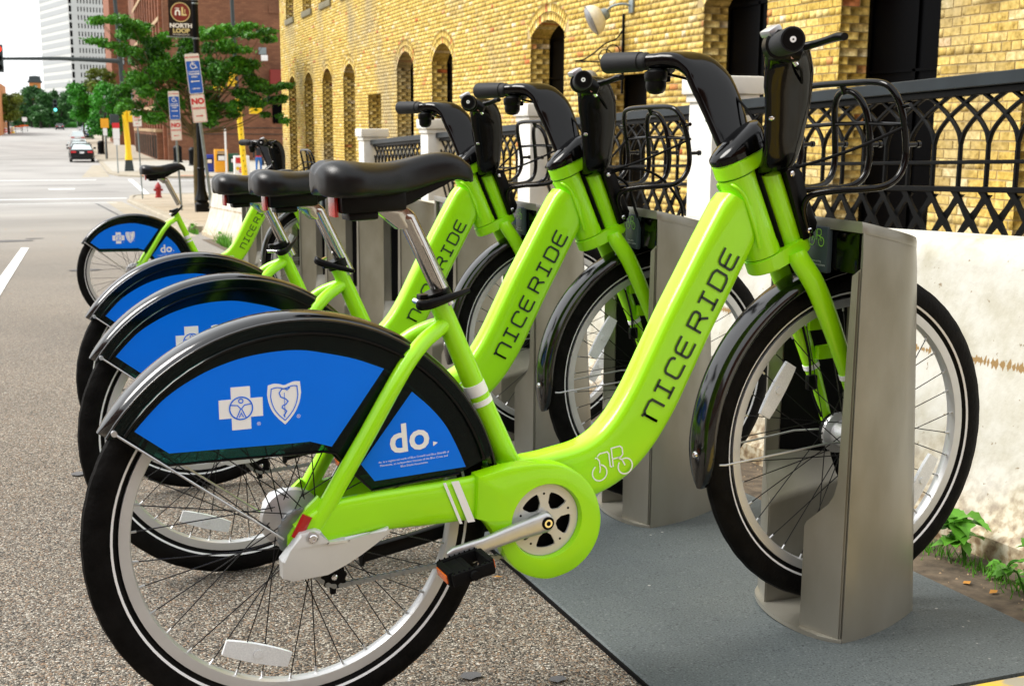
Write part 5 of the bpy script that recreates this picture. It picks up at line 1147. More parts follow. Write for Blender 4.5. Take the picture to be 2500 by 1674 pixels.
t.links.new(tc.outputs['Object'], n.inputs['Vector']); t.links.new(ramp(t, [(0.42, (0.30, 0.27, 0.20)), (0.5, (0.60, 0.40, 0.04)), (0.7, (0.66, 0.46, 0.05))], n.outputs['Fac']), b.inputs['Base Color']); b.inputs['Roughness'].default_value = 0.8; M['wornyellow'] = m
ob('plate', bm, 'wornyellow', p_, None)

# ================================================================== CONCRETE BARRIER
bx0, by0, by1 = 1.60, -7.0, 17.6
P_ = [(-0.10, -0.05), (0.015, -0.05), (0.020, 0.055), (0.045, 0.075), (0.120, 0.240), (0.160, 0.395), (0.1640, 0.405), (0.205, 0.660), (0.215, 0.700), (0.240, 0.722), (0.290, 0.730), (0.340, 0.730), (0.385, 0.722), (0.405, 0.700), (0.45, 0.405), (0.58, 0.075), (0.60, 0.0), (0.60, -0.05)][1:]
bm = bmesh.new(); V = []; N = 120
for i in range(N + 1):
    y = by0 + (by1 - by0) * i / N; xo = -0.0035 * max(0, y)
    V.append([bm.verts.new((bx0 + xo + a + 0.0025 * math.sin(y * 7 + b * 9), y, b)) for a, b in P_])
for i in range(N):
    for q in range(len(P_) - 1): bm.faces.new((V[i][q], V[i][q + 1], V[i + 1][q + 1], V[i + 1][q]))
e0 = bm.faces.new(V[0]); e1 = bm.faces.new(V[-1][::-1])
bmesh.ops.bevel(bm, geom=list(e1.edges), offset=0.02, segments=2, affect='EDGES')
bo = ob('concrete_barrier', bm, 'barrier', None, 35)
for v in bo.data.vertices: v.co.z -= SL * 0  # profile height stays in object space; slope comes from the shear below
sh = Matrix.Identity(4)
# the barrier is tilted with the street
bo.rotation_euler = (-math.atan(SL), 0, 0)
tag(bo, 'long cream painted concrete barrier with rust streaks behind the docks', 'barrier')

# ================================================================== RAILING AND POSTS
rt_ = lambda y: 1.257 - 0.0366 * y
posts = {-1.45: 'white railing post nearest the camera, beyond the right edge', 1.25: 'white railing post just outside the right edge of the picture', 3.95: 'white square capped railing post between the front bicycle\'s handlebar arms', 6.65: 'white railing post behind the rack of the second bicycle', 9.37: 'white railing post above the third bicycle\'s dock lock box', 12.05: 'farthest white railing post, its square cap clear of everything at the end of the fence'}
for y, lb in posts.items():
    if y < 0: continue
    zt = rt_(y); e = empty('railing_post', (3.0, y, zt - 1.2), label=lb, cat='post', group='white posts of the iron railing')
    bm = bmesh.new(); box(bm, -0.13, 0.13, -0.13, 0.13, -0.25, 1.24, 0.006); ob('shaft', bm, 'postwhite', e, 30)
    bm = bmesh.new(); box(bm, -0.165, 0.165, -0.165, 0.165, 1.241, 1.335, 0.014); ob('cap', bm, 'postwhite', e, 30)
    bm = bmesh.new(); box(bm, -0.145, 0.145, -0.145, 0.145, 1.20, 1.24, 0.008); ob('neck_moulding', bm, 'postwhite', e, 30)
s_ = 0.1555
bm = bmesh.new()
sweep(bm, [(0, 0, -0.435), (0, 0, -0.29), (0, 0, -0.25)], [0.0105, 0.0095, 0.008], 0.009, seg=8, side=(1, 0, 0), ex=3)
for sg in (-1, 1): sweep(bm, crom([(0, sg * 1.6 * s_ * (h ** 1.75), -0.262 + h * 0.207) for h in (0.0, 0.2, 0.4, 0.6, 0.8, 0.92, 1.0)], 3), 0.0085, 0.010, seg=8, side=(1, 0, 0), ex=3)
bmesh.ops.recalc_face_normals(bm, faces=bm.faces); arch_me = bpy.data.meshes.new('arch_bar'); bm.to_mesh(arch_me); bm.free(); arch_me.materials.append(M['iron']); shade(arch_me, 40)
lat = []
for sg in (-1, 1):
    bm = bmesh.new(); n_ = 14; L_, R2 = [], []
    for i in range(n_ + 1):
        t_ = i / n_; y = sg * (t_ - 0.5) * 0.33; z = -0.455 - t_ * 0.37; wv = 0.017 + 0.0045 * math.cos(t_ * 2 * math.pi * 3.5)
        L_.append((y - wv, z)); R2.append((y + wv, z))
    plate(bm, L_ + R2[::-1], -0.006 + sg * 0.0065, 0.006 + sg * 0.0065, plane='YZ'); bmesh.ops.recalc_face_normals(bm, faces=bm.faces)
    me = bpy.data.meshes.new('lattice_bar'); bm.to_mesh(me); bm.free(); me.materials.append(M['iron']); lat.append(me)
pl_ = [(1.25, 3.95), (3.95, 6.65), (6.65, 9.37), (9.37, 12.05), (-1.45, 1.25)]
rl_ = ['black iron railing panel at the right edge, its interlaced arches largest in the picture', 'black iron railing panel between the front handlebar and the second rack', 'black iron railing panel behind the second bicycle\'s handlebar', 'black iron railing panel at the far left end, between the last two white posts', 'black iron railing panel beyond the right edge of the picture']
for (y0, y1), lb in zip(pl_, rl_):
    y0 += 0.132; y1 -= 0.132; ym = (y0 + y1) / 2; zt = rt_(ym); e = empty('iron_railing', (3.0, ym, zt - 1.2), label=lb, cat='railing', group='iron railing panels between white posts'); sl = -0.0366
    def bar(name, x0, x1, z0, z1, mat='iron', a=y0 - ym, b=y1 - ym):
        bm = bmesh.new(); V = [bm.verts.new((x, y, 1.2 + z + sl * y)) for z in (z0, z1) for y in (a, b) for x in (x0, x1)]
        for f in ((0, 2, 3, 1), (4, 5, 7, 6), (0, 1, 5, 4), (2, 6, 7, 3), (0, 4, 6, 2), (1, 3, 7, 5)): bm.faces.new([V[i] for i in f])
        bmesh.ops.bevel(bm, geom=[q for q in bm.edges], offset=0.003, segments=1, affect='EDGES'); return ob(name, bm, mat, e, 30)
    bar('top_rail', -0.055, 0.055, -0.050, 0.0, 'rail'); bar('upper_bar', -0.022, 0.022, -0.078, -0.0505); bar('middle_bar', -0.012, 0.012, -0.343, -0.327); bar('lower_bar', -0.020, 0.020, -0.452, -0.430); bar('bottom_bar', -0.022, 0.022, -0.85, -0.825)
    n_ = int((y1 - y0) / s_)
    for i in range(n_ + 1):
        y = y0 + (y1 - y0 - n_ * s_) / 2 + i * s_ - ym
        o = bpy.data.objects.new('arch_bar', arch_me); COL.objects.link(o); o.parent = e; o.location = (0, y, 1.2 + sl * y)
    for i in range(n_ + 1):
        y = y0 + (y1 - y0 - n_ * s_) / 2 + i * s_ - ym
        if abs(y) > (y1 - y0) / 2 - 0.15: continue
        for me in lat: o = bpy.data.objects.new('lattice_bar', me); COL.objects.link(o); o.parent = e; o.location = (0, y, 1.2 + sl * y)

# ================================================================== YELLOW BRICK BUILDING
BX, BE, BTOP = 6.30, 38.4, 7.6
cy_, cz_ = -1.875, 0.973
yy_ = lambda y: cy_ + (y - cy_) * 0.741
zz_ = lambda z: cz_ + (z - cz_) * 0.741
OPN = []     # y0, y1, sill z, spring z, rise
for c in (49.75, 46.05, 42.4, 38.75): OPN.append((yy_(c) - .67, yy_(c) + .67, -0.9, 2.21, 0.30))
OPN.append((yy_(34.3), yy_(36.0), -0.2, 1.72, 0.0)); OPN.append((yy_(16.25), yy_(18.0), -0.2, 1.66, 0.0))
for c in (31.5, 27.9): OPN.append((yy_(c) - .67, yy_(c) + .67, 0.55, 2.21, 0.30))
OPN.append((yy_(19.82), yy_(21.62), 0.55, 2.30, 0.21)); OPN.append((yy_(12.66), yy_(14.42), -0.1, 2.30, 0.26)); OPN.append((yy_(9.15), yy_(10.98), -0.1, 2.30, 0.26)); OPN.append((yy_(6.0), yy_(7.85), -0.1, 2.30, 0.26)); OPN.append((1.1, 2.4, -0.1, 2.30, 0.26))
for c in (49.9, 46.0, 42.4, 38.75): OPN.append((yy_(c) - .68, yy_(c) + .68, zz_(5.40), 8.5, 0.0))
bld = empty('yellow_brick_building', (BX, 20, -0.9), label='long pale yellow brick building with dark arched window openings, right of the street', cat='building')
CH, BL, J = 0.0735, 0.2050, 0.010
RING = 0.235
def solid(z):
    iv = []
    for (a, b, s0, sp, rise) in OPN:
        ring = RING if rise > 0 else 0.0; top = sp + rise + ring
        if not (s0 < z < top): continue
        if z <= sp - 0.0: iv.append((a, b)); continue
        if rise == 0: continue
        hw = (b - a) / 2; Rr = (hw * hw + rise * rise) / (2 * rise) + ring; zc = sp + rise - (Rr - ring)
        if z - zc < Rr:
            d = math.sqrt(max(0, Rr * Rr - (z - zc) ** 2)); d = min(d, hw + ring * 0.62); iv.append(((a + b) / 2 - d, (a + b) / 2 + d))
    iv.sort(); return iv
bricks = []      # y0, y1, z0, z1
z = -1.9; ci = 0; rb = random.Random(5)
while z < BTOP:
    iv = solid(z + CH / 2); cur = 1.0; segs = []
    for a, b in iv:
        if a > cur: segs.append((cur, a))
        cur = max(cur, b)
    if cur < BE: segs.append((cur, BE))
    header = (ci % 6 == 5)
    step = BL if not header else BL / 2
    for a, b in segs:
        gzt = gz((a + b) / 2) - 0.35
        k = math.floor((a - (0.5 if ci % 2 else 0) * step) / step); y = (k + (0.5 if ci % 2 else 0)) * step
        while y < b:
            p0, p1 = max(y, a), min(y + step, b)
            if p1 - p0 > 0.035 and z > gz(p0) - 0.3: bricks.append((p0 + (J / 2 if p0 > a else 0), p1 - (J / 2 if p1 < b else 0), z + J / 2, z + CH - J / 2))
            y += step
    z += CH; ci += 1
# keep the 300 bricks that show largest as objects of their own
def size_px(b):
    y = (b[0] + b[1]) / 2; zc = (b[2] + b[3]) / 2; d = Vector((BX, y, zc)) - CAM; dep = d.dot(cf); u = 1250 + 2931 * d.dot(cr) / dep; v = 837 - 2931 * d.dot(cu) / dep
    if not (0 < u < 2500 and 0 < v < 640): return 0
    return (b[1] - b[0]) / dep ** 2
key = sorted(range(len(bricks)), key=lambda i: -size_px(bricks[i]))
own = set(key[:300])
def brick_faces(y0, y1, z0, z1, pr):
    x0 = BX - pr; x1 = BX + 0.012; c = 0.0016
    V = [(x0, y0 + c, z0 + c), (x0, y1 - c, z0 + c), (x0, y1 - c, z1 - c), (x0, y0 + c, z1 - c), (x1, y0, z0), (x1, y1, z0), (x1, y1, z1), (x1, y0, z1)]
    Fc = [(0, 3, 2, 1), (0, 1, 5, 4), (1, 2, 6, 5), (2, 3, 7, 6), (3, 0, 4, 7)]
    return V, Fc
V, Fc, tn = [], [], []
for i, (y0, y1, z0, z1) in enumerate(bricks):
    j = [rb.uniform(-.0022, .0022) for _ in range(4)]; v, f = brick_faces(y0 + j[0], y1 + j[1], z0 + j[2], z1 + j[3], rb.uniform(0.0, 0.0022))
    t_ = rb.random()
    if i in own:
        me = bpy.data.meshes.new('brick'); cy0 = (y0 + y1) / 2; cz0 = (z0 + z1) / 2
        me.from_pydata([(a - BX, b - cy0, c - cz0) for a, b, c in v], [], f); me.materials.append(M['ybrick1']); o = link('brick', me, bld); o.location = (0, cy0 - 20, cz0 + 0.9)
    else:
        n0 = len(V); V += v; Fc += [tuple(n0 + q for q in g) for g in f]; tn += [t_] * 5
# voussoirs of the arches, and bricks lining the reveals
for (a, b, s0, sp, rise) in OPN:
    yc = (a + b) / 2
    if rise > 0:
        hw = (b - a) / 2; Ri = (hw * hw + rise * rise) / (2 * rise); zc = sp + rise - Ri; th = math.asin(min(1, hw / Ri)) * 1.0
        for ri, ro in ((Ri, Ri + 0.112), (Ri + 0.12, Ri + 0.232)):
            nv = max(8, int(2 * th * ri / 0.075))
            for q in range(nv):
                t0 = -th + 2 * th * (q + 0.07) / nv; t1 = -th + 2 * th * (q + 0.93) / nv; n0 = len(V); x0 = BX - rb.uniform(0.0, 0.006)
                for (r_, t2) in ((ri + .003, t0), (ri + .003, t1), (ro, t1), (ro, t0)): V.append((x0, yc + r_ * math.sin(t2), zc + r_ * math.cos(t2)))
                for (r_, t2) in ((ri, t0), (ri, t1), (ro, t1), (ro, t0)): V.append((BX + 0.31 if r_ < Ri + .01 else BX + 0.014, yc + r_ * math.sin(t2), zc + r_ * math.cos(t2)))
                Fc += [tuple(n0 + w_ for w_ in g) for g in ((0, 1, 2, 3), (0, 1, 5, 4), (1, 2, 6, 5), (2, 3, 7, 6), (3, 0, 4, 7))]; tn += [rb.random()] * 5
    zz = -1.9; ci = 0
    while zz < min(sp, BTOP):
        if zz >= s0 - 0.01:
            for yj, sg in ((b, 1), (a, -1)):
                xs = [0.0, 0.10, 0.31] if ci % 2 else [0.0, 0.20, 0.31]
                for q in range(2):
                    n0 = len(V); pr = rb.uniform(0, 0.0015); X0, X1 = BX + xs[q] + (0.005 if q else 0.0), BX + xs[q + 1] - 0.005
                    V += [(X0, yj - sg * pr, zz + .004), (X1, yj - sg * pr, zz + .004), (X1, yj - sg * pr, zz + CH - .004), (X0, yj - sg * pr, zz + CH - .004), (X0, yj + sg * .014, zz + .002), (X1, yj + sg * .014, zz + .002), (X1, yj + sg * .014, zz + CH - .002), (X0, yj + sg * .014, zz + CH - .002)]
                    Fc += [tuple(n0 + w_ for w_ in g) for g in ((0, 1, 2, 3), (0, 1, 5, 4), (1, 2, 6, 5), (2, 3, 7, 6), (3, 0, 4, 7))]; tn += [rb.random()] * 5
        zz += CH; ci += 1
o = pydata('brickwork', V, Fc, 'ybrick', bld, tn); o.location = (-BX, -20, 0.9); o['kind'] = 'stuff'
# mortar bed / wall body with the openings left out, built as horizontal bands
bm = bmesh.new()
cuts = sorted(set([-2.6, BTOP] + [q for (a, b, s0, sp, rise) in OPN for q in (max(s0, -2.6), min(sp, BTOP))] + [sp + rise * (1 - math.cos(t_ * math.pi / 2 * 0 + 0)) for (a, b, s0, sp, rise) in OPN if rise > 0] ))
zz = cuts[0]; fin = []
zl = -2.6
while zl < BTOP: fin.append(zl); zl += 0.0245 if 2.15 < zl < 2.62 else 0.147
cuts = sorted(set([round(q, 4) for q in cuts if q <= BTOP] + [round(q, 4) for q in fin] + [BTOP]))
def openings_at(z):
    iv = []
    for (a, b, s0, sp, rise) in OPN:
        if s0 < z <= sp: iv.append((a, b))
        elif rise > 0 and sp < z < sp + rise:
            hw = (b - a) / 2; Ri = (hw * hw + rise * rise) / (2 * rise); zc = sp + rise - Ri; d = math.sqrt(max(0, Ri * Ri - (z - zc) ** 2)); iv.append(((a + b) / 2 - d, (a + b) / 2 + d))
    return sorted(iv)
xw = BX + 0.0045
for z0, z1 in zip(cuts, cuts[1:]):
    iv = openings_at((z0 + z1) / 2); cur = 0.9; sg_ = []
    for a, b in iv:
        if a > cur: sg_.append((cur, a))
        cur = b
    sg_.append((cur, BE - 0.008))
    for a, b in sg_: bm.faces.new([bm.verts.new(q) for q in ((xw, a, z0), (xw, a, z1), (xw, b, z1), (xw, b, z0))])
for (a, b, s0, sp, rise) in OPN:
    for yj in (a - 0.003, b + 0.003): bm.faces.new([bm.verts.new(q) for q in ((xw, yj, s0), (xw + .32, yj, s0), (xw + .32, yj, sp + .01), (xw, yj, sp + .01))])
    bm.faces.new([bm.verts.new(q) for q in ((xw, a, s0), (xw + .32, a, s0), (xw + .32, b, s0), (xw, b, s0))])
    if rise == 0: bm.faces.new([bm.verts.new(q) for q in ((xw, a, sp), (xw + .32, a, sp), (xw + .32, b, sp), (xw, b, sp))])
for q in (((xw, BE - .008, -2.6), (xw, BE - .008, BTOP), (26, BE - .008, BTOP), (26, BE - .008, -2.6)), ((xw, .9, -2.6), (xw, .9, BTOP), (26, .9, BTOP), (26, .9, -2.6)), ((xw, .9, BTOP), (26, .9, BTOP), (26, BE, BTOP), (xw, BE, BTOP))): bm.faces.new([bm.verts.new(w_) for w_ in q])
o = ob('wall', bm, 'mortar', bld, None); o.location = (-BX, -20, 0.9)
bm = bmesh.new(); box(bm, xw + 0.002, 25.9, 0.92, BE - 0.01, BTOP + 0.002, 15.5); o = ob('unseen_upper_wall', bm, 'ywall', bld, None); o.location = (-BX, -20, 0.9)  # unseen storeys above the frame, added for black parts to reflect
def lintel(name, a, b, z0, z1, out, mat='stone'):
    bm = bmesh.new(); box(bm, BX - out, BX + 0.24, a, b, z0, z1, 0.008); o = ob(name, bm, mat, bld, 30); o.location = (-BX, -20, 0.9)
for (a, b, s0, sp, rise) in OPN:
    bm = bmesh.new(); box(bm, BX + 0.325, BX + 0.36, a - 0.05, b + 0.05, s0 - 0.05, min(sp + rise + 0.05, BTOP)); wn = ob('window', bm, 'glassdark', bld, None); wn.location = (-BX, -20, 0.9)
    bm = bmesh.new(); ym = (a + b) / 2; zt = min(sp, BTOP)
    box(bm, BX + 0.302, BX + 0.324, ym - 0.02, ym + 0.02, s0, zt); box(bm, BX + 0.302, BX + 0.324, a, a + 0.05, s0, zt); box(bm, BX + 0.302, BX + 0.324, b - 0.05, b, s0, zt)
    box(bm, BX + 0.302, BX + 0.3235, a + .051, b - .051, zt - 0.03, zt + 0.01)
    for q in (0.33, 0.66): box(bm, BX + 0.302, BX + 0.3235, a + .051, b - .051, s0 + (zt - s0) * q - .012, s0 + (zt - s0) * q + .012)
    ob('window_frame', bm, 'glassdark', wn, None)
    if s0 > 0 : lintel('window_sill', a - 0.06, b + 0.06, s0 - 0.17, s0 - 0.004, 0.05)
# small notice panel low on the wall and red/white alarm box high at the right
bm = bmesh.new(); box(bm, BX - 0.05, BX - 0.008, 27.6, 28.7, -0.62, -0.42, 0.004); o = ob('notice_board', bm, 'sigwhite', None); tag(o, 'small white notice board low on the yellow brick wall behind the saddles', 'notice')
text('lettering', 'Stone Tile', 0.16, 'decal', o, frame_m((BX - 0.0515, 28.15, -0.52), (0, -1, 0), (0, 0, 1)))
e = empty('alarm_box', (BX - 0.06, 5.72, 2.06), label='red and white box fixed to the brick beside the opening at the top right corner', cat='alarm box')
bm = bmesh.new(); box(bm, -0.06, 0.055, -0.07, 0.10, -0.02, 0.05, 0.01); ob('red_base', bm, 'sigred', e, 30); bm = bmesh.new(); box(bm, -0.05, 0.055, -0.12, 0.05, 0.052, 0.15, 0.012); ob('white_cover', bm, 'sigwhite', e, 30)

# wall lamp and iron sign bracket
ly = yy_(17.0)
e = empty('wall_lamp', (BX, ly - 0.10, 2.31), label='large dome barn lamp with cream enamel shade on a wall arm between arched openings', cat='lamp')
Mx = Matrix.Translation((-0.36, 0.33, 0.0)) @ Matrix.Rotation(R_(62), 4, 'Y') @ Matrix.Rotation(R_(18), 4, 'X')
bm = bmesh.new(); lathe(bm, [(0.028, 0.20), (0.060, 0.185), (0.075, 0.15), (0.078, 0.115)], (0, 0, 0), 'Z', 24); bmesh.ops.transform(bm, matrix=Mx, verts=bm.verts); ob('lamp_neck', bm, 'galv', e, 40)
bm = bmesh.new(); lathe(bm, [(0.070, 0.115), (0.115, 0.10), (0.16, 0.06), (0.186, 0.01), (0.196, -0.045), (0.192, -0.045), (0.180, 0.012), (0.150, 0.055), (0.07, 0.10)], (0, 0, 0), 'Z', 32); bmesh.ops.transform(bm, matrix=Mx, verts=bm.verts); ob('lamp_shade', bm, 'lampcream', e, 50)
bm = bmesh.new(); lathe(bm, [(0.188, -0.046), (0.16, -0.075), (0.09, -0.098), (0.001, -0.104)], (0, 0, 0), 'Z', 32); lathe(bm, [(0.199, -0.052), (0.199, -0.040), (0.190, -0.040), (0.190, -0.052)], (0, 0, 0), 'Z', 32); bmesh.ops.transform(bm, matrix=Mx, verts=bm.verts); ob('lamp_glass', bm, 'lampglass', e, 50)
bm = bmesh.new(); sweep(bm, crom([(0, 0.0, 0.14), (-0.10, 0.05, 0.17), (-0.20, 0.14, 0.15), (-0.24, 0.24, 0.10)], 6), 0.016, seg=10); box(bm, -0.03, 0, -0.06, 0.06, 0.06, 0.22, 0.01); ob('lamp_arm', bm, 'galv', e, 40)
e = empty('sign_bracket', (BX, ly + 0.12, 1.72), label='black wrought iron bracket with rings and a hanging globe lamp under the dome lamp', cat='bracket')
bm = bmesh.new(); box(bm, -0.03, -0.002, -0.012, 0.012, -0.32, 0.66, 0.003); sweep(bm, [(0, 0, 0.06), (-0.52, 0.36, 0.09)], 0.010, seg=8); sweep(bm, crom([(0, 0, 0.50), (-0.08, 0.055, 0.36), (-0.20, 0.14, 0.30), (-0.30, 0.21, 0.20), (-0.42, 0.29, 0.11), (-0.52, 0.36, 0.09)], 5), 0.010, seg=8)
d_ = Vector((-0.822, 0.569, 0))
for c, r_ in ((0.14, 0.085), (0.235, 0.085)):
    cc = d_ * c + Vector((0, 0, 0.20 - (c - .14) * .6)); sweep(bm, [cc + d_ * r_ * math.cos(a) + Vector((0, 0, r_ * math.sin(a))) for a in [2 * math.pi * q / 20 for q in range(20)]], 0.008, seg=6, closed=True, side=(0.569, 0.822, 0))
ob('bracket_ironwork', bm, 'iron', e, 40)
bm = bmesh.new(); c = Vector((-0.36, 0.25, -0.14)); lathe(bm, [(0.12 * math.sin(R_(a)), 0.12 * math.cos(R_(a))) for a in (2, 20, 40, 60, 80, 100, 120, 140, 160, 178)], c, 'Z', 20); ob('globe_lamp', bm, 'lampglass', e, 60)
bm = bmesh.new(); sweep(bm, crom([(-0.50, 0.35, 0.085), (-0.51, 0.35, 0.02), (-0.46, 0.31, -0.04)], 4), 0.005, seg=6); sweep(bm, crom([(-0.28, 0.19, 0.07), (-0.25, 0.17, 0.0), (-0.29, 0.20, -0.05)], 4), 0.005, seg=6); ob('lamp_chain', bm, 'iron', e, 60)

# ================================================================== BACKGROUND BUILDINGS
def winlist(parent, spots, w_, h_, mat, axis, depth=0.12, frame=None):
    """shared window mesh: pane set back in a dark reveal; axis 'Y' = wall faces -y, 'X' = wall faces -x"""
    bm = bmesh.new()
    if axis == 'Y': box(bm, -w_ / 2, w_ / 2, -0.03, 0.02, -h_ / 2, h_ / 2)
    else: box(bm, -0.03, 0.02, -w_ / 2, w_ / 2, -h_ / 2, h_ / 2)
    bmesh.ops.recalc_face_normals(bm, faces=bm.faces); me = bpy.data.meshes.new('window'); bm.to_mesh(me); bm.free(); me.materials.append(M[mat])
    mf = None
    if frame:
        bm = bmesh.new(); t_ = 0.06
        def fb(a0, a1, z0, z1):
            if axis == 'Y': box(bm, a0, a1, -0.07, -0.031, z0, z1)
            else: box(bm, -0.07, -0.031, a0, a1, z0, z1)
        fb(-w_ / 2 - t_, -w_ / 2, -h_ / 2 - t_, h_ / 2 + t_); fb(w_ / 2, w_ / 2 + t_, -h_ / 2 - t_, h_ / 2 + t_); fb(-w_ / 2, w_ / 2, h_ / 2, h_ / 2 + t_); fb(-w_ / 2, w_ / 2, -h_ / 2 - t_, -h_ / 2); fb(-t_ / 2, t_ / 2, -h_ / 2, h_ / 2); fb(-w_ / 2, -t_ / 2, -t_ / 2, t_ / 2); fb(t_ / 2, w_ / 2, -t_ / 2, t_ / 2)
        bmesh.ops.recalc_face_normals(bm, faces=bm.faces); mf = bpy.data.meshes.new('window_frame'); bm.to_mesh(mf); bm.free(); mf.materials.append(M[frame])
    for x, y, z in spots:
        o = bpy.data.objects.new('window', me); COL.objects.link(o); o.parent = parent; o.location = (x, y, z)
        if mf: q = bpy.data.objects.new('window_frame', mf); COL.objects.link(q); q.parent = o
# white tower
e = empty('office_tower', (2.65, 598, -2), (0, 0, R_(15)), label='tall white office tower with rows of narrow dark windows, far down the street', cat='tower')
def nbox(name, e, mat, *a, bev=0.0):
    bm = bmesh.new(); box(bm, *a, bev=bev); return ob(name, bm, mat, e, 30 if bev else None)
nbox('tower_wall', e, 'tower', 0, 17.2, 0, 50.6, 0, 96)
bm = bmesh.new()
for k in range(26): box(bm, -0.10, -0.003, 0.8, 50.2, 2.2 + 3.68 * k, 4.3 + 3.68 * k)
tag(ob('panel_bands', bm, 'towershade', e, None), kind='stuff')
winlist(e, [(0.75, -0.01, 3.6 + 3.68 * k) for k in range(26)], 1.15, 2.7, 'glassdark', 'Y')
winlist(e, [(4.3 + 1.42 * i, -0.01, 3.6 + 3.68 * k) for k in range(4, 22) for i in range(9)], 0.50, 2.1, 'glassdark', 'Y')
bm = bmesh.new()
for k in range(26): box(bm, 3.0, 17.0, -0.08, -0.032, 1.05 + 3.68 * k, 1.55 + 3.68 * k)
tag(ob('sill_bands', bm, 'tower', e, None), kind='stuff')
# little brick clock tower
e = empty('brick_clock_tower', (-12.6, 560, -1), label='small orange brick tower with a dark slate cap showing above the far trees', cat='tower')
nbox('tower_wall', e, 'orangebrick', -2.3, 2.3, -2.3, 2.3, 0, 19.6); nbox('cornice', e, 'cap', -2.9, 2.9, -2.9, 2.9, 19.6, 20.3, bev=0.1)
bm = bmesh.new(); lathe(bm, [(3.6, 20.3), (3.3, 21.0), (3.1, 21.9), (3.2, 22.2), (0.3, 22.6)], (0, 0, 0), 'Z', 4, mat=Matrix.Rotation(R_(45), 3, 'Z')); ob('cap_roof', bm, 'cap', e, None)
bm = bmesh.new(); lathe(bm, [(0.95, -2.36), (0.95, -2.30)], (0, 0, 17.4), 'Y', 20); ob('round_window', bm, 'palewin', e)
# tall red brick block
e = empty('red_brick_block', (7.0, 158, gz(158)), label='tall red brick block behind the brown building, with pale paned windows', cat='building')
nbox('wall', e, 'redbrickfar', -1.85, 8, 0, 22, -1, 30)
for z_ in (8.7, 12.6, 4.6): nbox('belt_course', e, 'rmortar', -1.9, 8.05, -0.06, -0.005, z_, z_ + 0.35)
winlist(e, [(x, -0.01, z_) for z_ in (6.6, 10.9, 14.9, 19) for x in (-0.75, 0.45, 1.65)], 0.75, 1.9, 'palewin', 'Y', frame='cap')
# brown brick building on the corner
e = empty('brown_brick_building', (7.05, 98, gz(98) + 0.1), label='large brown brick corner building across the side street, behind the banner pole', cat='building')
nbox('wall', e, 'rmortar', 0, 26, 0, 52, -1, 20)
for z_ in (2.05, 2.55): nbox('belt_course', e, 'barkdark', -0.02, 12.5, -0.05, -0.001, z_, z_ + 0.06)
nbox('stone_band', e, 'tan', 9.2, 12.6, -0.09, -0.035, 12.3, 13.3); nbox('stone_band', e, 'rmortar', 8.2, 12.6, -0.08, -0.035, 11.6, 12.25)
winlist(e, [(9.0, -0.04, 3.7)], 1.5, 1.5, 'glassdark', 'Y'); nbox('red_awning', e, 'maroon', 8.1, 9.3, -0.6, -0.05, 6.0, 7.2)
nbox('pale_panel', e, 'lampcream', 2.0, 2.7, -0.06, -0.035, 2.9, 3.3)
# street side: vertical windows between brick piers, stone lintels and a low wall with coping
for k in range(11):
    y0 = 1.2 + k * 3.4
    nbox('pier', e, 'rbrick' if False else 'redbrickfar', -0.28, -0.002, y0 - 0.55, y0 + 0.15, 0, 16)
winlist(e, [(-0.02, 2.75 + k * 3.4, z_) for k in range(10) for z_ in (5.6, 9.2, 12.8)], 2.0, 2.3, 'glassdark', 'X')
for z_ in (4.1, 7.2, 10.8, 14.4): nbox('stone_band', e, 'tan', -0.34, -0.29, 0.5, 38, z_, z_ + 0.32)
for k in range(10):
    nbox('plinth_panel', e, 'rmortar', -0.75, -0.30, 1.5 + k * 3.4, 4.2 + k * 3.4, 0, 2.2); nbox('coping', e, 'tan', -0.85, -0.30, 1.4 + k * 3.4, 4.3 + k * 3.4, 2.2, 2.45)
    for q in range(3): nbox('panel_slat', e, 'barkdark', -0.79, -0.751, 1.9 + k * 3.4 + q * 0.8, 2.05 + k * 3.4 + q * 0.8, 0.1, 1.95)
o = empty('wall_floodlight', (7.05 + 7.55, 97.5, 6.35), label='boxy white floodlight mounted on the brown brick wall, right of the tree top', cat='floodlight')
nbox('housing', o, 'galv', -0.30, 0.30, 0, 0.3, 0.25, 0.80, bev=0.04); nbox('lens', o, 'sigwhite', -0.16, 0.36, -0.25, 0.05, -0.25, 0.20, bev=0.03)
# orange building at the left edge
e = empty('orange_brick_building', (-22, 220, gz(220)), label='orange brick building cut off by the left edge, beyond the olive tree', cat='building')
nbox('wall', e, 'orangebrick', -20, 10.9, 0, 30, -1, 8.9)
winlist(e, [(10.2 - 1.6 * i, -0.01, z_) for i in range(3) for z_ in (4.8, 7.4)], 0.8, 1.3, 'glassdark', 'Y')

e = empty('unseen_rear_block', (-16, -34, gz(-34)), label='unseen block added behind the camera to darken reflections and sky light', cat='building')
nbox('wall', e, 'redbrickfar', 0, 50, -14, 0, -2, 19)  # unseen block, added to darken reflections and hold back sky light
bm = bmesh.new(); box(bm, -0.9, 0.9, -0.02, 0.03, -1.2, 1.2); bmesh.ops.recalc_face_normals(bm, faces=bm.faces); me = bpy.data.meshes.new('window'); bm.to_mesh(me); bm.free(); me.materials.append(M['glassdark'])
for i in range(11):
    for z_ in (3, 7, 11, 15): o = bpy.data.objects.new('window', me); COL.objects.link(o); o.parent = e; o.location = (3 + i * 4.4, 0.0, z_)
e = empty('unseen_side_block', (-27, -20, gz(-20)), label='unseen dark brick block added across the street for black parts to reflect', cat='building')
nbox('wall', e, 'redbrickfar', -14, 0, -45, 38, -2, 15)  # out of view, added so glossy black parts reflect something dark
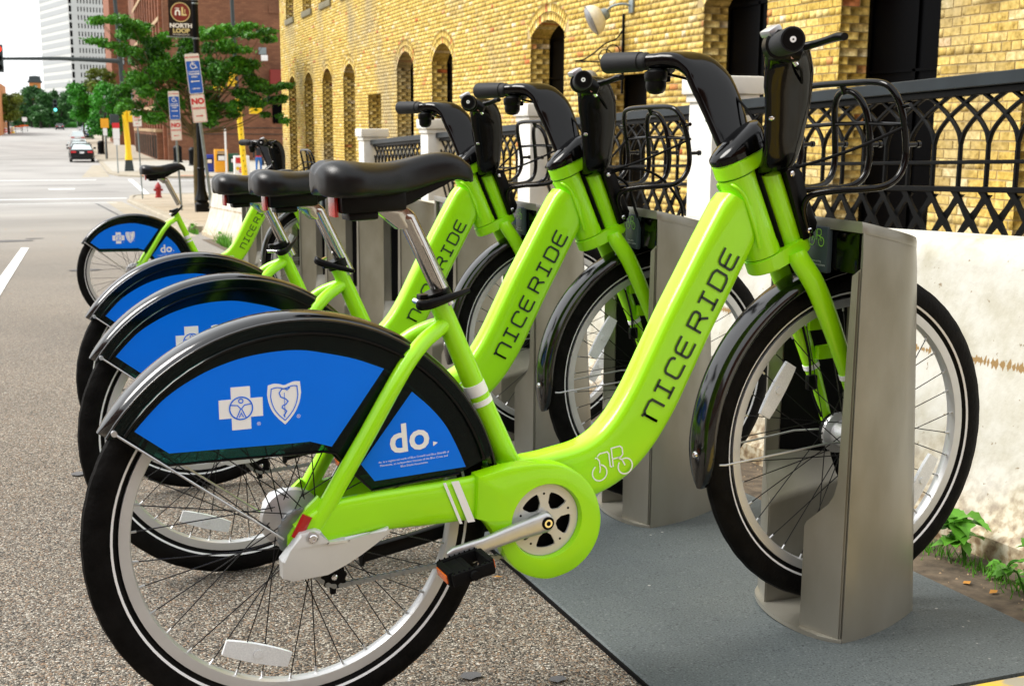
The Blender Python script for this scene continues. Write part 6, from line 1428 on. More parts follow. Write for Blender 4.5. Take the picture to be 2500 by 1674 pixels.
bm = bmesh.new(); box(bm, -0.02, 0.03, -0.9, 0.9, -1.2, 1.2); bmesh.ops.recalc_face_normals(bm, faces=bm.faces); me = bpy.data.meshes.new('window'); bm.to_mesh(me); bm.free(); me.materials.append(M['palewin'])
for i in range(18):
    for z_ in (3, 7, 11): o = bpy.data.objects.new('window', me); COL.objects.link(o); o.parent = e; o.location = (0.0, -42 + i * 4.5, z_)
# ================================================================== TREES
def tree(name, loc, clumps, trunk, leafmat, nl, ls, seed, label, cat='tree', group=None, trunk_mat='bark', limbs=True):
    """clumps: (x, y, z, rx, ry, rz) relative; trunk: (height, r0, r1)"""
    r = np.random.RandomState(seed); e = empty(name, loc, label=label, cat=cat, group=group)
    bm = bmesh.new(); H, r0, r1 = trunk; rr = random.Random(seed)
    P_ = [(0, 0, -0.1)] + [(rr.uniform(-.02, .02) * H * q, rr.uniform(-.02, .02) * H * q, H * q) for q in (0.25, 0.5, 0.75, 1.0)]
    sweep(bm, crom(P_, 4), [r0 * 1.15, r0, (r0 + r1) / 2, r1], seg=9)
    if limbs:
        for (cx, cy, cz, a, b, c) in clumps[::2]:
            st = Vector(P_[-1]) * (0.55 + 0.45 * rr.random()); en = Vector((cx, cy, cz)); mid = (st + en) / 2 + Vector((0, 0, -0.08 * (en - st).length))
            sweep(bm, crom([st, mid, en], 4), [r1 * 0.75, r1 * 0.45, r1 * 0.12], seg=5)
    ob('trunk', bm, trunk_mat, e, 50)
    vol = np.array([a * b * c for *_, a, b, c in clumps]) ** 0.6; vol /= vol.sum(); idx = r.choice(len(clumps), nl, p=vol); C_ = np.array(clumps)[idx]
    d = r.normal(size=(nl, 3)); d /= np.linalg.norm(d, axis=1)[:, None]; rad = r.uniform(0.15, 1.0, nl) ** 0.45; rad *= 1 + 0.32 * np.abs(r.normal(size=nl)) * (r.random(nl) < 0.4)
    P0 = C_[:, :3] + d * rad[:, None] * C_[:, 3:]
    nrm = d * 0.5 + r.normal(size=(nl, 3)) * 0.8 + np.array([0, 0, 0.45]); nrm /= np.linalg.norm(nrm, axis=1)[:, None]
    t1 = np.cross(nrm, r.normal(size=(nl, 3))); t1 /= np.linalg.norm(t1, axis=1)[:, None]; t2 = np.cross(nrm, t1); s = ls * r.uniform(0.6, 1.3, nl)[:, None]
    V = np.stack([P0 - t1 * s, P0 - t2 * s * 0.45 + nrm * s * 0.12, P0 + t1 * s, P0 + t2 * s * 0.45 + nrm * s * 0.12], 1).reshape(-1, 3)
    Fc = np.arange(nl * 4).reshape(-1, 4); cl = r.random(len(clumps))[idx] * 0.7 + r.random(nl) * 0.7 - 0.1
    o = pydata('crown', V, Fc, leafmat, e, cl); o['kind'] = 'stuff'; return e
LC = [(275,62,28,12),(310,75,35,16),(345,85,30,18),(385,95,35,18),(400,120,30,20),(290,120,45,7),(330,125,30,12),(370,130,40,24),(400,160,45,32),(350,185,45,22),(320,205,35,15),(390,220,50,38),(340,245,42,22),(430,260,40,35),(370,287,38,15),(305,262,22,10),(440,200,35,50),(480,165,28,55),
      (530,85,28,16),(560,78,30,12),(600,80,30,12),(640,76,35,8),(680,85,20,6),(550,120,40,20),(580,142,42,18),(540,170,40,32),(600,165,32,9),(640,175,18,6),(560,220,50,32),(620,215,45,15),(670,210,38,9),(710,205,24,6),(640,250,42,17),(590,265,45,20),(690,255,28,16),(520,250,35,38),(530,290,28,12),(680,283,18,10)]
rr = random.Random(4); cl = []
for px, py, rx, ry in LC:
    x = (px - 480) * 0.01144; z = 1.19 + (290 - py) * 0.01176 + (px - 480) * 0.0006 * 0 + 1.28
    for q in range(3): cl.append((x + rr.uniform(-.9, .9) * rx * 0.0116, rr.uniform(-1.1, 1.1), z + rr.uniform(-.95, .95) * max(12, ry) * 0.0118, rx * 0.0116 * rr.uniform(.45, .75), 0.28 + rr.random() * 0.25, max(0.085, ry * 0.0118 * rr.uniform(.45, .8))))
tree('street_tree', (3.13, 34.9, -1.28), cl, (3.4, 0.062, 0.040), 'leaf', 42000, 0.066, 11, 'slim street tree with wide layered green crown spreading behind the banner pole')
def blob_tree(name, x, y, w_, h0, h1, leafmat, nl, ls, seed, label, group=None, nblob=26, cat='tree', tr=0.2):
    rr = random.Random(seed); cl = []
    zc = (h0 + h1) / 2; hh = (h1 - h0) / 2
    for i in range(nblob):
        a = rr.uniform(0, 2 * math.pi); b = rr.uniform(-1, 1); q = rr.uniform(0.25, 0.85); k = math.sqrt(max(0.05, 1 - b * b * 0.8))
        cl.append((w_ * q * k * math.cos(a), w_ * q * k * math.sin(a), zc + hh * 0.82 * b, w_ * rr.uniform(.2, .36), w_ * rr.uniform(.2, .36), hh * rr.uniform(.16, .3)))
    return tree(name, (x, y, gz(y)), cl, (h0 + hh * 0.9, tr, tr * 0.5), leafmat, nl, ls, seed, label, cat, group, 'barkdark')
def at(px, Y): return -0.327 + (Y + 1.875) * ((px - 186) / 2931 * 0.885 + 0.0062 - 0.0) # street-parallel px to x
def dirx(px, Y):      # place by bearing: px at the horizon
    v = Vector(((px - 1249.8) / 2931.17, 1.0, -(300 - 838.0) / 2931.17)); wv = cr * v.x + cf * v.y + cu * v.z
    return CAM.x + (Y - CAM.y) * wv.x / wv.y
def hz(py, Y): return 0.973 + (307 - py) * (Y + 1.9) * 0.94 / 2931
# avenue trees on the right-hand pavement
blob_tree('street_tree', dirx(256, 104), 104, 1.75, hz(338, 104) + 1.85, hz(205, 104) + 1.85, 'leafmid', 5200, 0.16, 21, 'bright green street tree with a tie stake just left of the yellow signal pole', tr=0.09)
blob_tree('street_tree', dirx(248, 128), 128, 1.7, hz(235, 128) + 1.85, hz(172, 128) + 1.85, 'leafyel', 2600, 0.17, 22, 'pale feathery tree rising above the bright green one before the red brick block', tr=0.1)
blob_tree('street_tree', dirx(203, 170), 170, 2.7, hz(296, 170) - gz(170), hz(206, 170) - gz(170), 'leaffar' if False else 'leafmid', 5200, 0.22, 23, 'dense rounded dark green street tree in front of the foot of the white tower', tr=0.14)
far = [(78, 214, 300, 46, 'dark spreading tree below the brick clock tower'), (118, 232, 300, 34, 'dark tree between the clock tower and the white tower'), (152, 224, 300, 30, 'dark tree under the left corner of the white tower'), (185, 228, 305, 30, 'dark tree at the foot of the white tower, behind the rounded street tree'), (48, 245, 300, 26, 'dark tree just right of the olive tree'), (100, 262, 306, 26, 'low dark tree before the end of the road'), (140, 262, 306, 26, 'low green tree right of the green traffic light')]
for i, (px, t_, b_, wpx, lb) in enumerate(far):
    Y = 330 - 10 * (i % 3); blob_tree('park_tree', dirx(px, Y), Y, wpx * Y / 2931, hz(b_, Y) - gz(Y) * 1 - 0.6, hz(t_, Y) - gz(Y), 'leaffar', 4200, 0.42, 40 + i, lb, 'dark trees closing the end of the street', 22, tr=0.35)
blob_tree('park_tree', dirx(20, 235), 235, 3.3, hz(302, 235) - gz(235), hz(232, 235) - gz(235), 'leafyel', 5000, 0.26, 60, 'olive green tree at the left edge behind the road works', tr=0.2)
r = np.random.RandomState(8); nl = 7000; X = r.uniform(dirx(30, 350), dirx(250, 350), nl); Yv = r.uniform(345, 352, nl); Z = gz(345) + r.uniform(0, 1, nl) * (5.5 + 1.5 * np.sin(X * 0.35) + 1.0 * np.sin(X * 0.93))
s = 0.55; V = np.stack([np.stack([X - s, Yv, Z], 1), np.stack([X, Yv - s * .5, Z - s * .5], 1), np.stack([X + s, Yv, Z + .1], 1), np.stack([X, Yv + s * .5, Z + s * .5], 1)], 1).reshape(-1, 3)
o = pydata('far_woodland', V, np.arange(nl * 4).reshape(-1, 4), 'leaffar', None, r.random(nl)); o['kind'] = 'stuff'
o = quadsheet('far_bank', [-90, 90], [346, 356], lambda x, y: gz(345) + (0 if y < 350 else 7), 'barkdark')
nl = 2600; X = r.uniform(dirx(84, 322), dirx(186, 322), nl); Yv = r.uniform(321, 323, nl); Z = gz(322) + r.uniform(0, 1.3, nl); s = 0.25
V = np.stack([np.stack([X - s, Yv, Z], 1), np.stack([X, Yv - s * .5, Z - s * .5], 1), np.stack([X + s, Yv, Z + .1], 1), np.stack([X, Yv + s * .5, Z + s * .5], 1)], 1).reshape(-1, 3)
o = pydata('low_shrubs', V, np.arange(nl * 4).reshape(-1, 4), 'leafmid', None, r.random(nl)); o['kind'] = 'stuff'

# ================================================================== STREET FURNITURE
# banner lamp pole
e = empty('banner_pole', (2.47, 26.6, -0.98), label='tall black fluted lamp pole on a square base carrying the brown district banner', cat='lamp pole')
bm = bmesh.new(); box(bm, -0.155, 0.155, -0.155, 0.155, 0, 0.19, 0.012); lathe(bm, [(0.165, 0.19), (0.15, 0.215), (0.125, 0.235), (0.135, 0.26), (0.175, 0.285), (0.165, 0.31), (0.125, 0.40), (0.100, 0.52), (0.088, 0.70), (0.082, 0.95), (0.092, 0.97), (0.092, 1.0), (0.076, 1.02)], (0, 0, 0), 'Z', 10); ob('base', bm, 'iron', e, 30)
bm = bmesh.new(); n_ = 20; rg = []
for zq, rq in ((0.95, 0.078), (3.9, 0.068), (7.5, 0.058)):
    rg.append([bm.verts.new(((rq if k % 2 else rq * 0.9) * math.cos(2 * math.pi * k / n_) + 0.012 * (zq / 4), (rq if k % 2 else rq * 0.9) * math.sin(2 * math.pi * k / n_), zq)) for k in range(n_)])
for a, b in zip(rg, rg[1:]):
    for k in range(n_): bm.faces.new((a[k], a[(k + 1) % n_], b[(k + 1) % n_], b[k]))
bm.faces.new(rg[-1]); ob('shaft', bm, 'iron', e, None)
for zq in (3.86, 4.62, 4.70): bm = bmesh.new(); lathe(bm, [(0.078, zq), (0.083, zq + .008), (0.083, zq + .022), (0.078, zq + .03)], (0.012, 0, 0), 'Z', 16); ob('band_clamp', bm, 'galv', e, 30)
for zq in (3.90, 4.72): bm = bmesh.new(); sweep(bm, [(0, 0, zq), (-0.60, 0, zq)], 0.012, seg=8); lathe(bm, [(0.02, -0.62), (0.02, -0.60)], (0, 0, zq), 'X', 8); ob('banner_arm', bm, 'galv', e, 30)
bn = empty('district_banner', (2.17, 26.6, 2.925), label='brown hanging banner with round maroon emblem reading NORTH LOOP', cat='banner')
bm = bmesh.new(); n_ = 10; V = [[bm.verts.new((-0.27 + 0.52 * i / n_, 0.012 * math.sin(i * 0.9) * (1 - abs(j - 4) / 5), 0.80 * j / 8)) for i in range(n_ + 1)] for j in range(9)]
for j in range(8):
    for i in range(n_): bm.faces.new((V[j][i], V[j][i + 1], V[j + 1][i + 1], V[j + 1][i]))
bmesh.ops.solidify(bm, geom=bm.faces[:], thickness=0.003); ob('cloth', bm, 'brown', bn, 40)
yb = -0.020
def disc(name, r0, r1, mat, yq, cx=-0.01, cz=0.53): bm = bmesh.new(); annulus(bm, (cx, cz), r0, r1, yq - 0.001, yq, 40); return ob(name, bm, mat, bn)
disc('gold_ring', 0.195, 0.212, 'gold', yb); bm = bmesh.new(); lathe(bm, [(0.195, yb), (0.195, yb - 0.001)], (-0.01, 0, 0.53), 'Y', 40); ob('emblem_disc', bm, 'maroon', bn)
bm = bmesh.new(); ribbon(bm, [(-0.115, 0.46), (-0.115, 0.53), (-0.10, 0.56), (-0.065, 0.57), (-0.035, 0.55), (-0.03, 0.52), (-0.03, 0.46)], 0.036, yb - .002); 
for q in range(3): plate(bm, [(-0.125 + q * .034, 0.595), (-0.105 + q * .034, 0.595), (-0.105 + q * .034, 0.63 - .008 * abs(q - 1)), (-0.125 + q * .034, 0.63 - .008 * abs(q - 1))], yb - .003, yb - .002)
ob('emblem_letter', bm, 'white', bn); bm = bmesh.new(); ribbon(bm, [(0.03, 0.64), (0.03, 0.475), (0.12, 0.475)], 0.040, yb - .002); ribbon(bm, [(0.085, 0.60), (0.085, 0.52)], 0.016, yb - .002); ob('emblem_letter', bm, 'gold', bn)
for s_t, zq, mt in (('NORTH', 0.235, 'white'), ('LOOP', 0.125, 'gold')): text('lettering', s_t, 0.150, mt, bn, frame_m((-0.01, yb - 0.001, zq), (1, 0, 0), (0, 0, 1)) @ Matrix.Diagonal((0.92, 0.85, 1, 1)), bold=0.006)
text('lettering', 'NEIGHBORHOOD', 0.045, 'sigwhite', bn, frame_m((-0.01, yb - 0.001, 0.045), (1, 0, 0), (0, 0, 1)))
# parking signs
def rrect(w_, h_, r_, n=5):
    P_ = []
    for cx, cz, a0 in ((w_ / 2 - r_, h_ / 2 - r_, 0), (-w_ / 2 + r_, h_ / 2 - r_, 90), (-w_ / 2 + r_, -h_ / 2 + r_, 180), (w_ / 2 - r_, -h_ / 2 + r_, 270)): P_ += arcp((cx, cz), r_, a0, a0 + 90, n)
    return P_
def signpost(x, y, z0, h, lean, yaw, label, kind, arrow1, arrow2, w_=0.24, group=None):
    e = empty('parking_sign_post', (x, y, z0), (0, R_(lean), R_(yaw)), label=label, cat='sign post', group=group)
    bm = bmesh.new(); sweep(bm, [(0, 0, -0.05), (0, 0, h)], 0.020, 0.026, seg=8, side=(1, 0, 0), ex=4)
    ob('post', bm, 'galv', e, 30)
    def sgn(name, zc, hh, mat): bm = bmesh.new(); plate(bm, rrect(w_, hh, 0.025), -0.030, -0.026); bmesh.ops.translate(bm, verts=bm.verts, vec=(0, 0, zc)); return ob(name, bm, mat, e, 30)
    def arrow(par, zc, dr, mat, L=0.075, yq=-0.0325):
        bm = bmesh.new(); a = 0.011
        P_ = [(-L, a * .7), (L - .03, a * .7), (L - .03, a * 1.9), (L, 0), (L - .03, -a * 1.9), (L - .03, -a * .7), (-L, -a * .7)]
        plate(bm, [(dr * p_, q + zc) for p_, q in (P_ if dr > 0 else P_[::-1])], yq - .0006, yq); ob('arrow', bm, mat, par)
    t_ = lambda par, s_, zc, sz, mat, yq=-0.0325, bold_=0.03: text('lettering', s_, sz, mat, par, frame_m((0, yq, zc), (1, 0, 0), (0, 0, 1)), bold=sz * bold_)
    H1, H2 = (0.66, 0.47)
    if kind == 'both':
        z2 = h - H1 / 2 - 0.02; s1 = sgn('disabled_sign', z2, H1, 'sigwhite')
        bm = bmesh.new(); plate(bm, rrect(w_ * .92, H1 * .80, 0.018), -0.0318, -0.0302); bmesh.ops.translate(bm, verts=bm.verts, vec=(0, 0, z2 - H1 * .085)); ob('blue_field', bm, 'sigblue', s1)
        t_(s1, 'NO PARKING', z2 + H1 * .41, 0.038, 'sigred'); bm = bmesh.new()
        o = (0.0, z2 + 0.14); ribbon(bm, [(o[0] + .045 * math.cos(R_(a)), o[1] - .01 + .045 * math.sin(R_(a))) for a in range(110, 370, 12)], 0.012, -0.0325)
        ribbon(bm, [(o[0] - .012, o[1] + .065), (o[0] - .006, o[1] + .01), (o[0] + .035, o[1] + .005), (o[0] + .050, o[1] - .045), (o[0] + .068, o[1] - .040)], 0.012, -0.0325); ribbon(bm, [(o[0] - .008, o[1] + .04), (o[0] + .03, o[1] + .036)], 0.010, -0.0325); annulus(bm, (o[0] - .014, o[1] + .088), 0.0, 0.013, -0.0335, -0.0325, 12); ob('wheelchair_symbol', bm, 'white', s1)
        for s_t, dz, sz in (('HANDICAPPED', .045, .027), ('TRANSFER', .005, .040), ('ONLY', -.040, .040)): t_(s1, s_t, z2 + dz - .01, sz, 'white')
        arrow(s1, z2 - .125, arrow1, 'white'); t_(s1, '1,000 FINE', z2 - .245, .030, 'white')
        z3 = h - H1 - H2 / 2 - 0.03
    else: z3 = h - H2 / 2 - 0.02
    s2 = sgn('no_parking_sign', z3, H2, 'sigwhite'); bm = bmesh.new(); q = rrect(w_ * .92, H2 * .95, 0.02); ribbon(bm, [(a, b + z3) for a, b in q], 0.005, -0.0315, closed=True); ob('red_border', bm, 'sigred', s2)
    t_(s2, 'NO', z3 + .115, .130, 'sigred', bold_=.055); t_(s2, 'PARKING', z3 + .0, .054, 'sigred', bold_=.03); arrow(s2, z3 - .125, arrow2, 'sigred', .062)
    return e
signpost(1.955, 19.5, gz(19.5) + 0.11, 2.88, -5.4, 4, 'leaning galvanised post with the larger blue disabled transfer sign over a NO PARKING sign', 'both', -1, 1)
signpost(2.12, 28.0, gz(28) + 0.13, 2.80, -1.6, 2, 'upright post with the smaller blue disabled transfer sign over a NO PARKING sign', 'both', 1, -1, w_=0.25)
e = signpost(2.17, 45.8, gz(45.8) + 0.12, 3.15, -1.2, 0, 'thin post with a single white no parking sign partly behind leaves, before the side street', 'one', 1, -1, w_=0.32)
nbox('upper_sign', e, 'sigwhite', -0.16, 0.16, -0.030, -0.026, 3.15, 3.32)
def board_post(x, y, boards, label, h=3.2):
    e = empty('sign_post', (x, y, gz(y) + 0.11), label=label, cat='sign post'); bm = bmesh.new(); sweep(bm, [(0, 0, 0), (0, 0, h)], 0.035, seg=7); ob('post', bm, 'galv', e, 30)
    for (w_, z0, z1, mt) in boards: bm = bmesh.new(); plate(bm, rrect(w_, z1 - z0, 0.04), -0.06, -0.05); bmesh.ops.translate(bm, verts=bm.verts, vec=(0, 0, (z0 + z1) / 2)); ob('sign_board', bm, mt, e, None)
    return e
board_post(dirx(255, 101), 101, [(0.62, 2.5, 3.25, 'orangebox'), (0.32, 1.9, 2.48, 'sigwhite')], 'post with a square orange sign over a small white one, under the bright green tree', 3.2)
e = board_post(dirx(282, 71.6), 71.6, [(0.40, 2.55, 2.85, 'sigred'), (0.38, 1.95, 2.55, 'sigwhite'), (0.34, 1.6, 1.94, 'sigwhite')], 'thin post with red and white tow away signs, left of the yellow signal pole', 2.8)
e = board_post(dirx(188, 230), 230, [(1.1, 2.7, 3.9, 'sigwhite')], 'round white sign board beyond the parked cars', 3.0)
# signal pole left (yellow foot, black mast, arm to the left)
e = empty('signal_mast', (3.0, 74.8, gz(74.8) + 0.12), label='traffic signal mast with yellow lower pole, black foot and a long arm reaching left', cat='signal pole')
bm = bmesh.new(); sweep(bm, [(0, 0, 0), (0, 0, 0.66)], [0.30, 0.22], seg=4, ex=6, side=(1, 0, 0)); ob('foot', bm, 'cap', e, None)
bm = bmesh.new(); sweep(bm, [(0, 0, 0.66), (0, 0, 1.0), (0.0, 0, 1.4), (-0.12, 0, 3.75)], [0.23, 0.185, 0.175, 0.16], seg=16); ob('yellow_pole', bm, 'yellow', e, 50)
bm = bmesh.new(); sweep(bm, crom([(-0.12, 0, 3.75), (-0.18, 0, 6.0), (-0.30, 0, 9.2), (-0.42, 0, 10.6), (-0.80, 0, 11.4), (-1.8, 0, 11.8)], 5), [0.15, 0.14, 0.12, 0.10, 0.08, 0.06], seg=12); ob('black_mast', bm, 'cap', e, 50)
bm = bmesh.new(); sweep(bm, [(-0.2, 0, 6.45), (-3.5, -0.1, 6.52), (-7.0, -0.2, 6.42)], [0.145, 0.11, 0.075], seg=12); ob('signal_arm', bm, 'cap', e, 50)
nbox('signal_box', e, 'cap', -0.95, -0.45, -0.2, 0.2, 2.75, 3.35, bev=0.03); nbox('bracket', e, 'yellow', 0.05, 0.55, -0.2, 0.1, 2.9, 3.55, bev=0.05); nbox('back_board', e, 'sigwhite', 0.75, 1.0, -0.1, 0.1, 4.5, 5.2, bev=0.03)
def signal(x, y, z, label, yaw=0, body='cap', lit=0, lens=(None, None, None), w_=0.34):
    e = empty('traffic_signal', (x, y, z), (0, 0, R_(yaw)), label=label, cat='traffic light'); bm = bmesh.new(); box(bm, -w_ / 2, w_ / 2, -0.12, 0.12, 0, 1.05 * w_ / 0.34, bev=0.03); ob('housing', bm, body, e, 30)
    for q in range(3):
        zc = (0.875 - 0.35 * q) * w_ / 0.34; mt = {0: 'litred', 1: 'orange', 2: 'litgreen'}[q] if q == lit else 'matte'
        bm = bmesh.new(); lathe(bm, [(0.36 * w_, -0.121), (0.34 * w_, -0.135), (0.001, -0.145)], (0, 0, zc), 'Y', 20); ob('lens', bm, mt, e, 40)
        bm = bmesh.new(); R3 = 0.40 * w_
        V = [[bm.verts.new((R3 * math.cos(R_(a)), yq, zc + R3 * math.sin(R_(a)))) for a in range(-20, 201, 20)] for yq in (-0.12, -0.34)]
        for k in range(11): bm.faces.new((V[0][k], V[0][k + 1], V[1][k + 1], V[1][k]))
        bmesh.ops.solidify(bm, geom=bm.faces[:], thickness=0.008); ob('visor', bm, body, e, 40)
    return e
signal(-3.86, 74.5, 3.93, 'big black traffic light glowing red at the left edge, hung on the signal arm', w_=0.50, lit=0)
signal(2.86, 74.2, 2.35, 'small red pedestrian signal on the signal mast, half hidden in leaves', w_=0.30, lit=0)
# green light far down the road
signal(dirx(137, 300), 300, gz(300) + 3.9, 'distant traffic light showing green over the end of the road', w_=0.9, lit=2)
# right yellow pole
e = empty('signal_pole', (8.55, 64.85, gz(64.85) + 0.12), label='perforated yellow signal pole in front of the newspaper boxes', cat='signal pole')
bm = bmesh.new(); sweep(bm, [(0, 0, 0), (-0.25, 0, 4.15)], [0.155, 0.15], seg=14); ob('yellow_pole', bm, 'yellow', e, 50)
bm = bmesh.new(); rr = random.Random(2)
for q in range(12): zq = 0.3 + q * 0.28; xq = -0.06 * zq + rr.uniform(-.05, .05); lathe(bm, [(0.032, -0.165), (0.032, -0.150)], (xq, 0, zq), 'Y', 8)
tag(ob('bolt_holes', bm, 'matte', e), kind='stuff')
bm = bmesh.new(); sweep(bm, crom([(-0.27, 0, 4.15), (-0.35, 0, 7.0), (-0.42, 0, 12.0)], 3), [0.12, 0.11, 0.09], seg=10); ob('black_mast', bm, 'cap', e, 50)
bm = bmesh.new(); sweep(bm, [(-0.27, 0, 3.9), (0.5, 0, 3.95)], 0.04, seg=8); sweep(bm, [(-0.28, 0, 5.1), (-1.3, 0, 5.15)], 0.045, seg=8); ob('signal_bracket', bm, 'galv', e, 40)
signal(7.27, 64.7, 2.72, 'yellow backed traffic signal seen through the tree, the larger of two side by side', 150, 'yellow', lit=9, w_=0.42)
signal(7.95, 64.7, 3.05, 'yellow backed traffic signal seen through the tree, right of the larger one', 120, 'yellow', lit=9, w_=0.38)
nbox('pedestrian_button_box', e, 'yellow', 0.35, 1.0, -0.15, 0.15, 3.35, 4.15, bev=0.04)
# hydrant
e = empty('fire_hydrant', (2.78, 46.2, gz(46.2) + 0.11), label='dark red fire hydrant on the near kerb under the far bicycle\'s saddle', cat='hydrant')
bm = bmesh.new(); lathe(bm, [(0.13, 0), (0.13, 0.04), (0.105, 0.05), (0.10, 0.36), (0.125, 0.37), (0.125, 0.40), (0.11, 0.43), (0.085, 0.50), (0.04, 0.545), (0.03, 0.58), (0.001, 0.59)], (0, 0, 0), 'Z', 20); ob('barrel', bm, 'hydrant', e, 40)
bm = bmesh.new(); lathe(bm, [(0.045, -0.155), (0.045, 0.155)], (0, 0, 0.30), 'X', 14); lathe(bm, [(0.055, -0.17), (0.055, -0.12)], (0, 0, 0.30), 'X', 6); lathe(bm, [(0.055, 0.12), (0.055, 0.17)], (0, 0, 0.30), 'X', 6); ob('side_outlets', bm, 'hydrant', e, 30)
bm = bmesh.new(); lathe(bm, [(0.060, -0.15), (0.060, -0.05)], (0, 0, 0.27), 'Y', 14); ob('front_outlet', bm, 'hydrant', e, 30)
# newspaper boxes
def newsbox(x, y, w_, h_, mat, label, legs=False):
    e = empty('newspaper_box', (x, y, gz(y) + 0.12), label=label, cat='newspaper box', group='newspaper boxes by the brown building')
    nbox('cabinet', e, mat, -w_ / 2, w_ / 2, -0.22, 0.22, 0.05, h_, bev=0.025); nbox('display_window', e, 'glassdark', -w_ * .34, w_ * .34, -0.235, -0.221, h_ * .52, h_ * .80)
    nbox('paper', e, 'sigwhite', -w_ * .25, w_ * .25, -0.242, -0.236, h_ * .54, h_ * .73); nbox('handle', e, mat, -w_ * .3, w_ * .3, -0.27, -0.221, h_ * .40, h_ * .44, bev=0.008)
    return e
newsbox(dirx(507, 71), 71.0, 0.5, 1.05, 'navy', 'dark blue newspaper box half hidden by the lamp pole'); e = newsbox(dirx(536, 70.4), 70.4, 0.74, 1.36, 'orangebox', 'tall orange newspaper box with two display windows'); nbox('upper_window', e, 'tan', -0.22, 0.22, -0.236, -0.2215, 1.08, 1.28)
newsbox(dirx(566, 70.6), 70.6, 0.60, 1.12, 'green', 'dark green newspaper box beside the orange one'); newsbox(dirx(681, 66), 66.0, 0.55, 0.62, 'green', 'low bright green box at the foot of the yellow building corner')
e = empty('poster_stand', (dirx(586, 67), 67.0, gz(67) + 0.12), label='white poster covered stand with red 81 numerals behind the yellow pole', cat='poster stand')
nbox('stand', e, 'sigwhite', -0.42, 0.42, -0.2, 0.2, 0.05, 1.08, bev=0.04); text('lettering', '81', 0.40, 'sigred', e, frame_m((0.02, -0.205, 0.28), (1, 0, 0), (0, 0, 1)), bold=0.012); nbox('pink_panel', e, 'redcloth', -0.34, -0.02, -0.206, -0.202, 0.66, 0.98); bm = bmesh.new(); lathe(bm, [(0.10, -0.208), (0.10, -0.204)], (-0.24, 0, 0.38), 'Y', 16); ob('yellow_burst', bm, 'yellow', e)
e = empty('newspaper_rack_pole', (dirx(548, 70), 69.9, gz(70) + 0.12), label='pink and white marker pole rising behind the orange newspaper box', cat='pole'); nbox('pole', e, 'sigwhite', -0.05, 0.05, -0.05, 0.05, 0, 2.6)
# litter bins / bench ends
def bin_(x, y, label):
    e = empty('litter_bin', (x, y, gz(y) + 0.11), label=label, cat='litter bin', group='black slatted litter bins'); n_ = 18
    for k in range(n_):
        a = 2 * math.pi * k / n_; bm = bmesh.new(); plate(bm, [(-0.03, 0.12), (0.03, 0.12), (0.03, 1.02), (-0.03, 1.02)], -0.008, 0.008); bmesh.ops.transform(bm, matrix=Matrix.Rotation(a, 4, 'Z') @ Matrix.Translation((0, -0.30, 0)), verts=bm.verts); ob('slat', bm, 'iron', e, None)
    bm = bmesh.new(); lathe(bm, [(0.40, 0), (0.36, 0.08), (0.27, 0.12), (0.27, 1.0), (0.34, 1.02), (0.34, 1.08), (0.22, 1.24), (0.12, 1.28)], (0, 0, 0), 'Z', 20); ob('liner', bm, 'iron', e, 40); return e
bin_(7.25, 92, 'black litter bin against the brown brick corner'); bin_(7.65, 84, 'black litter bin nearer the newspaper boxes, behind the tree trunk'); bin_(dirx(243, 120), 120, 'small black litter bin beside the distant street tree')
# grille railing by the corner
e = empty('bicycle_rack', (dirx(668, 74), 74, gz(74) + 0.12), label='black tubular railing at the corner beside the yellow building', cat='railing'); bm = bmesh.new()
for zq in (0.4, 0.75, 1.1): tube(bm, (-0.9, 0, zq), (0.9, 0, zq), 0.03)
for xq in (-0.9, -0.3, 0.3, 0.9): tube(bm, (xq, 0, 0), (xq, 0, 1.1), 0.03)
ob('rails', bm, 'iron', e, 40)
# road works at the far left
for i, (px, Y, mt, lb) in enumerate(((3, 236, 'sigred', 'red and white road works drum at the left edge'), (12, 232, 'sigwhite', 'white topped road works drum second from the left edge'), (22, 238, 'orange', 'orange road works drum beside the yellow signal post'), (30, 244, 'yellow', 'yellow road works drum right of the orange one'))):
    e = empty('traffic_drum', (dirx(px, Y), Y, gz(Y)), label=lb, cat='traffic drum', group='road works drums'); bm = bmesh.new(); lathe(bm, [(0.42, 0), (0.42, .06), (0.30, .08), (0.25, 1.05), (0.1, 1.1)], (0, 0, 0), 'Z', 14); ob('drum', bm, mt, e, 40)
    bm = bmesh.new(); lathe(bm, [(0.292, .35), (0.284, .55)], (0, 0, 0), 'Z', 14); lathe(bm, [(0.276, .72), (0.268, .9)], (0, 0, 0), 'Z', 14); ob('reflective_band', bm, 'sigwhite' if mt != 'sigwhite' else 'sigred', e, 40)
for px, Y, lb in ((45, 246, 'striped barricade standing in the road works'), (58, 262, 'striped barricade farthest right in the road works')):
    e = empty('barricade', (dirx(px, Y), Y, gz(Y)), label=lb, cat='barricade', group='striped barricades')
    for q in range(2): nbox('board', e, 'orange' if q else 'sigwhite', -0.8, 0.8, -0.03, 0.03, 0.6 + q * .45, 0.85 + q * .45)
    bm = bmesh.new(); tube(bm, (-0.6, -0.3, 0), (-0.6, 0, 1.4), 0.04); tube(bm, (0.6, -0.3, 0), (0.6, 0, 1.4), 0.04); tube(bm, (-0.6, 0.3, 0), (-0.6, 0, 1.4), 0.04); tube(bm, (0.6, 0.3, 0), (0.6, 0, 1.4), 0.04); ob('legs', bm, 'cap', e, 40)
for px, Y, w_, mt, lb in ((13, 240, 0.5, 'sigwhite', 'white cabinet post in the road works at the far left'), (28, 250, 0.7, 'sigwhite', 'small white sign on a post beside the road works'), (60, 262, 0.9, 'sigwhite', 'pale sign on a dark post at the right end of the road works')):
    board_post(dirx(px, Y), Y, [(w_, 1.9, 2.7, mt)], lb, 2.6)
